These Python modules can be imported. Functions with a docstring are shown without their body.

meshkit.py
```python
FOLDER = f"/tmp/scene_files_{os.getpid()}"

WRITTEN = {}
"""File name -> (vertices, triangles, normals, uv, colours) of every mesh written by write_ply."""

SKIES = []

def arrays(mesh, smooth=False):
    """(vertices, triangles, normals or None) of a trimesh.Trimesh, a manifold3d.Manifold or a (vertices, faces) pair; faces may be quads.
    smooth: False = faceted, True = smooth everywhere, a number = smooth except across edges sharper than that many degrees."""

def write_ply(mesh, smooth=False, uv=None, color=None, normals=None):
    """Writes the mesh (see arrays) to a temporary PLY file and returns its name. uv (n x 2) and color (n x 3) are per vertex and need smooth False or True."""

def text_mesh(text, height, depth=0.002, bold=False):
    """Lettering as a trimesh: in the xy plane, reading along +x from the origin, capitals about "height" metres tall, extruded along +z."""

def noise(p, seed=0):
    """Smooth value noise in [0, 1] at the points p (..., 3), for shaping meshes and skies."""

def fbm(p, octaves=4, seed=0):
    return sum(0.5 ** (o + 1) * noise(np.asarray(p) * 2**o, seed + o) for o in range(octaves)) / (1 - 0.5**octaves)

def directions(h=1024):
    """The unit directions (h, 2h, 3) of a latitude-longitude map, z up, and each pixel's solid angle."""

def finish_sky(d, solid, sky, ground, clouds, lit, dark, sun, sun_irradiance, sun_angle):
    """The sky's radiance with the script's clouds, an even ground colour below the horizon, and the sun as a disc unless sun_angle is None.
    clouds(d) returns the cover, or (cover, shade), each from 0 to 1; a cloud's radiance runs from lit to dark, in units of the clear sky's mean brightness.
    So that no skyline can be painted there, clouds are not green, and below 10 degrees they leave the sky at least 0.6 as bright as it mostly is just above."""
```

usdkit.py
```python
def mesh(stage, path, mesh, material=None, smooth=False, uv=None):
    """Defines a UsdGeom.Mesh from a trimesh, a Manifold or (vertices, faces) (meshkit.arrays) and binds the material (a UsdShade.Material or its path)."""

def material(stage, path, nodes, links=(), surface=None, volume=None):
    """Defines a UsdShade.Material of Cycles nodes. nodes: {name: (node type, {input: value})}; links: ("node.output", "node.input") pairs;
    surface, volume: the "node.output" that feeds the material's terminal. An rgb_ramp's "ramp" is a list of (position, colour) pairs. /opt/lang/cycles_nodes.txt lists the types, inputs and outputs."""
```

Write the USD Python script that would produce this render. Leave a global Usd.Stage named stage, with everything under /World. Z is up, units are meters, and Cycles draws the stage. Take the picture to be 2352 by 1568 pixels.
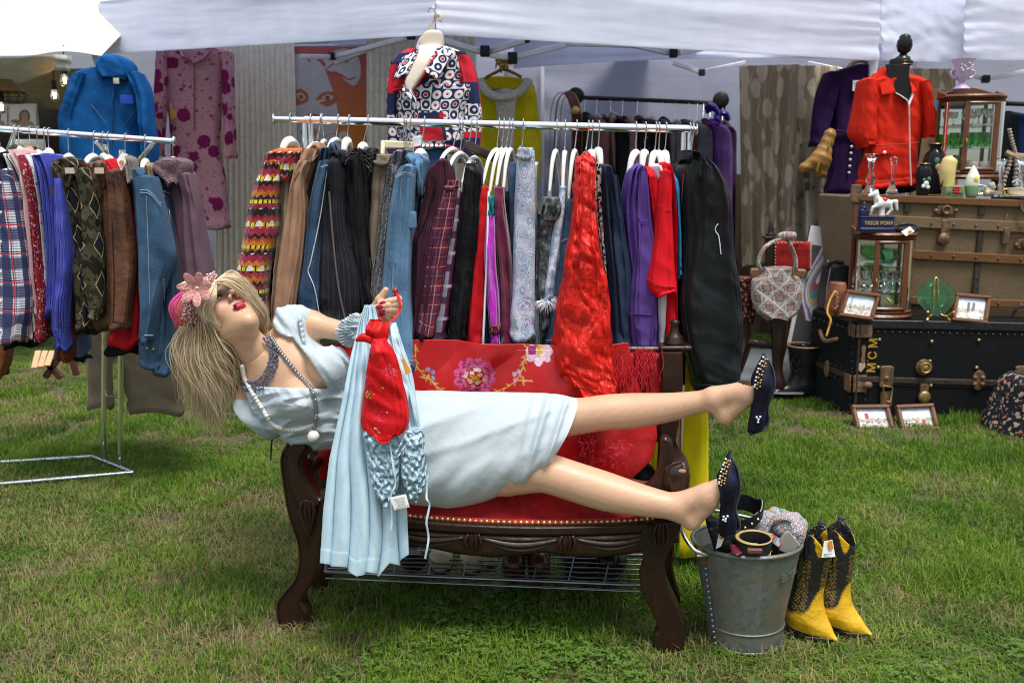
import math,re,random
import numpy as np,trimesh,shapely,usdkit,meshkit
from shapely.geometry import Polygon,LineString,Point
from pxr import Usd,UsdGeom,UsdLux,UsdShade,Sdf,Gf,Vt
stage=Usd.Stage.CreateInMemory()
UsdGeom.SetStageUpAxis(stage,'Z');UsdGeom.SetStageMetersPerUnit(stage,1.0)
UsdGeom.Xform.Define(stage,'/World');UsdGeom.Scope.Define(stage,'/World/Looks')
# ---------------------------------------------------------------- camera, sky, sun, exposure
FPX,CX,CY,EYE=2160.0,1176.0,784.0,1.30
TH=math.atan(384/FPX)
cam=UsdGeom.Camera.Define(stage,'/World/camera')
cam.CreateHorizontalApertureAttr(36.0);cam.CreateVerticalApertureAttr(36.0*682/1024)
cam.CreateFocalLengthAttr(36.0*FPX/2352);cam.CreateClippingRangeAttr((0.05,500))
cam.CreateFStopAttr(5.0);cam.CreateFocusDistanceAttr(2.75);cam.CreateExposureAttr(1.60)
cam.AddTranslateOp().Set((0,0,EYE));cam.AddRotateXOp().Set(90-math.degrees(TH))
SUN=np.array([0.22,-0.40,1.25]);SUN/=np.linalg.norm(SUN)
sun=UsdLux.DistantLight.Define(stage,'/World/sun')
sun.CreateIntensityAttr(0.40);sun.CreateAngleAttr(22.0);sun.CreateColorAttr((1.0,0.955,0.89));sun.CreateNormalizeAttr(True)
sun.AddTransformOp().Set(Gf.Matrix4d(Gf.Rotation(Gf.Vec3d(0,0,1),Gf.Vec3d(*map(float,SUN))),Gf.Vec3d(0)))
dome=UsdLux.DomeLight.Define(stage,'/World/sky')
dome.GetPrim().SetCustomDataByKey('kind','structure')
SKY_STRENGTH=0.115
usdkit.material(stage,'/World/Looks/sky',{'s':('sky_texture',dict(sky_type='single_scattering',sun_disc=False,sun_elevation=float(math.asin(SUN[2])),sun_rotation=float(math.atan2(SUN[0],SUN[1])))),'c':('texture_coordinate',{}),'n':('noise_texture',dict(scale=1.6,detail=6.0,roughness=0.6)),'r':('rgb_ramp',dict(ramp=[(0.30,(0.62,0.62,0.62)),(0.60,(1,1,1))])),'x':('separate_xyz',{}),'g':('map_range',dict(from_min=0.0,from_max=1.0,to_min=0.7,to_max=4.5,clamp=True)),'w':('mix_color',dict(blend_type='multiply',fac=1.0,a=(.97,1.0,1.06),use_clamp=False)),'m':('mix_color',dict(blend_type='mix',use_clamp=False)),'b':('background_shader',dict(strength=SKY_STRENGTH))},[('c.generated','n.vector'),('c.generated','x.vector'),('x.z','g.value'),('g.result','w.b'),('w.result','m.b'),('n.fac','r.fac'),('r.color','m.fac'),('s.color','m.a'),('m.result','b.color')],surface='b.background')
UsdShade.MaterialBindingAPI.Apply(dome.GetPrim()).Bind(UsdShade.Material.Get(stage,'/World/Looks/sky'))
# ---------------------------------------------------------------- points of the place
_c,_s=math.cos(TH),math.sin(TH)
def P(px,py,d):
 """The point of the place that is seen at (px, py) and stands at the distance d (world y)."""
 y=(CY-py)/FPX;t=d/(_c+y*_s)
 return np.array([(px-CX)/FPX*t,d,EYE+(-_s+y*_c)*t])
def G(px,py,z=0.0):
 y=(CY-py)/FPX;t=(z-EYE)/(-_s+y*_c)
 return np.array([(px-CX)/FPX*t,(_c+y*_s)*t,z])
def S(py,d):
 return d/(_c+(CY-py)/FPX*_s)/FPX
A=np.array
def unit(v):v=np.asarray(v,float);return v/(np.linalg.norm(v)+1e-12)
def cr(pts,n):
 """Catmull-Rom through the points, n samples."""
 p=np.asarray(pts,float)
 if len(p)==2:return p[0]+np.linspace(0,1,n)[:,None]*(p[1]-p[0])
 q=np.vstack([2*p[0]-p[1],p,2*p[-1]-p[-2]]);s=np.linspace(0,len(p)-1-1e-9,n);i=s.astype(int);t=(s-i)[:,None]
 a,b,c,d=q[i],q[i+1],q[i+2],q[i+3]
 return 0.5*(2*b+(c-a)*t+(2*a-5*b+4*c-d)*t**2+(3*b-a-3*c+d)*t**3)
# ---------------------------------------------------------------- meshes: (vertices, triangles, uv or None)
def quads(n,m,wrap,off=0):
 i,j=np.meshgrid(np.arange(n-1),np.arange(m if wrap else m-1),indexing='ij');k=(j+1)%m
 a,b,c,d=i*m+j,i*m+k,(i+1)*m+k,(i+1)*m+j
 return np.vstack([np.stack([a,b,c],-1).reshape(-1,3),np.stack([a,c,d],-1).reshape(-1,3)])+off
def grid(V,flip=False):
 """V: n x m x 3 -> sheet."""
 n,m=V.shape[:2];f=quads(n,m,False)
 du=np.concatenate([[0],np.cumsum(np.linalg.norm(np.diff(V[n//2],axis=0),axis=1))]);dv=np.concatenate([[0],np.cumsum(np.linalg.norm(np.diff(V[:,m//2],axis=0),axis=1))])
 uv=np.stack(np.broadcast_arrays(du[None,:],-dv[:,None]),-1).reshape(-1,2)
 return V.reshape(-1,3),(f[:,::-1] if flip else f),uv
def solid(V,t):
 """A sheet with a thickness t (closed)."""
 n,m=V.shape[:2]
 N=np.cross(np.gradient(V,axis=1),np.gradient(V,axis=0));N/=np.linalg.norm(N,axis=-1,keepdims=True)+1e-12
 a,f,uv=grid(V);b=(V+N*t).reshape(-1,3);o=n*m
 r=np.concatenate([np.arange(m),np.arange(1,n)*m+m-1,(n-1)*m+np.arange(m-2,-1,-1),np.arange(n-2,0,-1)*m]);s=np.roll(r,-1)
 side=np.vstack([np.stack([r,s,s+o],1),np.stack([r,s+o,r+o],1)])
 return np.vstack([a,b]),np.vstack([f,f[:,::-1]+o,side[:,::-1]]),np.vstack([uv,uv])
def loft(R,cap=True):
 """R: n rings x m x 3 -> closed skin; uv in metres along and around."""
 R=np.asarray(R,float);n,m=R.shape[:2]
 R2=np.concatenate([R,R[:,:1]],1);f=quads(n,m+1,False)
 w=np.concatenate([np.zeros((n,1)),np.cumsum(np.linalg.norm(np.diff(R2,axis=1),axis=2),axis=1)],1);w=np.broadcast_to(w.mean(0),w.shape)
 h=np.concatenate([[0],np.cumsum(np.linalg.norm(np.diff(R.mean(1),axis=0),axis=1))])
 uv=np.stack([w,np.broadcast_to(-h[:,None],w.shape)],-1).reshape(-1,2);v=R2.reshape(-1,3)
 if cap:
  for k in (0,n-1):
   c=len(v);v=np.vstack([v,R[k].mean(0)]);uv=np.vstack([uv,[uv[k*(m+1)]]])
   j=k*(m+1)+np.arange(m);t=np.stack([j,j+1,np.full(m,c)],1);f=np.vstack([f,t[:,::-1] if k==0 else t])
 return v,f[:,::-1],uv
def frames(p):
 t=np.gradient(p,axis=0);t/=np.linalg.norm(t,axis=1,keepdims=True)+1e-12
 a=np.cross(t[0],[0,0,1.0] if abs(t[0][2])<0.9 else [1.0,0,0]);out=[]
 for k in t:
  a=a-k*(a@k);a=a/(np.linalg.norm(a)+1e-12);out.append(a)
 a=A(out);return t,a,np.cross(t,a)
def tube(pts,r,n=8,cap=True,flat=1.0):
 p=np.asarray(pts,float);t,a,b=frames(p);r=np.broadcast_to(np.asarray(r,float),(len(p),));g=np.arange(n)*2*np.pi/n
 return loft(p[:,None]+r[:,None,None]*(np.cos(g)[None,:,None]*a[:,None]+flat*np.sin(g)[None,:,None]*b[:,None]),cap)
def lathe(prof,c=(0,0,0),n=24,axis=None,cap=True,sx=1.0):
 """prof: (radius, height) list."""
 p=np.asarray(prof,float);g=np.arange(n)*2*np.pi/n
 R=np.stack([p[:,:1]*np.cos(g)*sx,p[:,:1]*np.sin(g),np.broadcast_to(p[:,1:],(len(p),n))],-1)
 if axis is not None:
  z=unit(axis);x=unit(np.cross([0,1,0],z) if abs(z[1])<.9 else np.cross([1,0,0],z));R=R@np.stack([x,np.cross(z,x),z])
 v,f,uv=loft(R+np.asarray(c,float),cap);return v,f[:,::-1],uv
def fromtm(m):return np.array(m.vertices),np.array(m.faces),None
def box(c,s,bev=0.0,R=None):
 s=np.asarray(s,float)/2
 if bev:
  pts=[]
  for a in (-1,1):
   for b in (-1,1):
    for d in (-1,1):
     q=s*(a,b,d)
     for k in range(3):
      e=q-bev*A((a,b,d));e[k]=q[k];pts.append(e)
  m=trimesh.convex.convex_hull(A(pts));v,f=np.array(m.vertices),np.array(m.faces)
 else :
  m=trimesh.creation.box(s*2);v,f=np.array(m.vertices),np.array(m.faces)
 if R is not None:v=v@np.asarray(R).T
 return v+np.asarray(c,float),f,None
def bar(a,b,w,h,bev=0.0,up=(0,0,1)):
 """A square bar from a to b, w across and h along up."""
 a,b=A(a,float),A(b,float);x=unit(b-a);y=unit(np.cross(up,x));z=np.cross(x,y)
 return box((a+b)/2,(np.linalg.norm(b-a),w,h),bev,np.stack([x,y,z],1))
def ball(c,r,k=2):
 m=trimesh.creation.icosphere(k,1.0);return np.array(m.vertices)*r+np.asarray(c,float),np.array(m.faces),None
def plate(poly,t,o,x,y,bev=0.0):
 """A flat outline (list of 2d points or a polygon) extruded by t about the plane o + a x + b y; edges bevelled."""
 g=poly if hasattr(poly,'area') else Polygon(poly).buffer(0)
 x,y=unit(x),unit(y);z=np.cross(x,y);parts=[]
 for q in getattr(g,'geoms',[g]):
  if bev:
   lv=[(q.buffer(-bev).simplify(bev/4),-t/2,-t/2+bev),]
  m=trimesh.creation.extrude_polygon(q,t if not bev else t-2*bev,engine='earcut');v=np.array(m.vertices);v[:,2]-=(t/2 if not bev else t/2-bev);f=np.array(m.faces)
  parts.append((v,f,None))
  if bev:
   r=np.array(q.exterior.coords)[:-1];c=np.array(q.centroid.coords[0])
   e=np.roll(r,-1,0)-np.roll(r,1,0);nn=np.stack([e[:,1],-e[:,0]],1);nn/=np.linalg.norm(nn,axis=1,keepdims=True)+1e-9
   if not q.exterior.is_ccw:nn=-nn
   i=r-nn*bev
   for s in (-1,1):
    a=np.c_[r,np.full(len(r),s*(t/2-bev))];b=np.c_[i,np.full(len(r),s*t/2)]
    k=np.arange(len(r));k2=np.roll(k,-1);L=len(r);f=np.vstack([np.stack([k,k2,k2+L],1),np.stack([k,k2+L,k+L],1)])
    parts.append((np.vstack([a,b]),f if (s>0)==q.exterior.is_ccw else f[:,::-1],None))
    qi=Polygon(i)
    if qi.is_valid and qi.area>0:
     try:
      vv,ff=trimesh.creation.triangulate_polygon(qi,engine='earcut');parts.append((np.c_[vv,np.full(len(vv),s*t/2)],ff if s>0 else ff[:,::-1],None))
     except Exception:pass
 v,f,_=cat(*parts);return v[:,:1]*x+v[:,1:2]*y+v[:,2:]*z+np.asarray(o,float),f,None
def cat(*ms):
 v,f,u,n=[],[],[],0
 for m in ms:
  v.append(m[0]);f.append(m[1]+n);n+=len(m[0]);u.append(m[2] if m[2] is not None else np.zeros((len(m[0]),2)))
 return np.vstack(v),np.vstack(f),np.vstack(u)
def rot(axis,deg):
 return trimesh.transformations.rotation_matrix(math.radians(deg),axis)[:3,:3]
def text(s,h,o,x,y,depth=.0015,bold=False):
 m=meshkit.text_mesh(s,h,depth,bold);v=np.array(m.vertices);w=v[:,0].max()
 x,y=unit(x),unit(y);z=np.cross(x,y);v=v-[w/2,h/2,0]
 return v[:,:1]*x+v[:,1:2]*y+v[:,2:]*z+np.asarray(o,float),np.array(m.faces),None
def fbm(p,o=3,seed=0):return meshkit.fbm(np.asarray(p,float)+50.0,o,seed)-0.5
def wob(m,amp,scale,seed=0,o=3):
 v=m[0];return v+amp*2*np.stack([fbm(v*scale,o,seed+k*7) for k in range(3)],1),m[1],m[2]
def cone_sdf(p,a,b,ra,rb):
 a,b=A(a,float),A(b,float);d=b-a;t=np.clip(((p-a)@d)/(d@d+1e-12),0,1)
 q=p-a-t[...,None]*d;return np.sqrt((q*q).sum(-1))-(ra+(rb-ra)*t)
def ell_sdf(p,c,r,R=None):
 q=p-A(c,float)
 if R is not None:q=q@np.asarray(R)
 r=A(r,float);k0=np.sqrt(((q/r)**2).sum(-1));k1=np.sqrt(((q/r**2)**2).sum(-1))+1e-9
 return k0*(k0-1)/k1
def smin(a,b,k):
 h=np.clip(k-np.abs(a-b),0,None)/k;return np.minimum(a,b)-h*h*k*0.25
def smax(a,b,k):return -smin(-a,-b,k)
def nets(fn,lo,hi,h):
 """Surface nets of fn(points) = 0 in the box."""
 lo,hi=A(lo,float),A(hi,float);n=np.ceil((hi-lo)/h).astype(int)+1
 ax=[lo[k]+h*np.arange(n[k]) for k in range(3)]
 D=np.stack([fn(np.stack(np.meshgrid(ax[0][i:i+8],ax[1],ax[2],indexing='ij'),-1)).astype(np.float32) for i in range(0,n[0],8)],0) if False else np.concatenate([fn(np.stack(np.meshgrid(ax[0][i:i+8],ax[1],ax[2],indexing='ij'),-1)).astype(np.float32) for i in range(0,n[0],8)],0)
 neg=D<0;c=np.zeros(tuple(n-1),int)
 for o in np.ndindex(2,2,2):c+=neg[o[0]:n[0]-1+o[0],o[1]:n[1]-1+o[1],o[2]:n[2]-1+o[2]]
 cell=np.argwhere((c>0)&(c<8));idx=-np.ones(tuple(n-1),int);idx[tuple(cell.T)]=np.arange(len(cell))
 acc=np.zeros((len(cell),3));cnt=np.zeros(len(cell))
 C=[np.array(o) for o in np.ndindex(2,2,2)]
 for a in C:
  for k in range(3):
   if a[k]==0:
    b=a.copy();b[k]=1
    da,db=D[tuple((cell+a).T)],D[tuple((cell+b).T)];m=(da<0)!=(db<0)
    t=np.where(m,da/np.where(da-db==0,1,da-db),0);q=np.tile(a.astype(float),(len(cell),1));q[:,k]+=t
    acc[m]+=q[m];cnt[m]+=1
 v=lo+h*(cell+acc/cnt[:,None]);F=[]
 for k in range(3):
  i,j=(k+1)%3,(k+2)%3;sl=[slice(1,n[q]-1) for q in range(3)];sl[k]=slice(0,n[k]-1)
  s2=list(sl);s2[k]=slice(1,n[k]);e=neg[tuple(sl)]!=neg[tuple(s2)];g=np.argwhere(e)+[0 if q==k else 1 for q in range(3)]
  sg=neg[tuple(g.T)];u=np.zeros(3,int);u[i]=1;w=np.zeros(3,int);w[j]=1
  a,b,cc,d=(idx[tuple((g-x).T)] for x in (u*0,u,u+w,w))
  q=np.stack([a,b,cc,d],1);q[~sg]=q[~sg][:,::-1];F.append(q)
 F=np.vstack(F);F=F[(F>=0).all(1)];return v,np.vstack([F[:,[0,1,2]],F[:,[0,2,3]]])[:,::-1],None
# ---------------------------------------------------------------- things and parts
USED={}
def numbered(path):
 k=USED.get(path,0);USED[path]=k+1
 return path if k==0 else f'{path}_{k:03d}'
LABELS={}
def tag(prim,label=None,cat=None,group=None,kind=None):
 for k,x in (('label',label),('category',cat),('group',group),('kind',kind)):
  if x:prim.SetCustomDataByKey(k,x)
class Thing:
 """An Xform at the base of a thing; its parts are given in world coordinates."""
 def __init__(s,name,label,cat,loc=(0,0,0),group=None,kind=None,parent=None):
  s.path=numbered('/World/'+name);s.loc=A(loc,float)
  x=UsdGeom.Xform.Define(stage,s.path);x.AddTranslateOp().Set(tuple(map(float,s.loc)));s.prim=x.GetPrim();tag(s.prim,label,cat,group,kind)
 def part(s,name,mesh,mat,smooth=40,label=None,under=None,kind=None,col=None):
  return part(under or s.path,name,mesh,mat,smooth,label,s.loc,kind,col)
def part(parent,name,mesh,mat,smooth=40,label=None,loc=(0,0,0),kind=None,col=None):
 p=numbered(f'{parent}/{name}');v,f=np.asarray(mesh[0],float)-A(loc,float),np.asarray(mesh[1],int);uv=mesh[2]
 if uv is None:smooth_,m=smooth,(v,f)
 if col is not None or uv is not None:smooth=True if smooth else False
 mm=usdkit.mesh(stage,p,(v,f),mat,smooth,uv)
 mm.CreateDoubleSidedAttr(True)
 if col is not None:
  UsdGeom.PrimvarsAPI(mm).CreatePrimvar('col',Sdf.ValueTypeNames.Float3Array,'vertex').Set(Vt.Vec3fArray.FromNumpy(np.asarray(col,np.float32)))
 tag(mm.GetPrim(),label,None,None,kind);return p
def lone(name,mesh,mat,label=None,cat=None,group=None,kind=None,smooth=40,col=None):
 p=part('/World',name,mesh,mat,smooth,None,(0,0,0),None,col);tag(stage.GetPrimAtPath(p),label,cat,group,kind);return p
# ---------------------------------------------------------------- materials
class Gr:
 def __init__(s):s.n,s.l={},[]
 def __call__(s,kind,out,**inp):
  k=f'n{len(s.n)}';c={}
  for a,b in inp.items():
   if isinstance(b,str) and re.match(r'n\d+\.',b):s.l.append((b,f'{k}.{a}'))
   else :c[a]=b
  s.n[k]=(kind,c);return f'{k}.{out}'
 def uv(s,sx=1,sy=1,r=0,loc=(0,0,0)):return s('mapping','vector',vector=s('uvmap','UV',attribute='st'),scale=(sx,sy,1),rotation=(0,0,r),location=loc)
 def obj(s,sc=(1,1,1)):return s('mapping','vector',vector=s('texture_coordinate','object'),scale=sc)
 def pos(s):return s('geometry','position')
 def noise(s,v,sc,det=3,ro=.55,out='fac',dist=0.):return s('noise_texture',out,vector=v,scale=float(sc),detail=float(det),roughness=float(ro),distortion=float(dist))
 def vor(s,v,sc,out='distance',feat='f1',rnd=1.0):return s('voronoi_texture',out,vector=v,scale=float(sc),feature=feat,randomness=float(rnd))
 def wave(s,v,sc,d='x',prof='sine',dist=0.,dsc=1.,ph=0.):return s('wave_texture','fac',vector=v,scale=float(sc),bands_direction=d,profile=prof,distortion=float(dist),detail_scale=float(dsc),phase=float(ph))
 def ramp(s,f,st,interp=True):return s('rgb_ramp','color',fac=f,ramp=st,interpolate=interp)
 def step(s,f,a,b):return s('map_range','result',value=f,from_min=float(a),from_max=float(b),to_min=0.,to_max=1.,clamp=True)
 def mix(s,f,a,b,how='mix'):return s('mix_color','result',fac=f,a=a,b=b,blend_type=how)
 def m(s,op,a,b=0.):return s('math','value',math_type=op,value1=a,value2=b)
 def sep(s,v):k=s('separate_xyz','x',vector=v)[:-2];return k+'.x',k+'.y',k+'.z'
 def attr(s,a='col',out='color'):return s('attribute',out,attribute=a)
 def bump(s,h,st=.3,d=.01):return s('bump','normal',height=h,strength=float(st),distance=float(d))
MATS={}
def done(name,g,color,rough=.7,**kw):
 sh=g('principled_bsdf','BSDF',base_color=color,roughness=rough,**kw)
 return usdkit.material(stage,f'/World/Looks/{name}',g.n,g.l,surface=sh)
def cached(fn):
 def w(name,*a,**k):
  if name not in MATS:MATS[name]=fn(name,*a,**k)
  return MATS[name]
 return w
@cached
def plain(name,c,rough=.5,metal=0.,var=.15,sc=12,bump=0.,bsc=60,spec=.5,**kw):
 g=Gr();v=g.pos();n=g.noise(v,sc,5);c=A(c,float);spec=spec*(.45 if c.max()<.03 else .8)
 col=g.ramp(n,[(.3,tuple(c*(1-var))),(.7,tuple(np.minimum(c*(1+var),1)))])
 if bump:kw['normal']=g.bump(g.noise(v,bsc,4),bump,.01)
 return done(name,g,col,rough,metallic=float(metal),specular_ior_level=float(spec),**kw)
@cached
def cloth(name,c,rough=.85,var=.14,bump=.35,weave=900,fold=0.,sheen=.0,c2=None,sc=9,spec=.10,**kw):
 g=Gr();v=g.pos();c=A(c,float);c2=c*(1-var) if c2 is None else A(c2,float)
 col=g.mix(g.step(g.noise(v,sc,5),.35,.68),tuple(c2),tuple(np.minimum(c*(1+var*.6),1)))
 h=g.m('add',g.noise(g('mapping','vector',vector=v,scale=(1,1,.45)),28,4,.6),g.m('multiply',g.noise(v,420,2),.15))
 return done(name,g,col,rough,sheen_weight=float(sheen),specular_ior_level=float(spec),normal=g.bump(h,bump,.012),**kw)
@cached
def vcol(name,rough=.7,bump=.2,bsc=80,sheen=0.,spec=.3,var=.12,**kw):
 g=Gr();v=g.pos();col=g.mix(1.0,g.attr(),g.ramp(g.noise(v,25,4),[(.3,(1-var,)*3),(.7,(1,)*3)]),'multiply')
 return done(name,g,col,rough,sheen_weight=float(sheen),specular_ior_level=float(spec),normal=g.bump(g.noise(v,bsc,4),bump,.008),**kw)
@cached
def glass(name,c=(.95,.97,.97),rough=.02,ior=1.45):
 g=Gr();return done(name,g,tuple(c),rough,transmission_weight=1.0,ior=ior)
@cached
def pane(name,tint=(.92,.96,.95)):
 g=Gr();mx=g('mix_closure','closure',fac=g('fresnel','fac',IOR=1.5),closure1=g('transparent_bsdf','BSDF',color=tint),closure2=g('glossy_bsdf','BSDF',color=(.9,.9,.9),roughness=.03))
 return usdkit.material(stage,f'/World/Looks/{name}',g.n,g.l,surface=mx)
CHROME=plain('chrome',(.80,.81,.83),.12,1.,.04,30)
BRASS=plain('brass',(.45,.30,.12),.38,1.,.3,60)
STEEL=plain('hook_wire',(.60,.61,.63),.25,1.,.1)
WHITEP=plain('white_plastic',(.58,.57,.53),.38,0.,.06,20)
# ---------------------------------------------------------------- ground and grass
rng=np.random.default_rng(5)
g=Gr();v=g.pos();b=g.noise(v,1.3,6,.6);s2=g.noise(v,26,6,.7)
col=g.mix(g.step(s2,.35,.7),(.045,.042,.018),(.12,.095,.045));col=g.mix(g.step(b,.45,.62),col,g.mix(s2,(.045,.060,.014),(.12,.095,.050)))
SOIL=done('lawn_soil',g,col,.95,normal=g.bump(s2,.8,.02))
xs=np.concatenate([np.linspace(-60,-4,15),np.linspace(-3.6,4,96),np.linspace(4.5,60,15)]);ys=np.concatenate([np.linspace(-30,.5,12),np.linspace(1,8,90),np.linspace(8.5,90,18)])
X,Y=np.meshgrid(xs,ys);Z=.02*fbm(np.stack([X*1.1,Y*1.1,X*0],-1),3,3)*(np.abs(X)<5)*(Y<9)
def ground_z(x,y):return .02*fbm(np.stack([np.asarray(x)*1.1,np.asarray(y)*1.1,np.asarray(x)*0],-1),3,3)
lone('ground',grid(np.stack([X,Y,Z],-1)),SOIL,kind='structure',smooth=True,label='uneven soil under the mown lawn')
def leafmat(name,stops,trans=.35,rough=.55):
 g=Gr();v=g.pos();r=g('object_info','random');n=g.noise(v,1.6,4,.6);is_=g('geometry','random_per_island')
 k=g.m('add',g.m('multiply',g.m('add',g.m('multiply',n,.5),g.m('multiply',g.noise(v,11,3,.6),.45)),.75),g.m('add',g.m('multiply',r,.10),g.m('multiply',is_,.34)))
 c=g.ramp(k,stops);p=g('principled_bsdf','BSDF',base_color=c,roughness=rough,specular_ior_level=.3)
 mx=g('mix_closure','closure',fac=trans,closure1=p,closure2=g('translucent_bsdf','BSDF',color=c))
 return usdkit.material(stage,f'/World/Looks/{name}',g.n,g.l,surface=mx)
GREEN=leafmat('grass_blades',[(.26,(.034,.070,.009)),(.41,(.092,.185,.012)),(.56,(.200,.290,.026)),(.75,(.43,.41,.10))])
STRAW=leafmat('dry_grass_blades',[(.2,(.13,.115,.040)),(.5,(.25,.215,.090)),(.8,(.41,.355,.17))],.2)
CLOVER=leafmat('clover_leaves',[(.2,(.065,.130,.020)),(.5,(.110,.200,.032)),(.8,(.19,.28,.055))],.3)
def blades(n,size,hmin,hmax,lean,w,rg):
 x=rg.uniform(-size,size,(n,2));h=rg.uniform(hmin,hmax,n);a=rg.uniform(0,2*np.pi,n);ln=rg.uniform(.15,1,n)*lean;V,F=[],[]
 d=np.stack([np.cos(a),np.sin(a)],1);s=np.stack([-d[:,1],d[:,0]],1);w=w*rg.uniform(.6,1.3,n)
 for k,(t,ww) in enumerate(((0,1),(.5,.85),(1,.08))):
  cz=h*t*np.cos(ln*t*.9);o=x+d*(h*t*np.sin(ln*t))[:,None]
  for sg in (-1,1):V.append(np.c_[o+sg*s*(w*ww)[:,None]/2,cz])
 V=np.stack(V,1).reshape(-1,3);F=A([[0,1,3],[0,3,2],[2,3,5],[2,5,4]])
 return V,(np.arange(n)[:,None,None]*6+F).reshape(-1,3),None
def clover(n,size,rg):
 ms=[]
 for k in range(n):
  c=A([*rg.uniform(-size,size,2),rg.uniform(.012,.035)]);a0=rg.uniform(0,6.28);r=rg.uniform(.0045,.009)
  for q in range(3):
   a=a0+q*2.094;d=A([math.cos(a),math.sin(a),rg.uniform(-.1,.35)]);e=A([-d[1],d[0],0])
   pts=A([c,c+d*r*.7+e*r*.62,c+d*r*1.35+e*r*.55,c+d*r*1.25,c+d*r*1.35-e*r*.55,c+d*r*.7-e*r*.62])
   ms.append((pts,A([[0,1,2],[0,2,3],[0,3,4],[0,4,5]]),None))
 return cat(*ms)
def scatter(name,protos,mat,pts,scales,label,seed):
 rg=np.random.default_rng(seed)
 pi=UsdGeom.PointInstancer.Define(stage,numbered('/World/'+name));base=str(pi.GetPath())+'/patches';UsdGeom.Scope.Define(stage,base);rel=pi.CreatePrototypesRel()
 for k,m in enumerate(protos):
  p=f'{base}/patch_{k:03d}' if k else f'{base}/patch';usdkit.mesh(stage,p,(m[0],m[1]),mat).CreateDoubleSidedAttr(True);rel.AddTarget(p)
 n=len(pts);a=rg.uniform(0,np.pi*2,n)
 pi.CreateProtoIndicesAttr(Vt.IntArray.FromNumpy(rg.integers(0,len(protos),n).astype(np.int32)))
 pi.CreatePositionsAttr(Vt.Vec3fArray.FromNumpy(np.c_[pts,ground_z(pts[:,0],pts[:,1])].astype(np.float32)))
 pi.CreateOrientationsAttr(Vt.QuathArray([Gf.Quath(float(math.cos(x/2)),0,0,float(math.sin(x/2))) for x in a]))
 pi.CreateScalesAttr(Vt.Vec3fArray.FromNumpy(np.stack([np.ones(n),np.ones(n),scales],1).astype(np.float32)))
 tag(pi.GetPrim(),label,'grass',None,'stuff')
def place(step,y0,y1,seed,keep=None):
 rg=np.random.default_rng(seed);out=[]
 for y in np.arange(y0,y1,step):
  hw=.60*y+.45
  for x in np.arange(-hw,hw,step):out.append((x+rg.uniform(-.5,.5)*step,y+rg.uniform(-.5,.5)*step))
 p=A(out)
 if keep is not None:p=p[keep(p[:,0],p[:,1])>rg.uniform(0,1,len(p))]
 return p
def dry(x,y):
 n=meshkit.fbm(np.stack([x*1.4+9,y*1.4,x*0],-1),3,8)
 d=np.exp(-((x+1.15)**2/.55+(y-2.75)**2/.35))*.9+np.exp(-((x+.1)**2/.5+(y-2.25)**2/.06))*.5+np.exp(-((x+1.0)**2/.6+(y-3.6)**2/.3))*.5
 return np.clip(d*1.15+.10+.10*np.exp(-((y-2.2)/.5)**2)+(n-.50)*2.8,.12,1.0)
gp=place(.10,1.75,4.3,1);gf=place(.16,4.3,7.6,2);gp=np.vstack([gp,gf]);gp=gp[np.random.default_rng(2).uniform(0,1,len(gp))>.72*np.clip(dry(gp[:,0],gp[:,1])-.22,0,1)]
gs=np.clip(.80+2.4*fbm(np.c_[gp*2.1,gp[:,:1]*0],3,11)+np.random.default_rng(9).normal(size=len(gp))*.18,.30,1.7);gs[gp[:,1]>4.6]*=1.2
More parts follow.
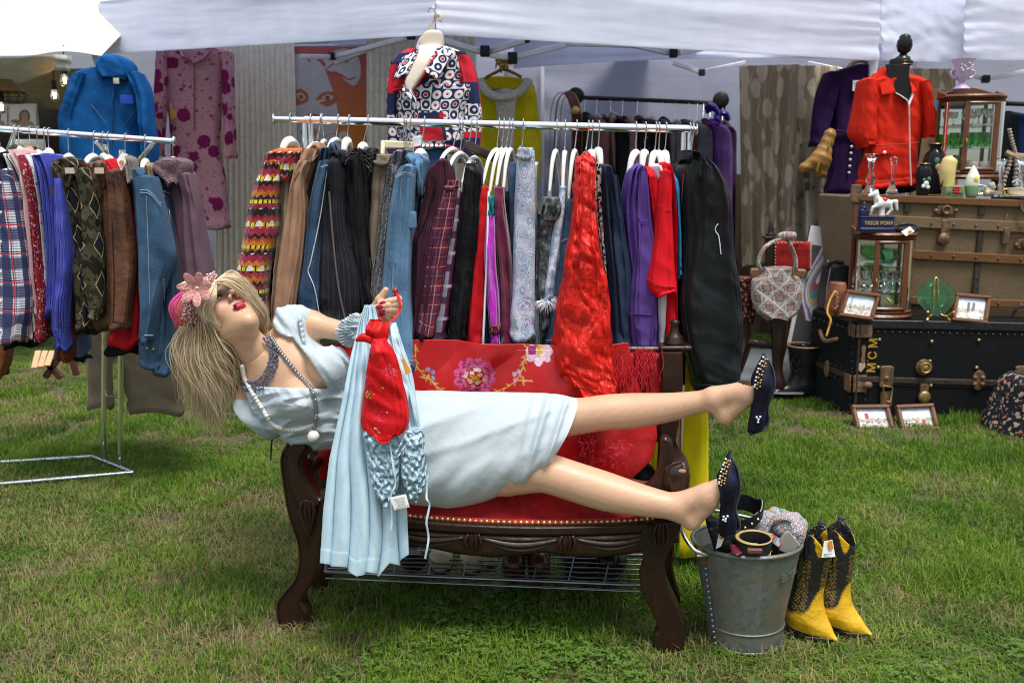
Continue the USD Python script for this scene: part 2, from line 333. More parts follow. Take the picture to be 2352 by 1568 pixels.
scatter('grass',[blades(240,.10,.014,.050,1.35,.0042,np.random.default_rng(20+k)) for k in range(6)],GREEN,gp,gs,'short mown green lawn grass across the whole field',3)
dp=place(.10,1.75,6.5,4,dry)
scatter('dry_grass',[blades(130,.10,.02,.05,1.5,.0028,np.random.default_rng(40+k)) for k in range(4)],STRAW,dp,np.full(len(dp),.95),'patches of dry straw coloured grass in the lawn',5)
def clo(x,y):
 n=meshkit.fbm(np.stack([x*2.2,y*2.2+7,x*0],-1),3,18)
 return np.clip(np.exp(-((x-.2)**2/1.6+(y-2.1)**2/.12))*.6+(n-.66)*2.0,.0,.7)*(y<3.0)
cp=place(.11,1.75,3.4,6,clo)
scatter('clover',[clover(70,.085,np.random.default_rng(60+k)) for k in range(4)],CLOVER,cp,np.full(len(cp),1.0),'low clover leaves growing in the foreground lawn',7)
# ---------------------------------------------------------------- tents
def tentmat(name,c,tr=.35,sc=5):
 g=Gr();v=g.pos();n=g.noise(v,sc,5);c=A(c);col=g.ramp(n,[(.3,tuple(c*.92)),(.7,tuple(c))])
 bn=g.bump(g.noise(g('mapping','vector',vector=v,scale=(.5,.5,2.5)),5,3),.12,.03)
 p=g('principled_bsdf','BSDF',base_color=col,roughness=.6,specular_ior_level=.3,normal=bn)
 return usdkit.material(stage,f'/World/Looks/{name}',g.n,g.l,surface=g('mix_closure','closure',fac=tr,closure1=p,closure2=g('translucent_bsdf','BSDF',color=col)))
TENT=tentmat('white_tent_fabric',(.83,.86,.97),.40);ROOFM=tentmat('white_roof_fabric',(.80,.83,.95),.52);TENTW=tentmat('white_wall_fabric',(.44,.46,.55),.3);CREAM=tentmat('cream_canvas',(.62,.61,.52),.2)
POLE=plain('tent_pole',(.66,.67,.70),.45,.3,.08);BLACKP=plain('black_plastic',(.018,.018,.02),.45,0,.2)
def lerp4(tl,tr,bl,br,n,m):
 u=np.linspace(0,1,m)[None,:,None];v=np.linspace(0,1,n)[:,None,None]
 return (1-v)*((1-u)*tl+u*tr)+v*((1-u)*bl+u*br),np.broadcast_to(u[...,0],(n,m)),np.broadcast_to(v[...,0],(n,m))
def panel(tl,tr,bl,br,amp=.012,su=4,sv=9,seed=0,n=16,m=64,sag=0.,t=.003,fold=0.,nf=9,fan=0.):
 V,u,v=lerp4(A(tl,float),A(tr,float),A(bl,float),A(br,float),n,m)
 N=unit(np.cross(V[0,-1]-V[0,0],V[-1,0]-V[0,0]));w=np.linalg.norm(V[0,-1]-V[0,0])
 d=amp*2*fbm(np.stack([u*su*max(w,.3),v*sv,u*0],-1),4,seed)+fold*np.sin(u*nf*2*np.pi+2*fbm(np.stack([u*5,v*2,v*0],-1),2,seed+3))*(.35+.65*v)
 if fan:d=d+fan*np.exp(-np.minimum(u,1-u)*9)*np.sin(v*34+5*fbm(np.stack([u*6,v*3,v*0],-1),2,seed+5))
 V=V+N*d[...,None];V[...,2]-=sag*(4*u*(1-u))*v;return solid(V,t)
C0,LE,RI=P(1000,80,5.06),P(230,125,6.8),P(2020,140,6.2)
def roof(tl,corners,pk):
 ms=[]
 for a,b in zip(corners,corners[1:]+corners[:1]):ms.append(panel(pk,pk+1e-3,a,b,.01,3,5,3,10,20))
 return cat(*ms)
t=Thing('canopy_tent','white pop-up tent over the blue jumpsuit and the pink dress','tent',(*LE[:2],0),'white pop-up tents')
tops=(P(230,5,6.8),P(1000,-62,5.06));back=A([.75,3.0,0.25])
t.part('valance',panel(tops[0],tops[1],LE,C0-[.004,0,0],.012,.6,2.6,1,22,110,.0,.003,0,0,.003),TENT,True)
cs=[tops[0],tops[1],tops[1]+back,tops[0]+back];t.part('roof',roof(t,cs,sum(cs)/4+[0,0,1.0]),ROOFM,True)
t.part('valance',panel(P(218,20,6.95),P(229,6,6.81),P(222,78,6.95),P(229,124,6.81),.01,3,6,4,10,10),TENT,True)
t.part('leg',bar([*(LE[:2]+[.06,.1]),0],[*(LE[:2]+[.06,.1]),2.1],.035,.035,.004),POLE)
for a,b in (((690,130,6.0),(766,131,6.3)),((766,131,6.3),(930,88,5.5)),((770,145,6.35),(860,108,6.0))):
 t.part('truss_bar',bar(P(*a),P(*b),.02,.028,.003),POLE)
t.part('truss_joint',box(P(763,130,6.28),(.05,.05,.045),.006),BLACKP);t.part('truss_joint',box(P(944,85,5.4),(.05,.05,.03),.006),BLACKP)
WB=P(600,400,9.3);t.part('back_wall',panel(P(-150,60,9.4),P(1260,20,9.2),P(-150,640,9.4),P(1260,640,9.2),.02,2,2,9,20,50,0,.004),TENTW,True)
t=Thing('canopy_tent','wide white pop-up tent over the long dark clothes rail in the back','tent',(*RI[:2],0),'white pop-up tents')
tp=(P(1000,-62,5.06),P(2022,2,6.2));dv=unit(A([-1.14,2.87,0]))*3.0
t.part('valance',panel(tp[0]+[.004,0,0],tp[1],C0+[.004,0,0],RI,.012,.6,2.8,12,22,120,.0,.003,0,0,.004),TENT,True)
cs=[tp[0],tp[1],tp[1]+dv,tp[0]+dv];t.part('roof',roof(t,cs,sum(cs)/4+[0,0,.9]),ROOFM,True)
t.part('valance',panel(P(1180,92,8.0),P(2040,100,8.3),P(1180,158,8.0),P(2040,140,8.3),.012,2,5,17,12,60,-.05),TENT,True)
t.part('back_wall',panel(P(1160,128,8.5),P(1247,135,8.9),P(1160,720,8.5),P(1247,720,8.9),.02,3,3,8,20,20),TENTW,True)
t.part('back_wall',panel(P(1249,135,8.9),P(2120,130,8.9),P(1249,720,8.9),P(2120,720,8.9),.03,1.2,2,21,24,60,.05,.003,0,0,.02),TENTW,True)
t.part('wall_pole',bar(P(1246,140,8.8),P(1246,640,8.8),.03,.03,.004),POLE)
for q in (C0[:2]+[.03,.07],RI[:2]+[-.05,.08]):t.part('leg',bar([*q,0],[*q,2.05],.038,.038,.004),POLE)
for a,b in (((1020,94,5.3),(1103,119,5.6)),((1125,119,5.62),(1215,91,5.5)),((1125,126,5.7),(1170,133,5.85)),((1185,132,5.9),(1300,103,5.9)),((1300,100,5.8),(1450,104,5.9)),((1447,102,6.0),(1536,122,6.1)),((1560,122,6.1),(1660,104,6.3)),((1546,145,8.1),(1608,166,8.2)),((1608,166,8.2),(1712,144,8.3)),((1856,146,6.9),(1934,162,6.8))):
 t.part('truss_bar',bar(P(*a),P(*b),.022,.032,.003),POLE)
for q,s in (((1114,118,5.6),.055),((1177,134,5.85),.06),((1547,122,6.08),.05),((1612,167,8.18),.05),((1211,92,5.5),.03)):
 t.part('truss_joint',box(P(*q),(s,s,s*1.1),.006),BLACKP)
t.part('leg_socket',box(P(2005,150,6.25),(.05,.05,.2),.006),POLE)
t=Thing('canopy_tent','white tent set back in the gap between two nearer tent fronts','tent',(*P(2110,145,7.0)[:2],0),'white pop-up tents')
t.part('valance',panel(P(2024,-30,6.5),P(2230,-8,7.0),P(2024,138,6.5),P(2230,146,7.0),.020,3,4,33,22,50,0,.003,0,0,.006),TENT,True)
t.part('roof',panel(P(2024,-30,6.55)+[0,1.6,.9],P(2230,-30,7.05)+[.6,1.6,.9],P(2024,-30,6.55),P(2230,-8,7.05),.02,2,3,35),TENT,True)
t.part('leg',bar([*P(2100,145,7.2)[:2],0],P(2100,135,7.2),.035,.035,.004),POLE)
t=Thing('canopy_tent','white tent front with puckered edge at the right edge over the cabinet','tent',(*P(2330,145,5.9)[:2],0),'white pop-up tents')
t.part('valance',panel(P(2217,-20,5.9),P(2600,-20,6.0),P(2212,137,5.9),P(2600,142,6.0),.014,3,5,41,24,60,0,.003,0,0,.007),TENT,True)
cs=[P(2217,-20,5.95),P(2600,-20,6.05),P(2600,-20,6.05)+[.4,2.6,.1],P(2217,-20,5.95)+[1.35,2.6,.1]];t.part('roof',roof(t,cs,sum(cs)/4+[0,0,.8]),TENT,True)
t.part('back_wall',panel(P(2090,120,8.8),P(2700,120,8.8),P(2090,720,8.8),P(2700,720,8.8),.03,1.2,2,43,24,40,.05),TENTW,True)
for a,b in (((2190,158,7.6),(2258,181,7.7)),((2270,181,7.7),(2400,156,7.6))):t.part('truss_bar',bar(P(*a),P(*b),.022,.032,.003),POLE)
t.part('truss_joint',box(P(2264,182,7.68),(.055,.05,.06),.006),BLACKP)
t.part('leg',bar([*P(2480,145,5.95)[:2],0],P(2480,135,5.95),.035,.035,.004),POLE)
t=Thing('canvas_tent','cream canvas tent with sagging edge at upper left','tent',(*P(60,125,6.4)[:2],0))
def edge(k):return cr([P(-260,136,5.9),P(-60,128,6.0),P(60,126,6.1),P(150,118,6.25),P(232,128,6.35)],k)
m=70;e=edge(m);u=np.linspace(0,1,m);V=np.stack([e+q*A([.15,2.6,1.75])+A([0,0,-.10*math.sin(q*3)]) for q in np.linspace(1,0,24)],0)
V[...,2]+=.03*fbm(V*2.5,4,5);t.part('roof',solid(V,.004),CREAM,True)
a=cr([P(-260,140,5.95),P(0,135,6.05),P(120,130,6.2),P(150,140,6.3)],60);b_=cr([P(-260,190,6.1),P(0,182,6.2),P(40,192,6.25),P(100,172,6.3),P(160,142,6.35)],60)
V=np.stack([a+(b_-a)*q for q in np.linspace(0,1,16)],0);V=V+A([0,1,.3])*(.05*fbm(V*7,4,6))[...,None];t.part('rolled_flap',solid(V,.004),CREAM,True)
t.part('flap_tie',panel(P(116,126,6.15),P(166,130,6.2),P(126,162,6.2),P(160,165,6.22),.02,8,4,3,8,10),CREAM,True)
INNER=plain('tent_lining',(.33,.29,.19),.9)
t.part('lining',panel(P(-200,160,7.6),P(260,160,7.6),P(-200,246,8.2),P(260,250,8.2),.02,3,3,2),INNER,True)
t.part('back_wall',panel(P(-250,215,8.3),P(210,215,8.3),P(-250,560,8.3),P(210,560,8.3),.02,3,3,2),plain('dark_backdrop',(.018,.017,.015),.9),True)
g=Gr();BULB=usdkit.material(stage,'/World/Looks/bulb_glow',{'e':('emission',dict(color=(1.0,.50,.10),strength=30.0))},[],surface='e.emission')
BG=glass('bulb_glass',(1,.93,.8))
for k,(x,y,d) in enumerate(((148,178,6.3),(125,213,6.9),(3,240,6.4))):
 c=P(x,y,d);t=Thing('string_light',('lit clear bulb hanging right of the rolled canvas flap','smaller lit bulb hanging below and left of another in the cream tent','bulb under the wire lamp basket at the left edge')[k],'bulb',c)
 t.part('socket',lathe([(.001,.085),(.018,.083),(.02,.03),(.017,.022)],c,14),BLACKP);t.part('cord',tube([c+[0,0,.08],c+[.01,0,.2]],.004,6),BLACKP)
 t.part('bulb',lathe([(.014,.025),(.02,.005),(.030,-.025),(.024,-.05),(.001,-.062)],c,18),BG,True);t.part('filament',tube([c+[-.006,0,.0],c+[-.004,0,-.04],c+[.004,0,-.04],c+[.006,0,0]],.0065,6),BULB)
c=P(8,225,6.4);t=Thing('wire_lamp_shade','dark wire basket lamp shade cut by the left edge of the view','lamp',c)
for k in range(14):
 q=k/14*6.283;t.part('wire',tube([c+[.05*math.cos(q),.05*math.sin(q),.1],c+[.15*math.cos(q),.15*math.sin(q),.02],c+[.12*math.cos(q),.12*math.sin(q),-.03]],.0025,5),BLACKP)
for r,z in ((.05,.1),(.15,.02),(.12,-.03)):t.part('ring',tube([c+[r*math.cos(q),r*math.sin(q),z] for q in np.linspace(0,6.2832,25)],.003,5),BLACKP)
t.part('shade',lathe([(.03,.13),(.06,.115),(.145,.04),(.14,.038),(.05,.11),(.02,.12)],c,24,cap=False),plain('tan_shade',(.22,.15,.07),.8),True)
FR=plain('white_frame',(.75,.75,.74),.5)
def cpanel(px0,py0,px1,py1,d,colf,n=44,m=56):
 V,u,v=lerp4(P(px0,py0,d),P(px1,py0,d),P(px0,py1,d),P(px1,py1,d),n,m)
 return grid(V),np.broadcast_to(colf(u.ravel(),v.ravel()),(n*m,3))
def blobs(base,items):
 """flat print: (cx, cy, rx, ry, colour) soft ellipses on a base colour"""
 def f(u,v):
  c=np.tile(A(base,float),(len(u),1))
  for cx,cy,rx,ry,k in items:
   w=np.clip(1.4-((u-cx)/rx)**2-((v-cy)/ry)**2,0,.4)[:,None]/.4;c=c*(1-w)+A(k,float)*w
  return c
 return f
PRINT=vcol('printed_paper',.6,.05)
head=blobs((.80,.79,.77),[(.55,.55,.20,.34,(.16,.09,.06)),(.55,.55,.13,.24,(.42,.27,.20)),(.55,.95,.34,.2,(.40,.28,.22)),(.2,.8,.18,.10,(.35,.17,.10))])
for k,(x0,y0,x1,y1) in enumerate(((21,241,86,291),(-45,240,19,290))):
 t=Thing('framed_portrait',('small painted head portrait in white mount right of another','white mounted portrait cut by the left edge under the lamp basket')[k],'picture',P(x0,y1,8.0))
 t.part('frame',box((P(x0,y0,8.02)+P(x1,y1,8.02))/2,(S(260,8)*68,.02,S(260,8)*54),.004),FR)
 ms,c=cpanel(x0+3,y0+3,x1-3,y1-3,7.995,head);t.part('print',ms,PRINT,False,col=c)
t=Thing('framed_portrait','small oval red and dark print behind the hangers of the left rail','picture',P(40,380,7.6));t.part('frame',box(P(68,350,7.62),(.26,.02,.2),.004),FR)
ms,c=cpanel(38,328,100,378,7.595,blobs((.7,.68,.62),[(.65,.5,.28,.3,(.12,.05,.04)),(.65,.45,.16,.12,(.5,.08,.06)),(.2,.4,.1,.3,(.45,.42,.1))]));t.part('print',ms,PRINT,False,col=c)
# ---------------------------------------------------------------- cloth patterns (u across, v down, in metres)
def pat(name,fn,rough=.8,bump=.3,sheen=.0,bsc=30,spec=.10,**kw):
 if name in MATS:return MATS[name]
 g=Gr();uv=g('uvmap','UV',attribute='st');u,v,_=g.sep(uv);p=g.pos();c=fn(g,u,v,uv,p)
 h=g.m('add',g.noise(g('mapping','vector',vector=p,scale=(1,1,.5)),bsc,4,.6),g.m('multiply',g.noise(p,350,2),.12))
 MATS[name]=done(name,g,c,rough,sheen_weight=float(sheen),specular_ior_level=float(spec),normal=g.bump(h,bump,.012),**kw);return MATS[name]
def fr(g,x,per,ph=0.):return g.m('fraction',g.m('add',g.m('divide',x,per),ph))
def band(g,f,a,b):return g.m('multiply',g.m('greater_than',f,a),g.m('less_than',f,b))
def denim(name,c,wash=.35):
 c=A(c)
 def f(g,u,v,uv,p):
  tw=g.m('multiply',g.wave(g.uv(1,1,.78),260,'x'),.5);n=g.noise(p,7,5,.6);fine=g.noise(g('mapping','vector',vector=uv,scale=(420,90,1)),1,2)
  k=g.m('add',g.m('multiply',n,.75),g.m('multiply',fine,.5))
  return g.mix(g.m('multiply',g.step(k,.42,.85),1.0),tuple(c*(1-wash*.75)),tuple(np.minimum(c*(1+wash*1.5)+.035*wash,1)))
 return pat(name,f,.9,.4,.05,26)
def stripes(name,per,cols,horiz=False,**kw):
 """cols: (position, colour) constant ramp over one period"""
 return pat(name,lambda g,u,v,uv,p:g.ramp(fr(g,g.m('add',v if horiz else u,g.m('multiply',g.noise(p,12,2),.008)),per),cols,False),**kw)
def plaid(name,base,lines,**kw):
 def f(g,u,v,uv,p):
  c=base
  for ax,per,a,b,k,o in lines:c=g.mix(g.m('multiply',band(g,fr(g,u if ax=='u' else v,per),a,b),o),c,k)
  return c
 return pat(name,f,**kw)
def spots(name,sc,base,stops,rnd=.9,smear=0.,c2=None,**kw):
 """voronoi rosettes: stops over the cell distance"""
 def f(g,u,v,uv,p):
  w=uv if not smear else g('mix_vector','result',fac=smear,a=uv,b=g.noise(uv,30,3,.5,'color'))
  c=g.ramp(g.vor(w,sc,rnd=rnd),stops,False)
  return c
 return pat(name,f,**kw)
def floral(name,base,cols,sc=26,thr=.34,**kw):
 def f(g,u,v,uv,p):
  n=g('mix_vector','result',fac=.03,a=uv,b=g.noise(uv,40,3,.5,'color'));c=base
  for k,(col,s,t) in enumerate(cols):c=g.mix(g.m('multiply',g.step(g.vor(g('mapping','vector',vector=n,location=(k*.37,k*.61,0)),sc*s),t+.03,t),1.0),c,col)
  return c
 return pat(name,f,**kw)
BK=(.012,.012,.013)
def ethnic(g,u,v,uv,p):
 zig=g.m('multiply',g.m('pingpong',u,.009),1.2);vz=g.m('add',v,zig);f=fr(g,vz,.26)
 c=g.ramp(f,[(0,(.55,.17,.02)),(.06,(.42,.05,.02)),(.10,BK),(.14,(.30,.02,.06)),(.22,(.55,.20,.02)),(.27,(.40,.06,.02)),(.32,(.30,.015,.05)),(.36,BK),(.44,(.28,.02,.06)),(.54,BK),(.58,(.50,.15,.02)),(.64,(.32,.03,.05)),(.70,BK),(.76,(.55,.18,.02)),(.82,(.28,.02,.05)),(.90,BK),(.95,(.45,.08,.02))],False)
 ys=band(g,fr(g,v,.068),.0,.16);dash=g.m('greater_than',fr(g,u,.012),.32)
 c=g.mix(ys,c,BK);c=g.mix(g.m('multiply',ys,dash),c,(.62,.62,.03))
 ws=g.m('less_than',g.vor(g('mapping','vector',vector=uv,scale=(30,14.7,1)),1,rnd=.0),.26);c=g.mix(g.m('multiply',ws,band(g,fr(g,v,.136),.5,.9)),c,(.75,.72,.70))
 return g.mix(g.m('multiply',g.noise(p,160,3),.35),c,BK)
ETHNIC=pat('embroidered_wool',ethnic,.9,.7,.15,60)
TAN=cloth('tan_suede',(.32,.19,.12),.9,.1);CREAMK=cloth('cream_knit',(.46,.38,.28),.9,.2,.6,500)
DEN1=denim('dark_denim',(.024,.056,.105));DEN2=denim('light_denim',(.075,.155,.255));DEN3=denim('mid_denim',(.034,.080,.145));ACID=pat('acid_denim',lambda g,u,v,uv,p:g.ramp(g.noise(p,45,6,.75),[(.40,(.030,.036,.040)),(.56,(.13,.15,.15)),(.66,(.30,.34,.36))]),.9,.5)
ICE=pat('ice_denim',lambda g,u,v,uv,p:g.ramp(g.noise(p,26,6,.7),[(.38,(.12,.21,.36)),(.55,(.45,.52,.62)),(.62,(.72,.75,.80))]),.9,.5)
PIN=stripes('black_pinstripe',.011,[(0,(.014,.014,.018)),(.62,(.028,.030,.036)),(.8,(.012,.012,.015))],rough=.75)
BLACK=cloth('black_cloth',(.014,.014,.017),.8,.3);NAVY=cloth('navy_knit',(.022,.036,.072),.92,.2,.4,600);PURP=cloth('purple_fleece',(.115,.060,.28),.92,.18,.5)
KHAKI=cloth('khaki_cotton',(.21,.17,.125),.9,.15);REDJ=cloth('red_jersey',(.62,.010,.018),.8,.12,.2);WHITEJ=cloth('white_jersey',(.72,.73,.78),.85,.06,.2);BLUEJ=cloth('blue_jersey',(.025,.16,.33),.85,.1,.2)
SNAKE=pat('snake_print',lambda g,u,v,uv,p:g.ramp(g.vor(g('mapping','vector',vector=uv,scale=(1.6,1,1)),130,'distance','distance_to_edge'),[(.03,(.035,.035,.04)),(.12,(.20,.20,.21)),(.3,(.36,.36,.37))]),.75,.4)
CORD=stripes('maroon_corduroy',.0065,[(0,(.030,.010,.018)),(.5,(.062,.020,.034))],rough=.9)
PLAID=plaid('maroon_plaid',(.155,.022,.036),[('u',.052,.0,.42,(.06,.016,.05),.75),('v',.058,.0,.42,(.05,.018,.06),.7),('u',.052,.66,.71,(.34,.26,.28),.8),('v',.058,.66,.71,(.34,.24,.26),.8),('u',.052,.20,.235,(.33,.15,.05),.7),('v',.058,.20,.235,(.33,.16,.05),.7),('u',.037,.5,.54,(.22,.22,.30),.5)],rough=.85)
PLAID2=plaid('grey_purple_plaid',(.085,.016,.045),[('u',.05,.0,.45,(.26,.24,.30),.9),('v',.10,.0,.10,(.42,.38,.50),.9),('v',.10,.5,.72,(.05,.015,.04),.9)],rough=.85)
LEATHER=plain('black_leather',(.007,.0075,.009),.46,0,.3,10,.5,30,.25);BOMBER=plain('black_satin',(.011,.0135,.0145),.42,0,.2,6,.5,14,.28)
MAG=plain('magenta_satin',(.40,.010,.42),.28,0,.35,10,.5,22,sheen_weight=.3);TEAL=plain('teal_satin',(.01,.22,.26),.3,0,.3,10,.4);BURG=cloth('burgundy_velvet',(.115,.006,.038),.8,.3,.4,900,0,.3)
REDP=cloth('red_track',(.44,.010,.014),.7,.15)
def paisley(g,u,v,uv,p):
 w=g('mix_vector','result',fac=.035,a=uv,b=g.noise(uv,22,2,.5,'color'));w=g('mapping','vector',vector=w,scale=(1.35,.8,1),rotation=(0,0,.6));d=g.vor(w,30);n=g.noise(uv,14,2)
 c=g.ramp(d,[(0,(.30,.42,.10)),(.10,(.56,.58,.62)),(.17,(.10,.30,.38)),(.24,(.50,.46,.58)),(.31,(.30,.22,.42)),(.37,(.50,.54,.62)),(.43,(.20,.34,.42)),(.52,(.46,.48,.56))],False)
 return g.mix(g.m('multiply',g.step(g.vor(uv,120),.36,.28),.55),c,g.ramp(n,[(.35,(.08,.30,.36)),(.5,(.40,.12,.30)),(.65,(.28,.36,.06))]))
PAIS=pat('paisley_cotton',paisley,.8,.25)
CRINK=None
def crinkle(name,c):
 g=Gr();p=g.pos();w=g('mix_vector','result',fac=.03,a=p,b=g.noise(p,18,3,.6,'color'));w=g('mapping','vector',vector=w,scale=(1.3,1,.62));c=A(c);h=0.
 for sc,k in ((34,.9),(70,.6),(140,.3)):
  d=g('vector_math','vector',math_type='subtract',vector1=w,vector2=g.vor(w,sc,'position'));t=g('vector_math','value',math_type='dot_product',vector1=d,vector2=g('vector_math','vector',math_type='subtract',vector1=g.vor(w,sc,'color'),vector2=(.5,.5,.5)));h=g.m('add',g.m('multiply',t,k*1.6),h)
 return done(name,g,g.ramp(g.noise(p,20,3),[(.3,tuple(c*.8)),(.7,tuple(c*1.15))]),.42,specular_ior_level=.22,normal=g.bump(h,.6,.7))
CRINK=crinkle('red_crinkled_taffeta',(.50,.012,.006))
PRNT=floral('pink_black_print',(.55,.50,.50),[(BK,1.6,.42),((.55,.10,.16),1.1,.26),(BK,3.2,.30)],40)
ZIGW=plain('embroidery_white',(.75,.74,.7),.7)
RETRO=None
def retro(g,u,v,uv,p):
 d=g.vor(g('mapping','vector',vector=uv,scale=(1,.95,1)),21,rnd=.12);r=g.vor(g('mapping','vector',vector=uv,scale=(1,.95,1)),21,'color',rnd=.12);k,k2,_=g.sep(r)
 N,W,R=(.022,.030,.085),(.70,.69,.70),(.50,.020,.035)
 a=g.ramp(d,[(0,R),(.17,W),(.22,N),(.44,W)],False);b=g.ramp(d,[(0,R),(.15,W),(.42,N)],False);c=g.ramp(d,[(0,W),(.16,N),(.42,W)],False)
 col=g.mix(g.m('greater_than',k,.45),a,b);col=g.mix(g.m('greater_than',k2,.78),col,c)
 blk=g('checker_texture','color',vector=g('mapping','vector',vector=uv,scale=(1,1,1),location=(.02,.03,.5)),scale=7.5,color1=(0,0,0),color2=(1,1,1));bx,_,_=g.sep(blk)
 big=g.m('multiply',g.m('greater_than',g.noise(g('mapping','vector',vector=g('vector_math','vector',math_type='snap',vector1=uv,vector2=(.1333,.1333,.1333)),scale=(1,1,1)),9,0),.545),1.0)
 return g.mix(big,col,g.mix(bx,R,N))
RETRO=pat('retro_circle_print',retro,.8,.25)
# ---------------------------------------------------------------- hanging cloth
def hang(rows,d,b=.10,N=44,M=64,fold=.10,nf=5,seed=0,top=.35,crump=.008,csc=10,hem=.0,skew=0.,pw=.62):
 """A hanging garment: rows of (y, left x, right x) as seen, at the distance d, b = half depth."""
 if top<.6 and rows[0][2]-rows[0][1]>16:y0,xl,xr=rows[0];rows=[(y0-8,xl+.36*(xr-xl),xr-.36*(xr-xl)),(y0-3,xl+.14*(xr-xl),xr-.14*(xr-xl))]+list(rows[0:1])+list(rows[1:])
 r=cr(rows,N);th=np.arange(M)/M*2*np.pi+np.pi/2;R=[];dd=np.broadcast_to(np.asarray(d,float),(N,)) if np.ndim(d)==0 else np.interp(np.linspace(0,1,N),np.linspace(0,1,len(d)),d)
 bb=np.broadcast_to(b,(N,)) if np.ndim(b)==0 else np.interp(np.linspace(0,1,N),np.linspace(0,1,len(b)),b)
 for k in range(N):
  y,xl,xr=r[k];q=k/(N-1);c=P((xl+xr)/2,y,dd[k]);a=max((xr-xl)/2*S(y,dd[k]),.004);bk=bb[k]*min(1,top+(1-top)*q*5)
  co,si=np.cos(th),np.sin(th);ph=seed*1.7+1.3*np.sin(q*2.2+seed)
  e1=np.stack([np.cos(th)*nf*.42+seed*3.1,np.sin(th)*nf*.42,np.full(M,q*1.5+seed)],1);e2=e1*[2.3,2.3,1.7]+9
  f=fold*2.4*min(1,.25+q*1.8)*(.32-1.5*np.abs(meshkit.noise(e1+40,seed)-.5)+.8*(meshkit.noise(e2+40,seed+5)-.5));dep=(1+f*np.clip(.06/max(a,.02),.8,2.6))
  hm=1+.045*(q>.955)-.055*(.925<q<.955)-.05*math.exp(-((q-.13)/.014)**2)*(top<.6);a*=1+.05*math.sin(q*9+seed*2.3)*(.3+q)
  R.append(np.stack([c[0]+a*hm*np.sign(co)*np.abs(co)**pw*(1+.35*f)+.10*a*math.sin(q*5+seed)*(si<0)*q,c[1]+bk*hm*np.sign(si)*np.abs(si)**pw*dep+(skew+.35*math.sin(seed*1.9))*(co*a),np.full(M,c[2])+hem*f*.2-.010*np.sin(3*th+seed)*(q>.9)],-1))
 R=A(R);v,f,uv=loft(R);m=(v,f,uv)
 if crump:
  e=np.stack([fbm(v*[csc,csc,csc*.5],4,seed+31*k) for k in range(3)],1);rg=.28-np.abs(fbm(v*[csc*.8,csc*.8,csc*1.1]+v[:,[2,2,0]]*csc*.5,3,seed+77))*2
  w=v+crump*2*e*[.6,1.2,.3];w[:,1]-=crump*1.5*rg;m=(w,f,uv)
 return m
def hook(xr,yr,xn,yn,d,up=.010):
 a=P(xr,yr,d);n=P(xn,yn,d);r=.017
 arc=[a+[0,-r*1.0*math.cos(q),r*math.sin(q)+.0] for q in np.linspace(-.5,3.5,11)]
 return tube(list(arc[::-1])+[n*.35+arc[0]*.65,n*.75+arc[0]*.25,n],.0022,6)
HANGN=[]
def hanger(xr,yr,xn,yn,tip,d,what,mat=WHITEP,rad=.006,near=.15,clip=False,kind='white plastic'):
 t=Thing('clothes_hanger',f'{kind} hanger holding the {what}','hanger',P(xr,yr,d),'hangers on the rails');n=P(xn,yn,d);e=P(tip[0],tip[1],d-near);o=e-n;mid=n+o*[.55,.55,.3]
 t.part('hook',hook(xr,yr,xn,yn-2,d),STEEL)
 far=n+[-o[0],-o[1],o[2]];midf=n+(far-n)*[.55,.55,.3]
 pts=cr([e,mid,n+[0,0,-.004],midf,far],21);t.part('shoulder_bar',tube(pts,np.concatenate([np.linspace(rad*.8,rad*1.3,10),[rad*1.5],np.linspace(rad*1.3,rad*.8,10)]),10,flat=1.0),mat)
 if clip:t.part('clip',box(e+[0,0,-.012],(.014,.03,.035),.003),STEEL)
 return t
def proj(p):
 y,z=p[...,1],p[...,2]-EYE;f=y*_c-z*_s;u=y*_s+z*_c;return CX+FPX*p[...,0]/f,CY-FPX*u/f
WORN={}
def wear(name,label,cat,d,group,*parts):
 t=Thing(name,label,cat,parts[0][1][0].mean(0)*[1,1,0]+[0,0,parts[0][1][0][:,2].max()],group)
 for nm,m,mt,*lb in parts:t.part(nm,m,mt,True,lb[0] if lb else None)
 WORN[label]=t;t.v=np.vstack([p[1][0] for p in parts]);t.px=np.stack(proj(t.v),1)
 return t
def drail(x):return 3.05-(x-625)/975*.10
def yrail(x):return 273+(x-625)/975*24
RG='clothes on the chrome rail behind the settee'
t=Thing('garment_rack','chrome garment rack with long rail behind the red settee','garment rack',G(1150,1310))
ra,rb,rc,rd=P(627,274,drail(627)),P(700,276,drail(700)),P(1583,297,drail(1583)),P(1602,298,drail(1602))
t.part('rail',tube([rb,rc],.0125,20),CHROME);t.part('end_rod',tube([ra,rb],.0095,16),CHROME);t.part('end_rod',tube([rc,rd],.0095,16),CHROME)
for q,sgn in ((ra,1),(rd,-1)):t.part('end_cap',lathe([(.001,0),(.017,.001),(.018,.004),(.001,.006)],q,20,axis=(sgn,0,0)),CHROME)
for x,xb in ((706,690),(1577,1545)):
 a=P(x,yrail(x)+8,drail(x));b_=G(xb,1302,.06);b_[1]=a[1]-.02;b_[0]=a[0]
 for o in (-.009,.010):t.part('post',tube([a+[o,0,0],b_+[o,0,0]],.0085,14),CHROME)
sf0,sf1,sb0,sb1=G(748,1313,.115),G(1470,1343,.115),G(752,1262,.115),G(1485,1274,.115)
DULLW=plain('dull_wire',(.22,.22,.235),.35,1.,.2);t.part('shelf_rail',tube([sf0,sf1],.006,10),DULLW);t.part('shelf_rail',tube([sf0-[0,0,.02],sf1-[0,0,.02]],.004,8),DULLW);t.part('shelf_rail',tube([sb0,sb1],.006,10),DULLW)
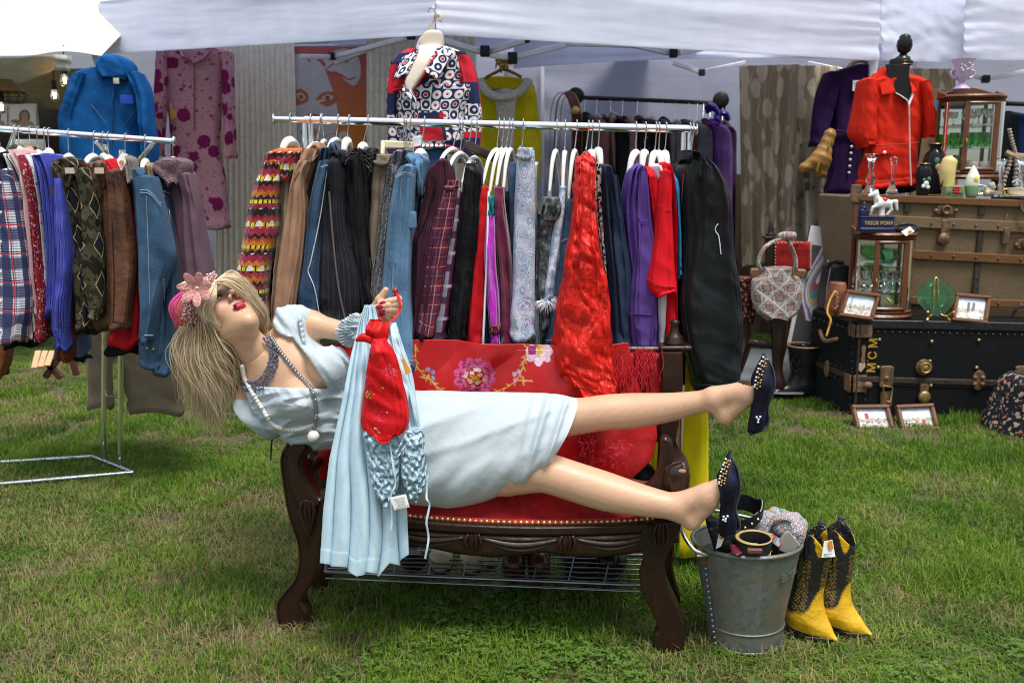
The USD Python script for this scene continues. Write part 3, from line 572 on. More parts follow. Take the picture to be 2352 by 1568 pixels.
t.part('shelf_end',tube(cr([sf1,sf1+[.035,.04,0],sb1+[.02,-.03,0],sb1],16),.006,10),DULLW);t.part('shelf_end',tube([sf0,sb0],.006,10),DULLW)
for k in range(1,6):q=k/6;t.part('shelf_wire',tube([sf0+(sb0-sf0)*q,sf1+(sb1-sf1)*q],.0025,6),DULLW)
for k in range(1,9):q=k/9;t.part('shelf_wire',tube([sf0+(sf1-sf0)*q,sb0+(sb1-sb0)*q],.0025,6),DULLW)
D=drail
def H(xr,xn,yn,tip,what,**k):return hanger(xr,yrail(xr)-1,xn,yn,tip,D(xr),what,**k)
wear('hooded_jacket','black hooded jacket embroidered in orange, red and yellow bands','jacket',0,RG,('body',hang([(368,650,695),(395,640,672),(470,622,664),(600,612,655),(780,592,632),(800,590,630)],3.0,.13,seed=1),ETHNIC),('sleeve',hang([(372,612,650),(400,598,652),(450,580,645),(534,563,640),(613,546,622),(700,540,616),(775,566,620)],2.84,.055,seed=2,fold=.10),ETHNIC),('hood',hang([(341,642,700),(352,622,706),(372,612,702),(398,624,690),(412,634,676)],2.90,.10,N=24,seed=3,top=.7,crump=.012),ETHNIC))
H(668,666,322,(648,345),'embroidered hooded jacket',near=.05,rad=.012)
wear('cardigan','pale cream knitted cardigan with beaded trim beside the hooded jacket','cardigan',0,RG,('body',hang([(362,690,706),(390,668,700),(470,658,690),(620,646,672),(745,640,665)],2.95,.11,seed=4),CREAMK))
wear('jacket','tan suede jacket with stand collar next to the dark denim jacket','jacket',0,RG,('body',hang([(346,712,742),(375,700,740),(430,690,722),(560,680,700),(700,660,682),(735,650,676)],2.93,.12,seed=5),TAN),('sleeve',hang([(372,690,716),(405,676,704),(487,662,706),(595,648,700),(680,638,690),(756,628,678)],2.84,.055,seed=6),TAN),('collar',hang([(328,726,742),(345,716,745),(368,712,742)],2.88,.06,N=16,seed=7,top=.8),TAN))
H(738,728,328,(694,372),'tan suede jacket');H(715,712,345,(704,368),'cream cardigan',near=.06)
wear('denim_jacket','dark blue denim jacket with white sleeve seam left of the pinstripe jacket','jacket',0,RG,('body',hang([(345,756,780),(370,748,778),(420,742,772),(560,735,752),(715,728,748)],2.93,.12,seed=8),DEN1),('sleeve',hang([(372,738,766),(400,730,764),(487,714,752),(600,700,744),(668,687,742),(730,678,742)],2.84,.055,seed=9),DEN1),('collar',hang([(328,762,776),(342,758,780),(366,752,784)],2.87,.05,N=16,seed=10,top=.8),DEN1))
H(778,772,318,(752,345),'dark denim jacket',near=.08);H(741,744,322,(738,336),'back of the tan jacket',near=.05)
wear('jacket','black pinstriped jacket right of the dark denim jacket','jacket',0,RG,('body',hang([(352,774,790),(372,770,796),(420,760,806),(520,750,815),(620,744,838),(740,744,850)],2.90,.13,seed=11,nf=4),PIN),('sleeve',hang([(380,764,790),(440,752,782),(560,742,782),(690,742,792),(735,745,800)],2.83,.05,seed=12),PIN),('collar',hang([(346,768,790),(360,764,796),(382,768,798)],2.86,.06,N=16,seed=13,top=.8),PIN))
H(803,797,323,(789,348),'pinstriped jacket',near=.04,rad=.011)
def fur(c,rad,n,L,seed,w=.0016):
 rg=np.random.default_rng(seed);q=rg.normal(size=(n,3));q/=np.linalg.norm(q,axis=1,keepdims=True);p0=A(c)+q*A(rad)*.8;dr=q*A(rad)/np.max(rad)+rg.normal(size=(n,3))*.35+[0,0,-.25];V,F=[],[]
 dr/=np.linalg.norm(dr,axis=1,keepdims=True);s=np.cross(dr,rg.normal(size=(n,3)));s/=np.linalg.norm(s,axis=1,keepdims=True);l=L*rg.uniform(.6,1.2,(n,1))
 V=np.stack([p0-s*w,p0+s*w,p0+dr*l*.6+[0,0,-.004]+s*w*.7,p0+dr*l+[0,0,-.012]],1).reshape(-1,3);return V,(np.arange(n)[:,None,None]*4+A([[0,1,2],[0,2,3]])).reshape(-1,3),None
FURM=plain('black_fur',(.010,.010,.012),.5,0,.4)
fc=P(824,374,2.86);fc2=P(856,366,2.95)
wear('coat','black coat with a thick fluffy fur collar in the middle of the rail','coat',0,RG,('body',hang([(372,812,850),(420,806,856),(520,812,860),(640,826,872),(735,838,878)],2.92,.13,seed=14),BLACK),('sleeve',hang([(395,806,840),(500,806,838),(620,822,850),(690,836,862)],2.84,.045,seed=15),BLACK),('fur_collar',cat(ball(fc,A([.034,.05,.045])*.9),fur(fc,(.036,.055,.048),2600,.018,1),ball(fc2,(.022,.04,.035)),fur(fc2,(.024,.045,.038),1200,.018,2)),FURM))
H(847,834,334,(826,348),'fur collared coat',near=.03,rad=.011)
wear('trousers','khaki trousers folded over a cream clip hanger','trousers',0,RG,('leg',hang([(356,866,902),(380,862,906),(408,858,900),(470,853,896),(560,847,884),(650,845,876),(720,846,870)],2.88,.05,seed=16,fold=.03,top=.8),KHAKI),('waistband',hang([(354,868,902),(376,863,905)],2.87,.055,N=8,top=1,fold=.02),KHAKI))
t=Thing('clothes_hanger','cream plastic clip hanger holding the khaki trousers','hanger',P(929,yrail(929),D(929)),'hangers on the rails');CRM=plain('cream_plastic',(.70,.66,.42),.4)
t.part('hook',hook(929,yrail(929),926,325,D(929)),STEEL);t.part('bar',bar(P(877,331,2.87),P(948,334,3.1),.010,.022,.003),CRM);t.part('arm',bar(P(880,328,2.87),P(878,356,2.86),.014,.012,.003,(1,0,0)),CRM);t.part('arm',bar(P(946,328,3.1),P(946,352,3.1),.014,.012,.003,(1,0,0)),CRM)
wear('jacket','grey snake print jacket hanging left of the light denim jacket','jacket',0,RG,('body',hang([(352,912,932),(376,900,928),(430,890,914),(560,880,900),(690,868,890)],2.93,.12,seed=17),SNAKE),('sleeve',hang([(384,890,914),(437,881,910),(520,870,900),(640,854,884),(735,848,880)],2.84,.045,seed=18),SNAKE))
H(934,930,346,(918,366),'grey snake print jacket',mat=BLACKP,kind='black',near=.06);H(944,940,350,(932,362),'second grey jacket',mat=BLACKP,kind='black',near=.05)
wear('jacket','second plain grey jacket squeezed between the snake print and light denim','jacket',0,RG,('body',hang([(350,926,946),(380,912,938),(450,904,926),(600,900,920),(690,900,920)],2.96,.1,seed=19),cloth('grey_cloth',(.11,.11,.115),.85)))
wear('denim_jacket','light blue denim jacket whose long sleeve hangs to the shawl','jacket',0,RG,('body',hang([(368,940,976),(400,926,972),(470,920,968),(600,915,960),(740,912,955)],2.94,.11,seed=20),DEN2),('sleeve',hang([(384,922,960),(410,912,956),(487,899,950),(595,886,948),(680,878,948),(770,888,952),(842,906,954)],2.82,.055,seed=21,fold=.09),DEN2),('cuff',hang([(832,905,955),(852,908,953)],2.818,.058,N=8,top=1,fold=.03),DEN2),('collar',hang([(352,938,962),(366,934,984),(392,950,978),(450,962,972)],2.87,.05,N=18,top=.8,seed=22),DEN2),('pocket',box(P(945,505,2.79),(.030,.012,.05),.004),DEN2))
H(976,966,350,(952,372),'light denim jacket',near=.06,rad=.012)
wear('waistcoat','dark maroon corduroy top left of the plaid trousers','waistcoat',0,RG,('body',hang([(372,1004,1034),(396,984,1042),(450,976,1044),(520,958,1040),(560,948,1030),(660,948,1010),(770,949,995)],2.90,.11,seed=23),CORD))
H(1057,1040,340,(1000,405),'maroon corduroy top');
wear('trousers','maroon plaid trousers hanging from clips beside the corduroy top','trousers',0,RG,('leg',hang([(420,1022,1050),(440,1016,1050),(500,1000,1042),(580,982,1030),(680,970,1016),(766,962,1000)],2.83,.045,seed=24,fold=.05,top=.8),PLAID),('waistband',hang([(414,1022,1051),(432,1017,1051)],2.825,.047,N=8,top=1,fold=.02),PLAID))
H(1064,1058,350,(1024,410),'maroon plaid trousers',clip=True)
wear('trousers','grey and purple checked trousers right of the maroon plaid trousers','trousers',0,RG,('leg',hang([(432,1046,1062),(520,1028,1058),(640,1008,1044),(786,984,1026)],2.87,.04,seed=25,fold=.05,top=.8),PLAID2))
wear('trousers','black leather trousers left of the red track trousers','trousers',0,RG,('leg',hang([(376,1070,1104),(400,1066,1110),(487,1056,1104),(613,1046,1094),(700,1038,1082),(780,1032,1074)],2.86,.055,seed=26,top=.8,fold=.12,crump=.010,csc=14),LEATHER))
H(1096,1090,360,(1062,420),'black leather trousers',clip=True)
t=Thing('clothes_hanger','flat dark wooden trouser hanger tilted over the white hangers','hanger',P(1076,yrail(1076),3.0),'hangers on the rails')
t.part('hook',hook(1084,yrail(1084),1078,326,3.0),STEEL);t.part('board',bar(P(1068,332,2.9),P(1134,362,3.05),.012,.028,.002),plain('dark_wood_hanger',(.03,.018,.014),.4))
def slim(label,rows,d,mat,seed,extra=(),name='trousers',b=.045,**k):return wear(name,label,name.replace('_',' '),d,RG,('leg',hang(rows,d,b,seed=seed,**{'fold':.05,'top':.35 if name in ('t_shirt','blouse') else .8,**k}),mat),*extra)
slim('red track trousers with a white side stripe and navy panel',[(428,1104,1122),(470,1098,1122),(580,1090,1120),(700,1080,1116),(792,1073,1110)],2.85,REDP,27,(('side_stripe',hang([(440,1121,1124),(600,1117,1120),(792,1108,1112)],2.83,.04,N=14,fold=0,crump=.002),WHITEJ),('side_panel',hang([(560,1119,1126),(700,1117,1128),(794,1111,1130)],2.86,.045,N=14),NAVY)))
slim('magenta satin trousers with a teal waistband',[(494,1116,1136),(530,1113,1138),(600,1113,1140),(680,1119,1146),(792,1127,1148)],2.84,MAG,28,(('waistband',hang([(450,1121,1135),(496,1119,1136)],2.845,.04,N=10,top=1),TEAL),('ankle_band',hang([(740,1122,1150),(756,1124,1150)],2.838,.047,N=6,top=1),plain('braid_trim',(.13,.03,.02),.8))),fold=.12)
slim('burgundy velvet trousers between the magenta and paisley trousers',[(430,1134,1158),(470,1135,1162),(560,1138,1172),(700,1144,1182),(792,1146,1190)],2.87,BURG,29,fold=.08,b=.06)
slim('short black striped trousers behind the paisley trousers',[(440,1155,1178),(500,1160,1182),(640,1168,1186)],2.93,PIN,30)
slim('blue denim skirt squeezed behind the paisley trousers',[(374,1172,1190),(420,1168,1192),(560,1172,1186),(640,1174,1184)],2.92,DEN3,31,name='skirt')
for x,xn,tip,w in ((1147,1141,(1108,425),'red track trousers'),(1158,1152,(1124,445),'magenta satin trousers'),(1171,1162,(1140,428),'burgundy velvet trousers'),(1178,1172,(1156,435),'short black striped trousers')):H(x,xn,342,tip,w,clip=True,near=.12)
slim('pale trousers printed with green and lilac paisley',[(342,1190,1224),(360,1188,1228),(450,1184,1229),(560,1179,1229),(680,1175,1230),(776,1173,1230)],2.83,PAIS,32,(('back_leg',hang([(372,1222,1236),(400,1220,1232),(560,1222,1232),(787,1222,1243)],2.88,.04,N=20),PAIS),('waistband',hang([(340,1191,1224),(362,1188,1227)],2.825,.047,N=8,top=1,fold=.02),PAIS)),fold=.035)
H(1202,1200,336,(1192,342),'paisley trousers',near=.1,mat=STEEL,kind='steel wire',rad=.003)
slim('charcoal acid washed jeans with a gathered waist',[(455,1248,1284),(470,1240,1288),(500,1236,1284),(520,1233,1276),(560,1232,1270),(660,1232,1262),(752,1240,1258)],2.87,ACID,33,(('waistband',hang([(452,1250,1284),(474,1238,1288),(498,1238,1286)],2.86,.06,N=14,top=1,fold=.16,crump=.012),ACID),),fold=.10,name='jeans',b=.055)
slim('pale blue washed denim shorts with a frayed white hem',[(428,1286,1300),(480,1280,1298),(540,1268,1292),(620,1256,1280),(688,1242,1272)],2.85,ICE,34,(('frayed_hem',fur(P(1257,690,2.82),(.022,.03,.012),300,.025,4,.001),WHITEJ),),name='shorts')
slim('mid blue denim skirt left of the red crinkled jacket',[(458,1304,1320),(520,1294,1322),(600,1280,1316),(700,1262,1306),(790,1249,1296)],2.86,DEN3,35,name='skirt')
for x,xn,yn,tip,w in ((1279,1276,345,(1262,440),'acid washed jeans'),(1298,1297,348,(1292,440),'pale washed shorts'),(1325,1320,345,(1306,456),'mid blue denim skirt')):H(x,xn,yn,tip,w,clip=True,near=.1)
wear('jacket','bright red crinkled taffeta jacket hanging down over the settee back','jacket',0,RG,('body',hang([(362,1326,1362),(400,1320,1364),(487,1314,1364),(560,1302,1372),(640,1290,1388),(740,1276,1392),(830,1274,1396),(880,1300,1408),(914,1334,1410)],[2.86,2.8,2.74,2.72,2.70],.06,N=110,M=150,seed=36,fold=.10,nf=6,crump=.016,csc=30),CRINK),('collar',hang([(348,1340,1348),(362,1332,1358),(374,1328,1362)],2.84,.05,N=14,top=.7,seed=37),CRINK))
H(1352,1346,346,(1340,366),'red crinkled jacket',near=.03,mat=BLACKP,kind='black',rad=.004)
slim('black and white blouse with pink blotches',[(381,1360,1378),(400,1358,1381),(470,1362,1384),(584,1376,1388),(700,1382,1390)],2.88,PRNT,38,name='blouse',b=.07)
wear('sweater','dark navy sweater right of the printed blouse','sweater',0,RG,('body',hang([(385,1376,1404),(420,1374,1414),(520,1380,1430),(640,1388,1446),(806,1392,1446)],2.90,.11,seed=39),NAVY),('sleeve',hang([(410,1398,1418),(500,1402,1430),(620,1408,1444),(720,1416,1450),(800,1424,1446)],2.83,.045,seed=40),NAVY))
wear('sweatshirt','purple fleece sweatshirt left of the red shirts','sweatshirt',0,RG,('body',hang([(384,1452,1474),(400,1440,1482),(480,1426,1492),(600,1436,1502),(700,1450,1504),(810,1454,1504)],2.90,.11,seed=41),PURP),('sleeve',hang([(400,1462,1482),(470,1458,1490),(560,1456,1500),(660,1446,1502),(732,1442,1500),(806,1452,1500)],2.82,.05,seed=42,fold=.1),PURP))
for x,xn,yn,tip,w in ((1361,1358,350,(1362,382),'printed blouse'),(1376,1374,345,(1380,380),'navy sweater'),(1461,1460,350,(1444,398),'purple sweatshirt')):H(x,xn,yn,tip,w,near=.05,rad=.010)
slim('plain red t-shirt between the purple sweatshirt and white t-shirt',[(382,1474,1490),(410,1476,1500),(470,1482,1508),(560,1490,1508),(640,1494,1510)],2.90,REDJ,43,name='t_shirt',b=.1)
slim('white t-shirt between two red t-shirts',[(384,1494,1514),(410,1500,1520),(480,1504,1522),(640,1498,1528),(700,1500,1528),(812,1506,1520)],2.89,WHITEJ,44,(('sleeve',hang([(600,1497,1526),(650,1498,1530),(662,1504,1524)],2.86,.05,N=14),WHITEJ),),name='t_shirt',b=.09)
wear('t_shirt','red t-shirt with a wide short sleeve next to the black bomber jacket','t shirt',0,RG,('body',hang([(380,1514,1532),(420,1514,1540),(560,1516,1548),(700,1520,1550),(806,1516,1552)],2.88,.09,seed=45),REDJ),('sleeve',hang([(396,1516,1536),(440,1510,1540),(520,1502,1544),(600,1490,1546),(650,1482,1548),(672,1500,1548)],2.80,.06,seed=46,fold=.06),REDJ))
slim('blue t-shirt peeking out beside the black bomber jacket',[(388,1530,1542),(440,1540,1554),(560,1544,1557),(632,1546,1558)],2.87,BLUEJ,47,name='t_shirt',b=.08)
for x,xn,yn,tip,w in ((1483,1480,350,(1474,386),'first red t-shirt'),(1507,1504,352,(1494,388),'white t-shirt'),(1514,1513,352,(1520,384),'red t-shirt with wide sleeve'),(1530,1527,352,(1534,392),'blue t-shirt')):H(x,xn,yn,tip,w,near=.05,rad=.010)
wear('bomber_jacket','black satin bomber jacket at the right end of the rail','jacket',0,RG,('body',hang([(372,1562,1606),(400,1550,1620),(520,1552,1636),(660,1556,1648),(760,1566,1660),(840,1584,1672),(890,1598,1678)],2.90,.13,N=60,seed=48,fold=.10,crump=.012,csc=7),BOMBER),('sleeve',hang([(362,1604,1618),(378,1602,1636),(402,1600,1650),(430,1596,1660),(490,1590,1668),(592,1572,1680),(680,1560,1692),(780,1572,1692),(850,1594,1686),(896,1606,1678)],2.80,.07,N=80,M=90,seed=49,fold=.20,nf=4,crump=.016,csc=9,top=.65),BOMBER),('collar',hang([(346,1568,1592),(352,1566,1600),(376,1558,1612)],2.86,.08,N=16,top=.8,seed=50),BLACK),('cuff',hang([(884,1606,1680),(906,1608,1676)],2.80,.065,N=8,top=1,fold=.04),BLACK))
H(1592,1588,346,(1580,366),'black bomber jacket',near=.04,mat=STEEL,kind='steel wire',rad=.003);H(1585,1583,346,(1600,360),'yellow trousers',near=-.06,mat=STEEL,kind='thin wire',rad=.003)
YEL=cloth('yellow_cotton',(.74,.62,.010),.85,.1,.3)
wear('trousers','bright yellow trousers hanging behind the right end of the settee','trousers',0,RG,('leg',hang([(560,1560,1600),(850,1560,1616),(1000,1556,1630),(1260,1545,1626)],3.0,.05,seed=51,fold=.03),YEL),('leg',hang([(600,1540,1566),(900,1516,1560),(1030,1494,1540),(1100,1494,1530)],3.06,.04,seed=52),YEL))
def lie(t,pts,n=24,off=.0015):
 q=cr(pts,n);o=[]
 for x,y in q:
  d=np.hypot(*(t.px-[x,y]).T);k=d<max(7,d.min()+2);o.append(t.v[k][:,1].min())
 o=np.convolve(np.pad(o,2,'edge'),np.ones(5)/5,'valid');return A([P(x,y,e-off) for (x,y),e in zip(q,o)])
def stitch(key,pts,mat,r=.0012,nm='seam',n=24):
 t=next(v for k,v in WORN.items() if key in k);t.part(nm,tube(lie(t,pts,n),r,5),mat,True)
def dots(key,pts,n,r,mat,nm='button'):
 t=next(v for k,v in WORN.items() if key in k)
 for c in lie(t,pts,n):t.part(nm,ball(c,A([r,r*.5,r]),1),mat)
TH_L,TH_D,TH_W,TH_T=plain('pale_thread_blue',(.30,.36,.42),.8),plain('dark_thread',(.012,.012,.014),.9),plain('white_thread',(.6,.62,.66),.8),plain('tan_thread',(.16,.09,.055),.9)
k_='dark blue denim jacket with white';stitch(k_,[(752,392),(735,500),(714,600),(708,624),(722,660),(734,722)],TH_W,.0016);stitch(k_,[(737,384),(752,380),(764,390)],TH_L);stitch(k_,[(684,712),(740,716)],TH_L)
k_='black pinstriped';stitch(k_,[(756,440),(764,540),(776,650),(792,732)],plain('grey_braid',(.10,.095,.085),.9),.003,'braid',30);stitch(k_,[(800,560),(824,562),(826,590)],TH_D)
k_='tan suede';stitch(k_,[(688,392),(672,420),(668,440)],TH_T,.0016);stitch(k_,[(704,420),(694,520),(676,640),(652,750)],TH_T);stitch(k_,[(634,728),(680,730)],TH_T,.0016)
k_='light blue denim';stitch(k_,[(908,404),(930,396),(952,402)],TH_L);stitch(k_,[(908,408),(930,400),(952,406)],TH_L);stitch(k_,[(922,410),(914,520),(902,640),(910,760)],TH_L);stitch(k_,[(906,826),(954,828)],TH_L);stitch(k_,[(890,600),(930,612)],plain('denim_shadow_thread',(.05,.10,.17),.9));dots(k_,[(916,838),(942,838)],2,.004,BRASS)
k_='purple fleece';stitch(k_,[(1462,420),(1458,470),(1470,506),(1492,508)],plain('purple_thread',(.05,.025,.13),.9),.0016);stitch(k_,[(1474,512),(1468,640),(1466,740)],MATS['purple_thread']);stitch(k_,[(1446,720),(1500,724)],MATS['purple_thread'],.0022)
k_='red t-shirt with a wide';stitch(k_,[(1486,638),(1516,656),(1546,658)],plain('red_thread_dark',(.26,.006,.010),.9),.0014);stitch(k_,[(1512,470),(1530,482),(1544,484)],MATS['red_thread_dark'])
k_='dark navy sweater';stitch(k_,[(1402,430),(1412,540),(1424,700)],TH_D,.0018);stitch(k_,[(1400,500),(1430,506)],TH_D)
k_='black satin bomber';stitch(k_,[(1606,380),(1592,440),(1580,560),(1570,680),(1590,830)],TH_D,.0024,'seam',40);stitch(k_,[(1650,514),(1644,522),(1644,532),(1650,540),(1653,556),(1656,584)],TH_W,.0018,'emblem');stitch(k_,[(1570,400),(1562,520),(1562,640)],STEEL,.0016,'zip');stitch(k_,[(1604,884),(1680,886)],TH_D,.002)
stitch('black coat with a thick',[(824,410),(826,520),(838,640)],TH_D,.002);dots('black coat with a thick',[(846,430),(852,560)],4,.006,BLACKP)
stitch('maroon plaid trousers hanging',[(1032,434),(1008,560),(988,700),(982,764)],plain('maroon_thread',(.05,.008,.016),.9));stitch('black leather trousers',[(1086,400),(1072,560),(1052,770)],TH_D,.0022);stitch('khaki trousers',[(874,384),(868,500),(858,640)],TH_T);stitch('mid blue denim skirt',[(1290,554),(1304,552),(1300,600)],TH_L);stitch('mid blue denim skirt',[(1254,780),(1296,782)],TH_L)
k_='dark maroon corduroy';stitch(k_,[(990,396),(1000,420),(978,500),(952,560)],TH_D,.0022)
# ---------------------------------------------------------------- left rail
LG='clothes on the chrome rail at the left'
def dl(x):return 3.82+(x+60)/463*.13
def yl(x):return 292+(x+60)/463*33
t=Thing('garment_rack','chrome garment rack cut by the left edge of the view','garment rack',G(100,1090))
t.part('rail',tube([P(-90,290,dl(-90)),P(400,325,dl(400))],.0125,20),CHROME);e=P(401,325,dl(401));t.part('end_cap',lathe([(.001,-.004),(.016,-.004),(.021,0),(.016,.004),(.001,.005)],e,20,axis=(1,0,0)),CHROME)
f0,f1,b0,b1=G(-120,1122,.02),G(306,1084,.02),G(-120,1068,.02),G(212,1048,.02)
for a,b_ in ((f0,f1),(b0,b1),(b1,f1)):t.part('base_bar',tube([a,b_],.009,14),plain('worn_chrome',(.42,.44,.48),.2,1.,.15))
for x,xb,yb,yt in ((243,238,1052,332),(280,276,1066,345)):
 b_=G(xb,yb,.03);a=P(x,yt,b_[1]-.02);t.part('post',tube([a,b_],.0125,16),CHROME)
t.part('cross_bar',tube([P(237,908,4.18),P(277,912,4.08)],.007,10),CHROME)
for a,b_ in (((222,327,3.9),(262,372,4.05)),((352,330,3.95),(300,392,4.12)),((34,305,3.85),(10,372,4.0))):t.part('brace',tube([P(*a),P(*b_)],.010,12),CHROME)
def HL(xr,xn,yn,tip,what,**k):return hanger(xr,yl(xr)-1,xn,yn,tip,dl(xr),what,**{'near':.08,'rad':.011,**k})
PATCH=pat('navy_patchwork',lambda g,u,v,uv,p:g.mix(g.m('greater_than',g.m('fraction',g.m('add',g.m('divide',g.m('add',u,g.m('multiply',v,.55)),.10),g.m('multiply',g.m('floor',g.m('divide',v,.13)),.37))),.52),g.mix(band(g,fr(g,g.m('subtract',v,g.m('multiply',u,.4)),.012),0.,.45),(.70,.70,.74),(.05,.065,.15)),g.mix(g.m('multiply',band(g,fr(g,u,.012),.2,.5),band(g,fr(g,v,.012),.2,.6)),(.040,.055,.14),(.65,.66,.72))),.85)
PATCHR=plaid('navy_patchwork_red',(.70,.70,.74),[('v',.010,0.,.4,(.10,.12,.22),.8),('u',.075,.0,.42,(.025,.035,.10),.92),('v',.11,.5,.9,(.03,.04,.11),.88),('u',.075,.47,.52,(.40,.03,.05),1.),('u',.075,.55,.58,(.02,.025,.07),1.),('v',.11,.0,.05,(.40,.03,.05),1.),('v',.11,.08,.11,(.02,.025,.07),1.)],rough=.85)
BW=stripes('black_white_stripe',.034,[(0,(.70,.69,.66)),(.5,(.015,.015,.017))],rough=.8)
BLST=stripes('blue_stripe',.013,[(0,(.045,.06,.33)),(.62,(.008,.010,.05)),(.85,(.10,.12,.42))],rough=.7)
PINKS=cloth('pale_pink_cotton',(.56,.36,.38),.8,.07,.2);PERI=cloth('periwinkle_cotton',(.14,.18,.42),.8,.1,.2)
FLR=floral('red_navy_floral',(.24,.016,.026),[((.50,.48,.50),2.2,.22),((.03,.03,.09),1.6,.20),((.62,.6,.6),3.,.16)],30);FLW=floral('white_floral',(.62,.63,.68),[((.20,.24,.36),1.0,.24),((.32,.22,.12),1.3,.18),((.16,.2,.16),2.2,.16)],24)
DOTB=floral('rust_dotted',(.17,.040,.020),[((.28,.20,.07),2.4,.22),((.05,.10,.06),2.4,.16)],34)
def diamonds(g,u,v,uv,p):
 a=g.m('pingpong',u,.05);b=g.m('pingpong',v,.075);k=g.m('add',g.m('divide',a,.05),g.m('divide',b,.075));n=g.noise(p,11,4)
 camo=g.ramp(n,[(0,(.012,.011,.008)),(.45,(.050,.050,.030)),(.53,(.030,.018,.012)),(.60,(.075,.075,.045))],False)
 c=g.mix(g.m('less_than',k,.62),camo,(.014,.016,.022));return g.mix(band(g,k,.62,.70),c,(.40,.32,.16))
DIAM=pat('diamond_patchwork',diamonds,.7,.4);BROWN=plain('brown_leather',(.095,.038,.018),.55,0,.45,9,.5,40);REDW=cloth('red_wool',(.46,.012,.020),.9,.12);MAUVE=cloth('mauve_canvas',(.135,.080,.105),.9,.1,.3);FLEECE=plain('mauve_fleece',(.15,.095,.115),.95,0,.4,90,1.0,130);CORDC=cloth('tan_corduroy',(.30,.22,.13),.9,.2,.5,260);GREYC=cloth('grey_corduroy',(.24,.21,.19),.9,.2,.5,260)
def L(label,name,cat,*parts):return wear(name,label,cat,0,LG,*[(p[0],hang(p[1],p[2],p[3],seed=hash(label)%1+sum(map(ord,label))%50+k,N=40,M=56,**(p[5] if len(p)>5 else {})),p[4]) for k,p in enumerate(parts)])
L('teal and white striped shirt at the left edge of the view','shirt','shirt',('body',[(350,-30,0),(380,-40,8),(600,-40,9),(770,-40,6)],3.80,.10,stripes('teal_stripe',.03,[(0,(.02,.3,.32)),(.5,(.62,.64,.66))])))
L('navy, white and red patchwork shirt leftmost on the left rail','shirt','shirt',('body',[(368,-16,12),(400,-30,26),(480,-40,42),(600,-40,58),(782,-40,56)],3.74,.10,PATCHR),('sleeve',[(395,8,28),(450,4,40),(530,2,56),(620,2,70),(700,4,74),(782,10,58)],3.64,.055,PATCHR))
L('black shirt between patchwork and zebra striped shirts','shirt','shirt',('body',[(355,18,40),(390,20,50),(500,40,70),(640,50,76),(790,30,78)],3.78,.10,BLACK))
L('black and white striped shirt with striped cuff','shirt','shirt',('body',[(358,34,58),(390,44,72),(437,54,80),(560,62,88),(690,66,90)],3.76,.09,BW),('cuff',[(680,70,90),(720,72,98),(776,76,102)],3.72,.05,BW))
L('pale pink shirt right of the black and white stripes','shirt','shirt',('body',[(348,46,66),(380,60,80),(437,74,90),(560,82,106),(660,86,110),(718,90,108)],3.75,.085,PINKS))
L('red and navy flowered shirt next to the pale pink shirt','shirt','shirt',('body',[(360,64,82),(400,78,96),(480,90,106),(600,100,118),(700,104,130),(774,100,128)],3.75,.085,FLR))
L('white shirt with sketchy flowers','shirt','shirt',('body',[(360,78,98),(400,92,112),(480,104,122),(600,114,130),(680,118,132)],3.77,.085,FLW))
L('blue shirt with black stripes and knotted cuff','shirt','shirt',('body',[(360,98,124),(400,112,140),(480,120,152),(600,126,158),(720,126,158)],3.74,.09,BLST),('sleeve',[(410,126,142),(500,132,158),(600,136,168),(680,130,162),(742,124,158),(760,128,156),(800,140,160)],3.66,.045,BLST))
L('rust red shirt with tiny dots','shirt','shirt',('body',[(372,122,140),(430,136,152),(520,150,168),(600,156,184),(640,156,192),(720,158,180),(820,150,178)],3.77,.085,DOTB))
L('plain periwinkle blue shirt behind the rust dotted shirt','shirt','shirt',('body',[(362,118,142),(400,136,160),(470,150,168),(600,160,180),(810,140,196)],3.82,.09,PERI))
L('dark patchwork jacket with black diamonds and gold outlines','jacket','jacket',('body',[(378,142,190),(400,146,202),(450,162,212),(560,180,226),(680,192,236),(757,194,236)],3.78,.11,DIAM),('sleeve',[(392,180,208),(430,186,222),(520,196,232),(620,194,240),(700,208,242),(728,210,238)],3.66,.05,DIAM),('collar',[(368,142,182),(384,150,192),(430,166,178)],3.72,.06,DIAM))
L('brown leather blazer with wide lapel','blazer','jacket',('body',[(380,200,250),(410,214,280),(500,226,296),(620,238,300),(745,236,296)],3.80,.11,BROWN),('sleeve',[(396,250,284),(440,250,296),(534,252,306),(610,258,312),(690,258,306),(752,256,300)],3.67,.05,BROWN),('collar',[(368,228,240),(380,224,254),(420,222,250),(462,222,236)],3.71,.05,BROWN))
L('bright red wool coat behind the brown leather blazer','coat','coat',('body',[(372,250,272),(410,264,296),(500,280,316),(600,284,326),(700,272,330),(789,266,329)],3.78,.085,REDW))
L('black jacket squeezed between red coat and denim','jacket','jacket',('body',[(372,262,280),(420,290,314),(500,304,322),(700,318,336),(806,250,330)],3.83,.085,BLACK))
L('mid blue denim jacket with a grey corduroy collar','denim_jacket','jacket',('body',[(392,300,348),(420,310,366),(520,320,386),(660,330,392),(780,330,392),(834,334,388)],3.80,.10,DEN3),('sleeve',[(410,322,360),(450,318,370),(520,322,386),(590,328,398),(650,330,380),(720,332,364),(782,332,350)],3.67,.055,DEN3),('collar',[(356,296,300),(372,288,308),(418,304,314)],3.72,.05,GREYC))
L('dark blue denim jacket with a tan corduroy collar','denim_jacket','jacket',('body',[(400,348,378),(440,366,396),(530,384,410),(640,390,424),(780,386,424),(850,368,412)],3.80,.09,DEN1),('collar',[(374,344,350),(390,340,358),(438,350,362)],3.73,.045,CORDC))
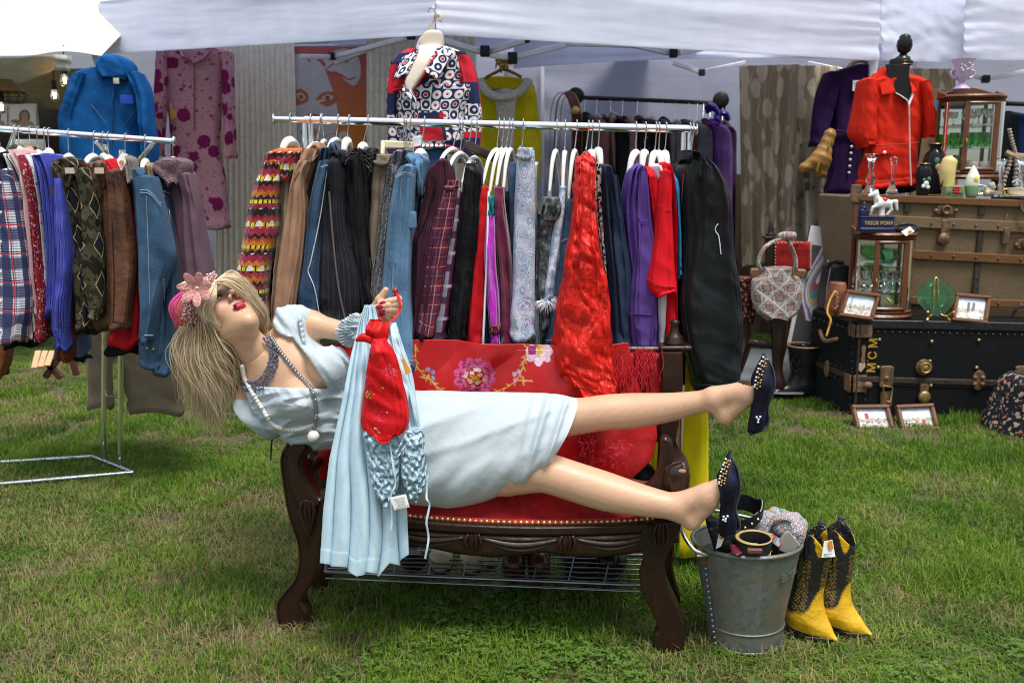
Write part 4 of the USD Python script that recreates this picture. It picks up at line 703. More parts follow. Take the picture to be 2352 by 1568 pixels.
L('mauve canvas coat with fleece collar hanging from the rail end','coat','coat',('body',[(400,392,436),(440,396,448),(520,410,462),(600,424,476),(700,424,488)],3.86,.11,MAUVE),('sleeve',[(404,412,442),(460,420,456),(560,424,470),(640,430,486),(700,436,490)],3.76,.05,MAUVE),('fleece_collar',[(362,386,420),(374,368,434),(400,372,434),(424,400,420)],3.78,.075,FLEECE,dict(top=.7,crump=.012)))
for xr,xn,yn,tip,w,*mt in ((-2,2,345,(16,370),'patchwork shirt'),(36,34,338,(22,356),'black shirt',BLACKP,'black'),(46,44,342,(58,360),'black and white striped shirt'),(71,68,342,(78,362),'flowered red shirt',plain('wood_hanger',(.40,.22,.08),.4),'wooden'),(88,88,350,(98,366),'white flowered shirt'),(104,106,352,(120,372),'blue striped shirt'),(114,112,346,(122,362),'periwinkle shirt'),(159,158,358,(140,388),'diamond patchwork jacket'),(218,214,358,(192,390),'brown leather blazer'),(238,238,358,(250,376),'red wool coat'),(250,250,362,(262,382),'black jacket by the denim'),(290,288,360,(300,384),'grey collared denim jacket'),(335,334,370,(326,394),'tan collared denim jacket'),(399,398,366,(392,382),'mauve coat')):
 HL(xr,xn,yn,tip,w,**({'mat':mt[0],'kind':mt[1]} if mt else {}))
t=Thing('price_tag','white price tag with orange print among the left hangers','tag',P(280,375,3.66));q=[P(282,348,3.64),P(290,372,3.63),P(278,392,3.63),P(268,368,3.64)]
t.part('card',solid(A([[q[0],q[1]],[q[3],q[2]]]),.0012),plain('tag_card',(.74,.73,.71),.7));ORG=plain('orange_ink',(.62,.22,.02),.7);t.part('print',plate(Point(0,0).buffer(.009),.001,P(279,374,3.628),(1,.1,0),(0,0,1)),ORG)
L('grey brown trousers hanging to the grass under the left rail','trousers','trousers',('leg',[(700,205,262),(800,205,258),(933,205,258)],4.22,.05,KHAKI,dict(fold=.03)),('leg',[(720,272,400),(820,272,416),(945,290,418)],4.25,.05,KHAKI,dict(fold=.03)))
FRG=cloth('brown_fringe_suede',(.16,.06,.022),.9)
L('rust brown suede skirt hanging low at the left edge','skirt','skirt',('body',[(770,-30,30),(800,-30,32),(862,-30,14)],4.3,.06,FRG,dict(fold=.14)))
t=Thing('folding_stool','pale slatted wooden stool under the left rail','stool',G(105,870));LW=plain('pale_stool_wood',(.46,.29,.16),.6);DWD=plain('dark_stool_leg',(.07,.025,.012),.6)
for k in range(3):t.part('slat',bar(P(88+k*16,806,4.62),P(78+k*15,846-k*3,4.5),.028,.012,.003),LW)
for a,b_ in (((96,820,4.6),(140,868,4.6)),((140,812,4.6),(104,866,4.6)),((160,806,4.7),(176,862,4.7))):t.part('leg',bar(P(*a),P(*b_),.03,.02,.003,(0,1,0)),DWD)
L('dark blue long shirt tail showing under the left rail','shirt','shirt',('body',[(640,60,200),(800,150,192),(824,182,204)],3.9,.05,NAVY))
k_='mid blue denim jacket';stitch(k_,[(322,436),(344,440),(370,468)],TH_L);stitch(k_,[(322,442),(344,446),(370,474)],TH_L);stitch(k_,[(336,450),(340,560),(344,700)],TH_L);stitch(k_,[(331,770),(352,770)],TH_L,.0018);stitch(k_,[(376,640),(382,780)],TH_L);dots(k_,[(338,800),(352,802)],2,.006,BRASS)
k_='dark blue denim jacket with a tan';stitch(k_,[(372,440),(386,470),(396,540),(410,660)],TH_L);stitch(k_,[(366,436),(394,446)],TH_L)
k_='brown leather blazer';stitch(k_,[(256,404),(272,396),(290,420)],TH_D,.002);stitch(k_,[(262,410),(258,520),(262,640),(260,740)],TH_D,.002);stitch(k_,[(258,738),(300,742)],TH_D,.0018);stitch(k_,[(226,404),(236,440),(224,466)],TH_D,.0022);dots(k_,[(222,490),(226,600)],3,.007,plain('brown_button',(.04,.02,.012),.35))
k_='mauve canvas';stitch(k_,[(414,412),(430,440),(446,440)],plain('mauve_thread',(.06,.035,.05),.9),.0016);stitch(k_,[(426,430),(440,540),(452,680)],MATS['mauve_thread'])
k_='bright red wool';stitch(k_,[(298,440),(308,560),(316,760)],MATS['red_thread_dark'],.0016);stitch(k_,[(270,778),(328,780)],MATS['red_thread_dark'],.0018)
k_='navy, white and red patchwork';stitch(k_,[(12,400),(30,410),(42,440)],TH_W);dots(k_,[(2,420),(0,760)],6,.006,WHITEP)
stitch('blue shirt with black',[(132,742),(158,740)],TH_D,.002);stitch('pale pink shirt',[(92,690),(110,692)],plain('pink_thread',(.35,.2,.22),.9),.0016);dots('plain periwinkle',[(160,420),(166,560)],4,.005,WHITEP)
for k_,x,y in (('brown leather blazer',228,392),('diamonds and gold',160,392)):t=next(v for k,v in WORN.items() if k_ in k);c=lie(t,[(x,y),(x+1,y+1)],2)[0];t.part('label',box(c,(.035,.003,.022)),MATS['cream_label'] if 'cream_label' in MATS else plain('cream_label',(.5,.42,.34),.8))
# ---------------------------------------------------------------- under the tents
BG_=None
JUMP=pat('blue_cotton',lambda g,u,v,uv,p:g.mix(g.step(g.noise(p,6,5),.35,.7),(.005,.055,.19),(.008,.10,.30)),.85,.4)
t=wear('jumpsuit','blue zipped jumpsuit with stand collar hanging from the tent corner','jumpsuit',0,None,('body',hang([(160,214,300),(176,182,322),(220,180,336),(300,184,338),(400,182,342),(520,190,340),(640,190,340)],6.3,.12,seed=1,fold=.05,csc=6,crump=.015),JUMP),('sleeve',hang([(174,176,206),(210,162,196),(240,150,190),(272,138,184),(330,144,180),(385,150,184)],6.22,.09,seed=2,crump=.015),JUMP),('sleeve',hang([(172,300,326),(220,318,344),(285,328,352),(340,332,357),(388,334,359)],6.22,.09,seed=3,crump=.015),JUMP),('collar',hang([(128,246,276),(140,236,296),(165,232,304),(184,244,300)],6.26,.10,N=20,top=.8,seed=4),JUMP),('chest_patch',box(P(291,229,6.17),(.085,.01,.055),.003),plain('blue_patch',(.006,.05,.40),.7)),('zip',bar(P(262,196,6.17),P(258,330,6.17),.012,.006),plain('dark_zip',(.008,.04,.12),.5)),('label',box(P(267,186,6.16),(.035,.006,.035)),plain('cream_label',(.5,.42,.34),.8)),('zip_pull',bar(P(261,214,6.15),P(258,236,6.15),.012,.008),JUMP),('seam',tube([P(205,236,6.175),P(246,285,6.165)],.003,5),plain('dark_zip',(0,0,0))),('seam',tube([P(310,252,6.175),P(284,294,6.165)],.003,5),MATS['dark_zip']))
t=Thing('clothes_hanger','broad white hanger end showing above the blue jumpsuit','hanger',P(222,130,6.5));t.part('shoulder_bar',plate([P(208,117,6.45)[[0,2]],P(224,118,6.45)[[0,2]],P(238,138,6.45)[[0,2]],P(234,152,6.45)[[0,2]],P(218,150,6.45)[[0,2]]],.02,(0,6.45,0),(1,0,0),(0,0,1),.004),WHITEP)
PINKF=floral('pink_floral',(.54,.27,.31),[((.10,.05,.06),3.2,.11),((.25,.06,.15),1.7,.20),((.22,.012,.10),.75,.33),((.07,.025,.06),4.6,.15),((.30,.06,.16),3.6,.12)],10)
wear('dress','pink dress with magenta roses and long sleeves hanging by the lace curtain','dress',0,None,('body',hang([(112,388,498),(124,368,528),(170,374,518),(260,386,508),(330,390,506),(368,390,512),(400,400,516),(470,430,520),(524,436,523)],6.9,.10,seed=5,fold=.05,N=60,csc=6),PINKF),('sleeve',hang([(124,362,384),(180,359,386),(260,354,382),(340,354,374),(357,356,374)],6.82,.07,seed=6),PINKF),('sleeve',hang([(128,512,534),(200,514,536),(280,518,539),(362,522,541)],6.82,.07,seed=7),PINKF),('collar',tube([P(x,y,6.77) for x,y in ((412,113),(420,132),(445,146),(470,134),(486,114))],.022,8,flat=.4),PINKF),('label',box(P(452,118,6.8),(.06,.004,.025)),MATS['cream_label']),('zip',bar(P(447,140,6.77),P(447,300,6.78),.008,.006),plain('rose_zip',(.25,.08,.11),.6)))
t=Thing('price_tag','orange price tag pinned to the pink flowered dress','tag',P(397,260,6.7));t.part('card',solid(A([[P(390,248,6.7),P(402,253,6.7)],[P(393,275,6.7),P(407,267,6.7)]]),.002),plain('orange_card',(.60,.28,.05),.7));t.part('pin',tube([P(395,248,6.71),P(391,238,6.74)],.003,5),WHITEP)
def lace(name,c,c2,sc=9):
 def f(g,u,v,uv,p):
  w=g('mapping','vector',vector=p,scale=(1,.3,.8));d=g.vor(w,sc,'distance','distance_to_edge');fl=g.noise(w,sc*5,4,.7);k=g.m('add',g.step(d,.02,.09),g.m('multiply',g.step(fl,.45,.6),.6));return g.mix(g.m('multiply',k,.9),c2,c)
 return pat(name,f,.9,.5,0,50)
def leaflace(g,u,v,uv,p):
 w=g('mix_vector','result',fac=.05,a=uv,b=g.noise(uv,9,3,.5,'color'));k=0.
 for r,lo in ((.7,(0,0,0)),(-.6,(.31,.17,0)),(1.5,(.12,.43,0))):k=g.m('maximum',g.step(g.vor(g('mapping','vector',vector=w,scale=(1.7,1,1),rotation=(0,0,r),location=lo),4.6),.36,.30),k)
 vn=g.step(g.m('absolute',g.m('subtract',g.wave(w,1.7,'x','sine',6.,1.2),.5)),.06,.03);k=g.m('maximum',k,vn);return g.mix(g.m('multiply',k,g.m('add',.45,g.m('multiply',g.noise(uv,60,3),.6))),g.mix(g.noise(uv,90,2),(.27,.205,.135),(.34,.265,.18)),(.62,.52,.38))
LACEC=lace('cream_lace',(.82,.78,.68),(.72,.67,.56),12);LACET=pat('tan_lace',leaflace,.9,.5,0,50)
def curtain(label,tl,tr,bl,br,mat,fold=.03,nf=9,seed=1,name='curtain',cat='curtain',**k):
 t=Thing(name,label,cat,(A(bl)+A(br))/2);t.part('cloth',panel(tl,tr,bl,br,.02,3,2,seed,30,140,0,.004,fold,nf),mat,True);return t
curtain('cream lace curtain right of the pink dress',P(496,92,7.4),P(676,92,7.4),P(496,640,7.4),P(690,640,7.4),LACEC,.03,15,1)
curtain('narrow cream lace curtain between poster and hanging mannequin torso',P(843,80,7.35),P(1012,80,7.35),P(843,640,7.35),P(1012,640,7.35),LACEC,.03,12,2);curtain('cream lace curtain showing right of the mannequin torso collar',P(1016,82,7.3),P(1094,82,7.3),P(1016,640,7.3),P(1094,640,7.3),LACEC,.03,4,3)
t=Thing('wall_hanging','orange and white wall hanging printed with a stylised face','wall hanging',P(758,350,7.45))
V,u,v=lerp4(P(670,108,7.42),P(846,108,7.42),P(670,352,7.42),P(846,352,7.42),170,126);u,v=u.ravel(),v.ravel();xy=np.stack([670+176*u,108+244*v],1)
grad=np.clip(v*1.3-.1,0,1)[:,None];org=A((.42,.10,.10))*(1-grad)+A((.52,.17,.022))*grad;wht=A((.47,.46,.48));C=org.copy()
def inside(pts,n=80,k=None):
 q=cr(pts+[pts[0]],n);return shapely.contains_xy(Polygon(q).buffer(0),xy[:,0],xy[:,1])
C[inside([(660,130),(690,125),(735,140),(756,185),(772,235),(776,270),(764,320),(735,360),(660,365)])]=wht
C[inside([(735,130),(790,112),(822,130),(828,170),(815,195),(795,186),(775,165),(750,160)])]=wht
for q in ([(676,208),(690,203),(706,214),(708,230),(690,240),(676,238)],[(724,226),(742,212),(764,210),(776,222),(770,236),(752,244),(734,236)],[(700,268),(712,258),(728,262),(744,262),(740,272),(716,276)],[(690,298),(712,292),(728,300),(716,320),(698,318)],[(660,320),(676,330),(690,352),(665,360)]):C[inside(q)]=org[inside(q)]*.85
for q in ([(678,216),(690,212),(702,222),(690,230)],[(738,222),(752,216),(766,222),(752,232)],[(722,232),(745,226),(744,231),(724,236)]):C[inside(q)]=wht
for q in ([(686,218),(694,217),(695,226),(687,226)],[(747,219),(757,219),(757,230),(748,230)]):C[inside(q)]=org[inside(q)]*.7
for c,r in (((762,322),16),((790,314),15),((776,340),15),((800,336),14),((756,344),12)):
 e=np.hypot(*(xy-A(c)).T);C[(e<r)&(e>2)]=wht;C[(e<r)&(e>r-2)]=org[(e<r)&(e>r-2)]
for k,q in enumerate((((746,150),(740,130),(756,118),(770,124)),((750,158),(776,140),(796,142),(800,132),(790,130)),((752,166),(780,170),(800,182),(814,178)),((744,150),(720,128),(706,134),(712,142)))):
 e=np.min(np.hypot(*(xy[:,None]-cr(q,50)[None]).transpose(2,0,1)),1);C[e<2.0]=org[e<2.0]*A([.9,.6,.8])
ms=grid(V+A([0,1,0])*(.02*fbm(V*3,2,4))[...,None]);t.part('cloth',ms,vcol('printed_cloth',.85,.15),True,col=C);t.part('rod',tube([P(664,106,7.44),P(850,104,7.44)],.008,8),POLE)
PLAST=plain('pale_mannequin_plastic',(.56,.49,.41),.5,0,.05,8)
t=Thing('mannequin_torso','pale headless mannequin torso hanging from the tent corner','mannequin',P(990,340,4.95))
t.part('torso',hang([(72,984,1010),(78,974,1017),(98,963,1019),(114,962,1020),(126,948,1036),(150,918,1066),(210,908,1078),(300,935,1045),(350,940,1040)],4.9,[.045,.055,.055,.07,.10,.11,.10,.09],fold=0,crump=0,top=1),PLAST,True)
t.part('chest',hang([(106,962,1018),(118,962,1010),(135,954,996),(160,942,984),(190,932,962),(214,938,946)],[4.80,4.74,4.71,4.69,4.68],.035,fold=0,crump=0,top=1,N=30),PLAST,True);t.part('hook',tube(cr([P(991,74,4.9),P(990,58,4.9),P(997,44,4.9),P(1006,34,4.9),P(1012,40,4.9),P(1010,50,4.9)],24),np.linspace(.006,.011,24),10),plain('cream_hook',(.55,.46,.33),.45));t.part('hook',tube(cr([P(997,42,4.88),P(1000,28,4.88),P(994,17,4.88),P(985,22,4.88),P(984,29,4.88)],16),.0045,8),STEEL)
wear('blouse','blouse printed with navy, white and red circles on the hanging torso','blouse',0,None,('front',hang([(112,1000,1040),(128,990,1070),(150,975,1082),(180,958,1086),(206,944,1086),(230,936,1086)],4.86,.14,seed=1,N=40,M=80,fold=.03,top=.7),RETRO),('front',hang([(118,934,962),(134,915,952),(155,904,944),(185,898,934),(215,896,945)],4.86,.13,seed=2,fold=.03,N=40,top=.7),RETRO),('body',hang([(200,898,1086),(240,902,1082),(290,912,1070),(345,916,1062)],4.85,.15,seed=3,fold=.05,top=1,M=90),RETRO),('sleeve',hang([(126,1046,1076),(160,1056,1092),(215,1066,1100),(280,1062,1105),(340,1056,1102),(372,1050,1098)],4.80,.07,seed=4,fold=.06),RETRO),('sleeve',hang([(150,898,922),(200,890,918),(270,888,914),(340,890,930),(366,900,930)],4.80,.07,seed=5),RETRO),('collar',solid(cr([P(1006,108,4.72),P(1022,116,4.72),P(1038,126,4.73)],12)[None]*1+np.linspace(0,1,10)[:,None,None]*(P(968,168,4.66)-P(1000,112,4.72))+A([0,-.012,0]),.004),RETRO),('collar',solid(cr([P(962,117,4.73),P(946,124,4.73),P(926,134,4.74)],10)[None]+np.linspace(0,1,10)[:,None,None]*(P(934,172,4.68)-P(956,120,4.73))+A([0,-.012,0]),.004),RETRO),('lining',tube([P(1003,122,4.69),P(985,150,4.67),P(962,190,4.68),P(946,214,4.69)],.010,6,flat=.4),plain('red_facing',(.45,.02,.03),.8)),('knot',tube([P(930,206,4.66),P(942,216,4.64),P(950,230,4.65),P(958,262,4.67)],[.02,.024,.018,.012],10,flat=.6),RETRO))
wear('jeans','dark blue jeans with a white waistband on the hanging torso','jeans',0,None,('leg',hang([(338,946,1026),(380,944,1030),(600,945,1032)],4.84,.11,seed=6,fold=.03,top=1),cloth('navy_denim',(.03,.07,.16),.85)),('waistband',hang([(314,948,1022),(320,946,1024),(342,945,1027)],4.83,.115,seed=7,N=12,fold=.02,top=1),WHITEJ))
t=Thing('cloth_tie','white fabric tie dangling left of the torso neck','tie',P(955,115,5.0));t.part('strip',solid(np.stack([cr([P(966,84,5.0),P(960,94,5.0),P(956,108,5.0),P(960,119,5.0)],12),cr([P(978,86,5.0),P(972,98,5.0),P(968,110,5.0),P(963,121,5.0)],12)],1),.002),TENT)
YG=cloth('yellow_gown',(.46,.39,.008),.75,.2);FURW=plain('white_fur_trim',(.46,.43,.39),.95,0,.25,60,1.,120)
wear('dress','yellow gown with a white fur trimmed neckline behind the rail','dress',0,None,('body',hang([(184,1098,1216),(205,1096,1232),(260,1100,1240),(340,1102,1241),(490,1112,1226)],6.1,.09,seed=8,fold=.08,nf=6),YG),('fur_neckline',tube(cr([P(1102,186,5.98),P(1112,204,5.96),P(1130,219,5.95),P(1160,224,5.95),P(1190,214,5.96),P(1208,196,5.97),P(1214,184,5.98)],30),.035,12,flat=.7),FURW),('front_panel',hang([(212,1132,1190),(250,1140,1184),(330,1146,1180),(480,1150,1178)],6.0,.05,seed=9,fold=.05),FURW))
GOLD=plain('gold_brown_wood',(.18,.10,.03),.4);c=P(1155,150,6.0)
t=Thing('clothes_hanger','wooden hanger with a gilt flower above the yellow gown','hanger',c);t.part('shoulder_bar',tube(cr([P(1114,180,6.0),P(1136,168,6.0),P(1156,160,6.0),P(1178,167,6.0),P(1198,178,6.0)],20),.010,10),GOLD);t.part('cross_bar',tube([P(1130,206,6.0),P(1184,206,6.0)],.006,8),GOLD);t.part('hook',tube(cr([P(1156,160,6),P(1156,128,6),P(1162,120,6)],10),.003,6),STEEL)
for k in range(7):a=k*.9;t.part('petal',tube(cr([c+[0,-.02,-.03],c+[.035*math.cos(a),-.05,.02+.02*math.sin(a)],c+[.05*math.cos(a),-.01,.05*math.sin(a)]],8),[.006,.01,.014,.016,.016,.013,.009,.004],8,flat=.5),BRASS)
DW=plain('dark_turned_wood',(.020,.016,.014),.5,0,.3,20)
t=Thing('clothes_rail','dark wooden clothes rail with round finials in the back tent','clothes rail',P(1500,620,8.0));t.part('rail',tube([P(1326,224,8.0),P(1668,238,8.0)],.018,14),DW)
for x,y in ((1323,224),(1656,234)):
 t.part('finial',lathe([(.001,-.05),(.05,-.05),(.066,-.03),(.066,.03),(.05,.05),(.001,.05)],P(x,y-4,8.0),24,axis=(.25,1,0)),DW);t.part('post',bar(P(x,y,8.02),[P(x,y,8.02)[0],8.02,.0],.07,.06,.01,(0,1,0)),DW);t.part('foot',bar([P(x,y,8)[0],7.75,.03],[P(x,y,8)[0],8.3,.03],.07,.06,.01),DW)
MARL=plain('maroon_tooled_leather',(.10,.014,.014),.5,0,.4,30,.6,60)
t=Thing('leather_belt','wide maroon tooled leather belt with medallion hung over the wooden rail','belt',P(1300,400,7.85));q=cr([P(1272,420,7.9),P(1274,330,7.85),P(1278,250,7.8),P(1290,218,7.8),P(1308,216,7.75),P(1322,250,7.72),P(1326,300,7.74),P(1322,400,7.8)],44)
t.part('strap',tube(q,.042,10,flat=.12),MARL);t.part('medallion',lathe([(.001,0),(.035,0),(.032,.008),(.02,.010),(.001,.016)],P(1322,254,7.68),20,axis=(0,-1,.1)),BRASS)
for s in (-1,1):t.part('edge_cord',tube(q+A([s*.040,-.006,0]),.004,6),BRASS)
BKG='dark clothes on the wooden rail in the back';rg=np.random.default_rng(77)
BC=[('charcoal',(.03,.03,.033)),('smoke grey',(.10,.10,.105)),('dusty rose',(.20,.085,.085)),('dark brown',(.05,.03,.02)),('beige',(.24,.19,.15)),('black velvet',(.010,.010,.011)),('rust',(.17,.055,.03)),('peach',(.28,.17,.13)),('white speckled black',None),('crimson',(.24,.015,.025)),('deep black',(.012,.011,.012)),('black lace',(.016,.014,.016)),('slate blue',(.07,.085,.12)),('pale mushroom',(.22,.17,.16)),('soft grey',(.13,.12,.125)),('cocoa',(.085,.045,.03)),('paisley rust',(.13,.05,.03)),('steel grey',(.12,.12,.14)),('wine',(.09,.015,.03)),('violet',(.10,.03,.22)),('lilac satin',(.16,.07,.24)),('plum lace',(.055,.03,.065))]
SPEC=pat('speckled_black',lambda g,u,v,uv,p:g.ramp(g.vor(uv,36),[(0,(.4,.38,.36)),(.17,(.012,.012,.013))],False),.85,.2)
for k,(nm,c) in enumerate(BC):
 x=1338+k*15.2+rg.uniform(-3,3);y=262+k*1.0+rg.uniform(-6,8);w=rg.uniform(24,34);L_=rg.uniform(480,640)
 m_=SPEC if c is None else cloth('back_'+nm.replace(' ','_'),c,.85,.35)
 wear('garment',f'{nm} garment on the wooden rail in the back, {"left" if k < 7 else "middle" if k < 15 else "right"} part of the rail','garment',0,BKG,('body',hang([(y,x-4,x+6),(y+14,x-6,x+w*.7),(y+34,x-8,x+w),(y+120,x-6,x+w),(L_,x-10,x+w)],7.95-.05*(k%3)-k*.006,.20,seed=k,N=26,M=36,fold=.10,nf=4,csc=5),m_))
 if k%2==0 or k>15:
  t=Thing('clothes_hanger',f'hanger of the {nm} garment on the wooden rail in the back','hanger',P(x,y,7.9),'hangers on the wooden rail');t.part('hook',tube([P(x+3,228+k*.6,7.98),P(x+2,y-4,7.9)],.004,6),STEEL)
  t.part('shoulder_bar',tube(cr([P(x-8,y+12,7.8),P(x+2,y-3,7.82),P(x+14,y+1,7.8),P(x+w*.8,y+18,7.78)],14),.014,8),plain('grey_hanger',(.34,.31,.28),.5) if k%3 else BLACKP)
t=Thing('satin_bow','violet blue satin bow at the right end of the wooden rail','bow',P(1640,275,7.8));VB=plain('violet_satin',(.03,.015,.22),.3,0,.4)
for q in ([P(1624,262,7.75),P(1634,244,7.72),P(1650,262,7.72),P(1644,280,7.75)],[P(1650,260,7.74),P(1668,262,7.72),P(1670,278,7.75)],[P(1640,262,7.7),P(1652,290,7.7),P(1650,330,7.74)]):t.part('loop',wob(tube(cr(q,14),[.01,.03,.05,.06,.06,.055,.05,.045,.045,.05,.05,.04,.03,.012],12,flat=.5),.008,20),VB)
curtain('tan lace tablecloth with leaf pattern hanging in the back',P(1698,152,6.75),P(1836,148,6.6),P(1706,612,6.75),P(1815,590,6.55),LACET,.035,4,5,'lace_cloth','tablecloth');curtain('second fold of tan lace behind the purple dress',P(1838,150,6.62),P(1960,155,6.9),P(1822,330,6.58),P(1960,330,6.9),LACET,.035,3,6,'lace_cloth','tablecloth');curtain('tan lace cloth hanging behind the red blouse dress form',P(2078,158,6.8),P(2196,158,7.0),P(2078,520,6.8),P(2196,520,7.0),LACET,.02,3,7,'lace_cloth','tablecloth')
FLC=floral('brown_flower_cloth',(.34,.31,.26),[((.12,.07,.04),.7,.30),((.22,.15,.10),1.0,.22),((.10,.09,.07),1.8,.16)],8);curtain('cream curtain with brown flowers behind the leaf lace',P(1800,240,6.95),P(1960,240,6.95),P(1790,720,6.95),P(1960,720,6.95),FLC,.05,5,8)
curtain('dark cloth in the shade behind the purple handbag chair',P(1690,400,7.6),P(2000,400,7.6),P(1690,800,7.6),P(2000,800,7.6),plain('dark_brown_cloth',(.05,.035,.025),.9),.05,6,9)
PURD=cloth('dark_purple_cloth',(.026,.008,.050),.8,.3);
wear('dress','dark purple button dress on a wooden hanger','dress',0,None,('body',hang([(156,1945,2012),(172,1902,2034),(215,1896,2040),(296,1904,2034),(330,1902,2034),(452,1892,2036)],6.35,.10,seed=11,fold=.05),PURD),('sleeve',hang([(172,1894,1926),(215,1880,1916),(272,1868,1906),(335,1860,1892)],6.26,.07,seed=12),PURD),('belt',tube([P(1904,298,6.22),P(1940,302,6.2),P(2000,304,6.22)],.014,8,flat=.35),BLACKP),*[('button',ball(P(1957-k*1.4,322+k*15,6.22),.010,1),WHITEP) for k in range(6)])
t=Thing('clothes_hanger','pale wooden hanger in the neck of the purple dress','hanger',P(1980,150,6.35));t.part('shoulder_bar',tube(cr([P(1948,158,6.3),P(1960,144,6.3),P(1980,139,6.3),P(2000,146,6.3),P(2010,160,6.3)],20),.016,10),plain('pale_wood',(.36,.29,.22),.5));t.part('hook',tube([P(1980,139,6.3),P(1980,126,6.3)],.004,6),STEEL)
t=Thing('price_card','white handwritten card pinned on the purple dress','tag',P(1972,209,6.2));t.part('card',box(P(1972,197,6.2),(.075,.003,.066)),WHITEJ);
for k in range(3):t.part('writing',bar(P(1963,191+k*6,6.197),P(1980-k*3,191+k*6,6.197),.002,.003),plain('pencil_grey',(.25,.25,.27),.8))
QB=plain('mustard_quilted_leather',(.26,.135,.03),.5,0,.3,12,.4,40)
def boot_fn(p):
 a=cone_sdf(p,P(1907,308,6.1),P(1886,362,6.1),.040,.052);b=cone_sdf(p,P(1886,366,6.1),P(1846,386,6.1),.055,.036);c=cone_sdf(p,P(1890,372,6.1),P(1886,396,6.1),.045,.042);return smin(smin(a,b,.05),c,.03)+.0045*np.abs(np.sin((p[...,2]+.4*p[...,0])*60))
t=Thing('boot','mustard quilted boot tucked against the purple dress','boot',P(1870,410,6.1));lo,hi=P(1820,425,6.1),P(1930,285,6.1);t.part('upper',nets(boot_fn,lo-[.02,.1,.02],hi+[.02,.1,.02],.008),QB,True)
t.part('patch',tube([P(1908,318,6.05),P(1902,340,6.05)],.016,8,flat=.3),plain('straw_patch',(.36,.28,.06),.6));t.part('patch',tube([P(1882,372,6.04),P(1876,394,6.05)],.014,8,flat=.3),MATS['straw_patch'])
# ---------------------------------------------------------------- right display: trunks, cabinets, small wares
WOODR=pat('walnut_wood',lambda g,u,v,uv,p:g.mix(g.noise(g('mapping','vector',vector=p,scale=(9,9,1.2)),9,5,.6,'fac',1.5),(.048,.014,.005),(.175,.062,.020)),.32,.15,0,20,.5)
TRB=pat('brown_trunk_canvas',lambda g,u,v,uv,p:g.mix(g.noise(p,14,6,.65),(.115,.082,.048),(.195,.140,.080)),.8,.3,0,90);SLAT=pat('trunk_slat_wood',lambda g,u,v,uv,p:g.mix(g.noise(g('mapping','vector',vector=p,scale=(1.5,5,14)),8,5),(.075,.036,.016),(.19,.095,.042)),.55,.2)
TRK=pat('black_trunk_fibre',lambda g,u,v,uv,p:g.mix(g.step(g.noise(p,30,6,.75),.62,.80),(.008,.009,.010),(.040,.036,.030)),.5,.3,0,50);LTH=plain('old_leather_strap',(.030,.020,.014),.6,0,.5,50,.5);RUST=plain('rusty_brass_fitting',(.145,.085,.045),.55,.4,.5,40,.4);OLDB=plain('old_brass_lock',(.32,.23,.09),.4,.8,.4,30);CNR=plain('brown_corner_leather',(.16,.09,.05),.6,.2,.4,25,.4)
def hexbox(f,dv,name_t,mat,nm='body',bev=.012):
 """trunk body from its four front corners (tl, tr, bl, br) and the way back"""
 tl,tr,bl,br=map(A,f);pts=[]
 for q in (tl,tr,bl,br):
  for s in (0,1):
   w=q+dv*s;c=(tl+tr+bl+br)/4+dv/2
   for k in range(3):e=w.copy();e-=np.sign(w-c)*bev;e[k]=w[k];pts.append(e)
 m=trimesh.convex.convex_hull(A(pts));name_t.part(nm,(np.array(m.vertices),np.array(m.faces),None),mat,30)
DT=4.94
ftl,ftr,fbl,fbr=P(1972,740,DT),P(2560,752,DT-.05),P(1957,972,DT),P(2540,992,DT-.05);tv=A([-.085,.52,.0])
T=Thing('trunk','large black travel trunk with brass locks standing on the grass','trunk',(fbl+fbr)/2+tv/2);hexbox((ftl,ftr,fbl,fbr),tv,T,TRK)
def on(u,v,o=.0):return (1-v)*((1-u)*ftl+u*ftr)+v*((1-u)*fbl+u*fbr)+A([0,-o,0])
def pxf(x,y,o=.004):return P(x,y,DT-o-.05*(x-1960)/590)
def side(s,v,o=.003):return (1-v)*(ftl+tv*s)+v*(fbl+tv*s)-A([o,0,0])
ms=0.54
T.part('lid_band',cat(bar(on(0,.555,.004),on(1,.555,.004),.012,.032,.003),bar(side(0,.555),side(1,.555),.010,.032,.003)),LTH)
T.part('lid_gap',bar(on(0,.60,.001),on(1,.60,.001),.008,.006),BLACKP)
T.part('top_edge',bar(on(0,.012,.003),on(1,.012,.003),.012,.045,.004),plain('worn_black_binding',(.014,.015,.018),.4,0,.5,40));T.part('front_edge',bar(on(.006,0,.003),on(.006,1,.003),.02,.010,.003),LTH)
for x,y,w,h in ((1972,760,.085,.07),(1962,872,.07,.05),(1962,890,.075,.05)):T.part('corner_plate',cat(box(pxf(x+8,y,.006)+[.012,0,0],(w,.008,h),.003),box(pxf(x-8,y,0)+[-.005,.035,0],(.010,.085,h),.003)),CNR)
T.part('corner_plate',box(pxf(1950,962,-.02),(.03,.06,.05),.006),CNR)
rv=ball((0,0,0),.0042,1)
def rivets(pts,mat=RUST,r=.0042):
 for q in pts:v=ball(q,r,1);T.part('rivet',v,mat)
rivets([on(u,.085,.003) for u in np.linspace(.05,.98,34)]);rivets([on(.045,v,.003) for v in np.linspace(.12,.95,14)]);rivets([side(s,v) for v in (.50,.62) for s in np.linspace(.06,.94,9)]);rivets([side(s,.09) for s in np.linspace(.1,.9,9)]);rivets([side(.06,v) for v in np.linspace(.1,.9,12)]);rivets([side(.94,v) for v in np.linspace(.1,.9,8)])
for x,y in ((2020,780),(2140,784),(2248,781),(2017,843),(2136,829),(2243,844),(2138,885)):T.part('stud',ball(pxf(x,y),.010,1),OLDB)
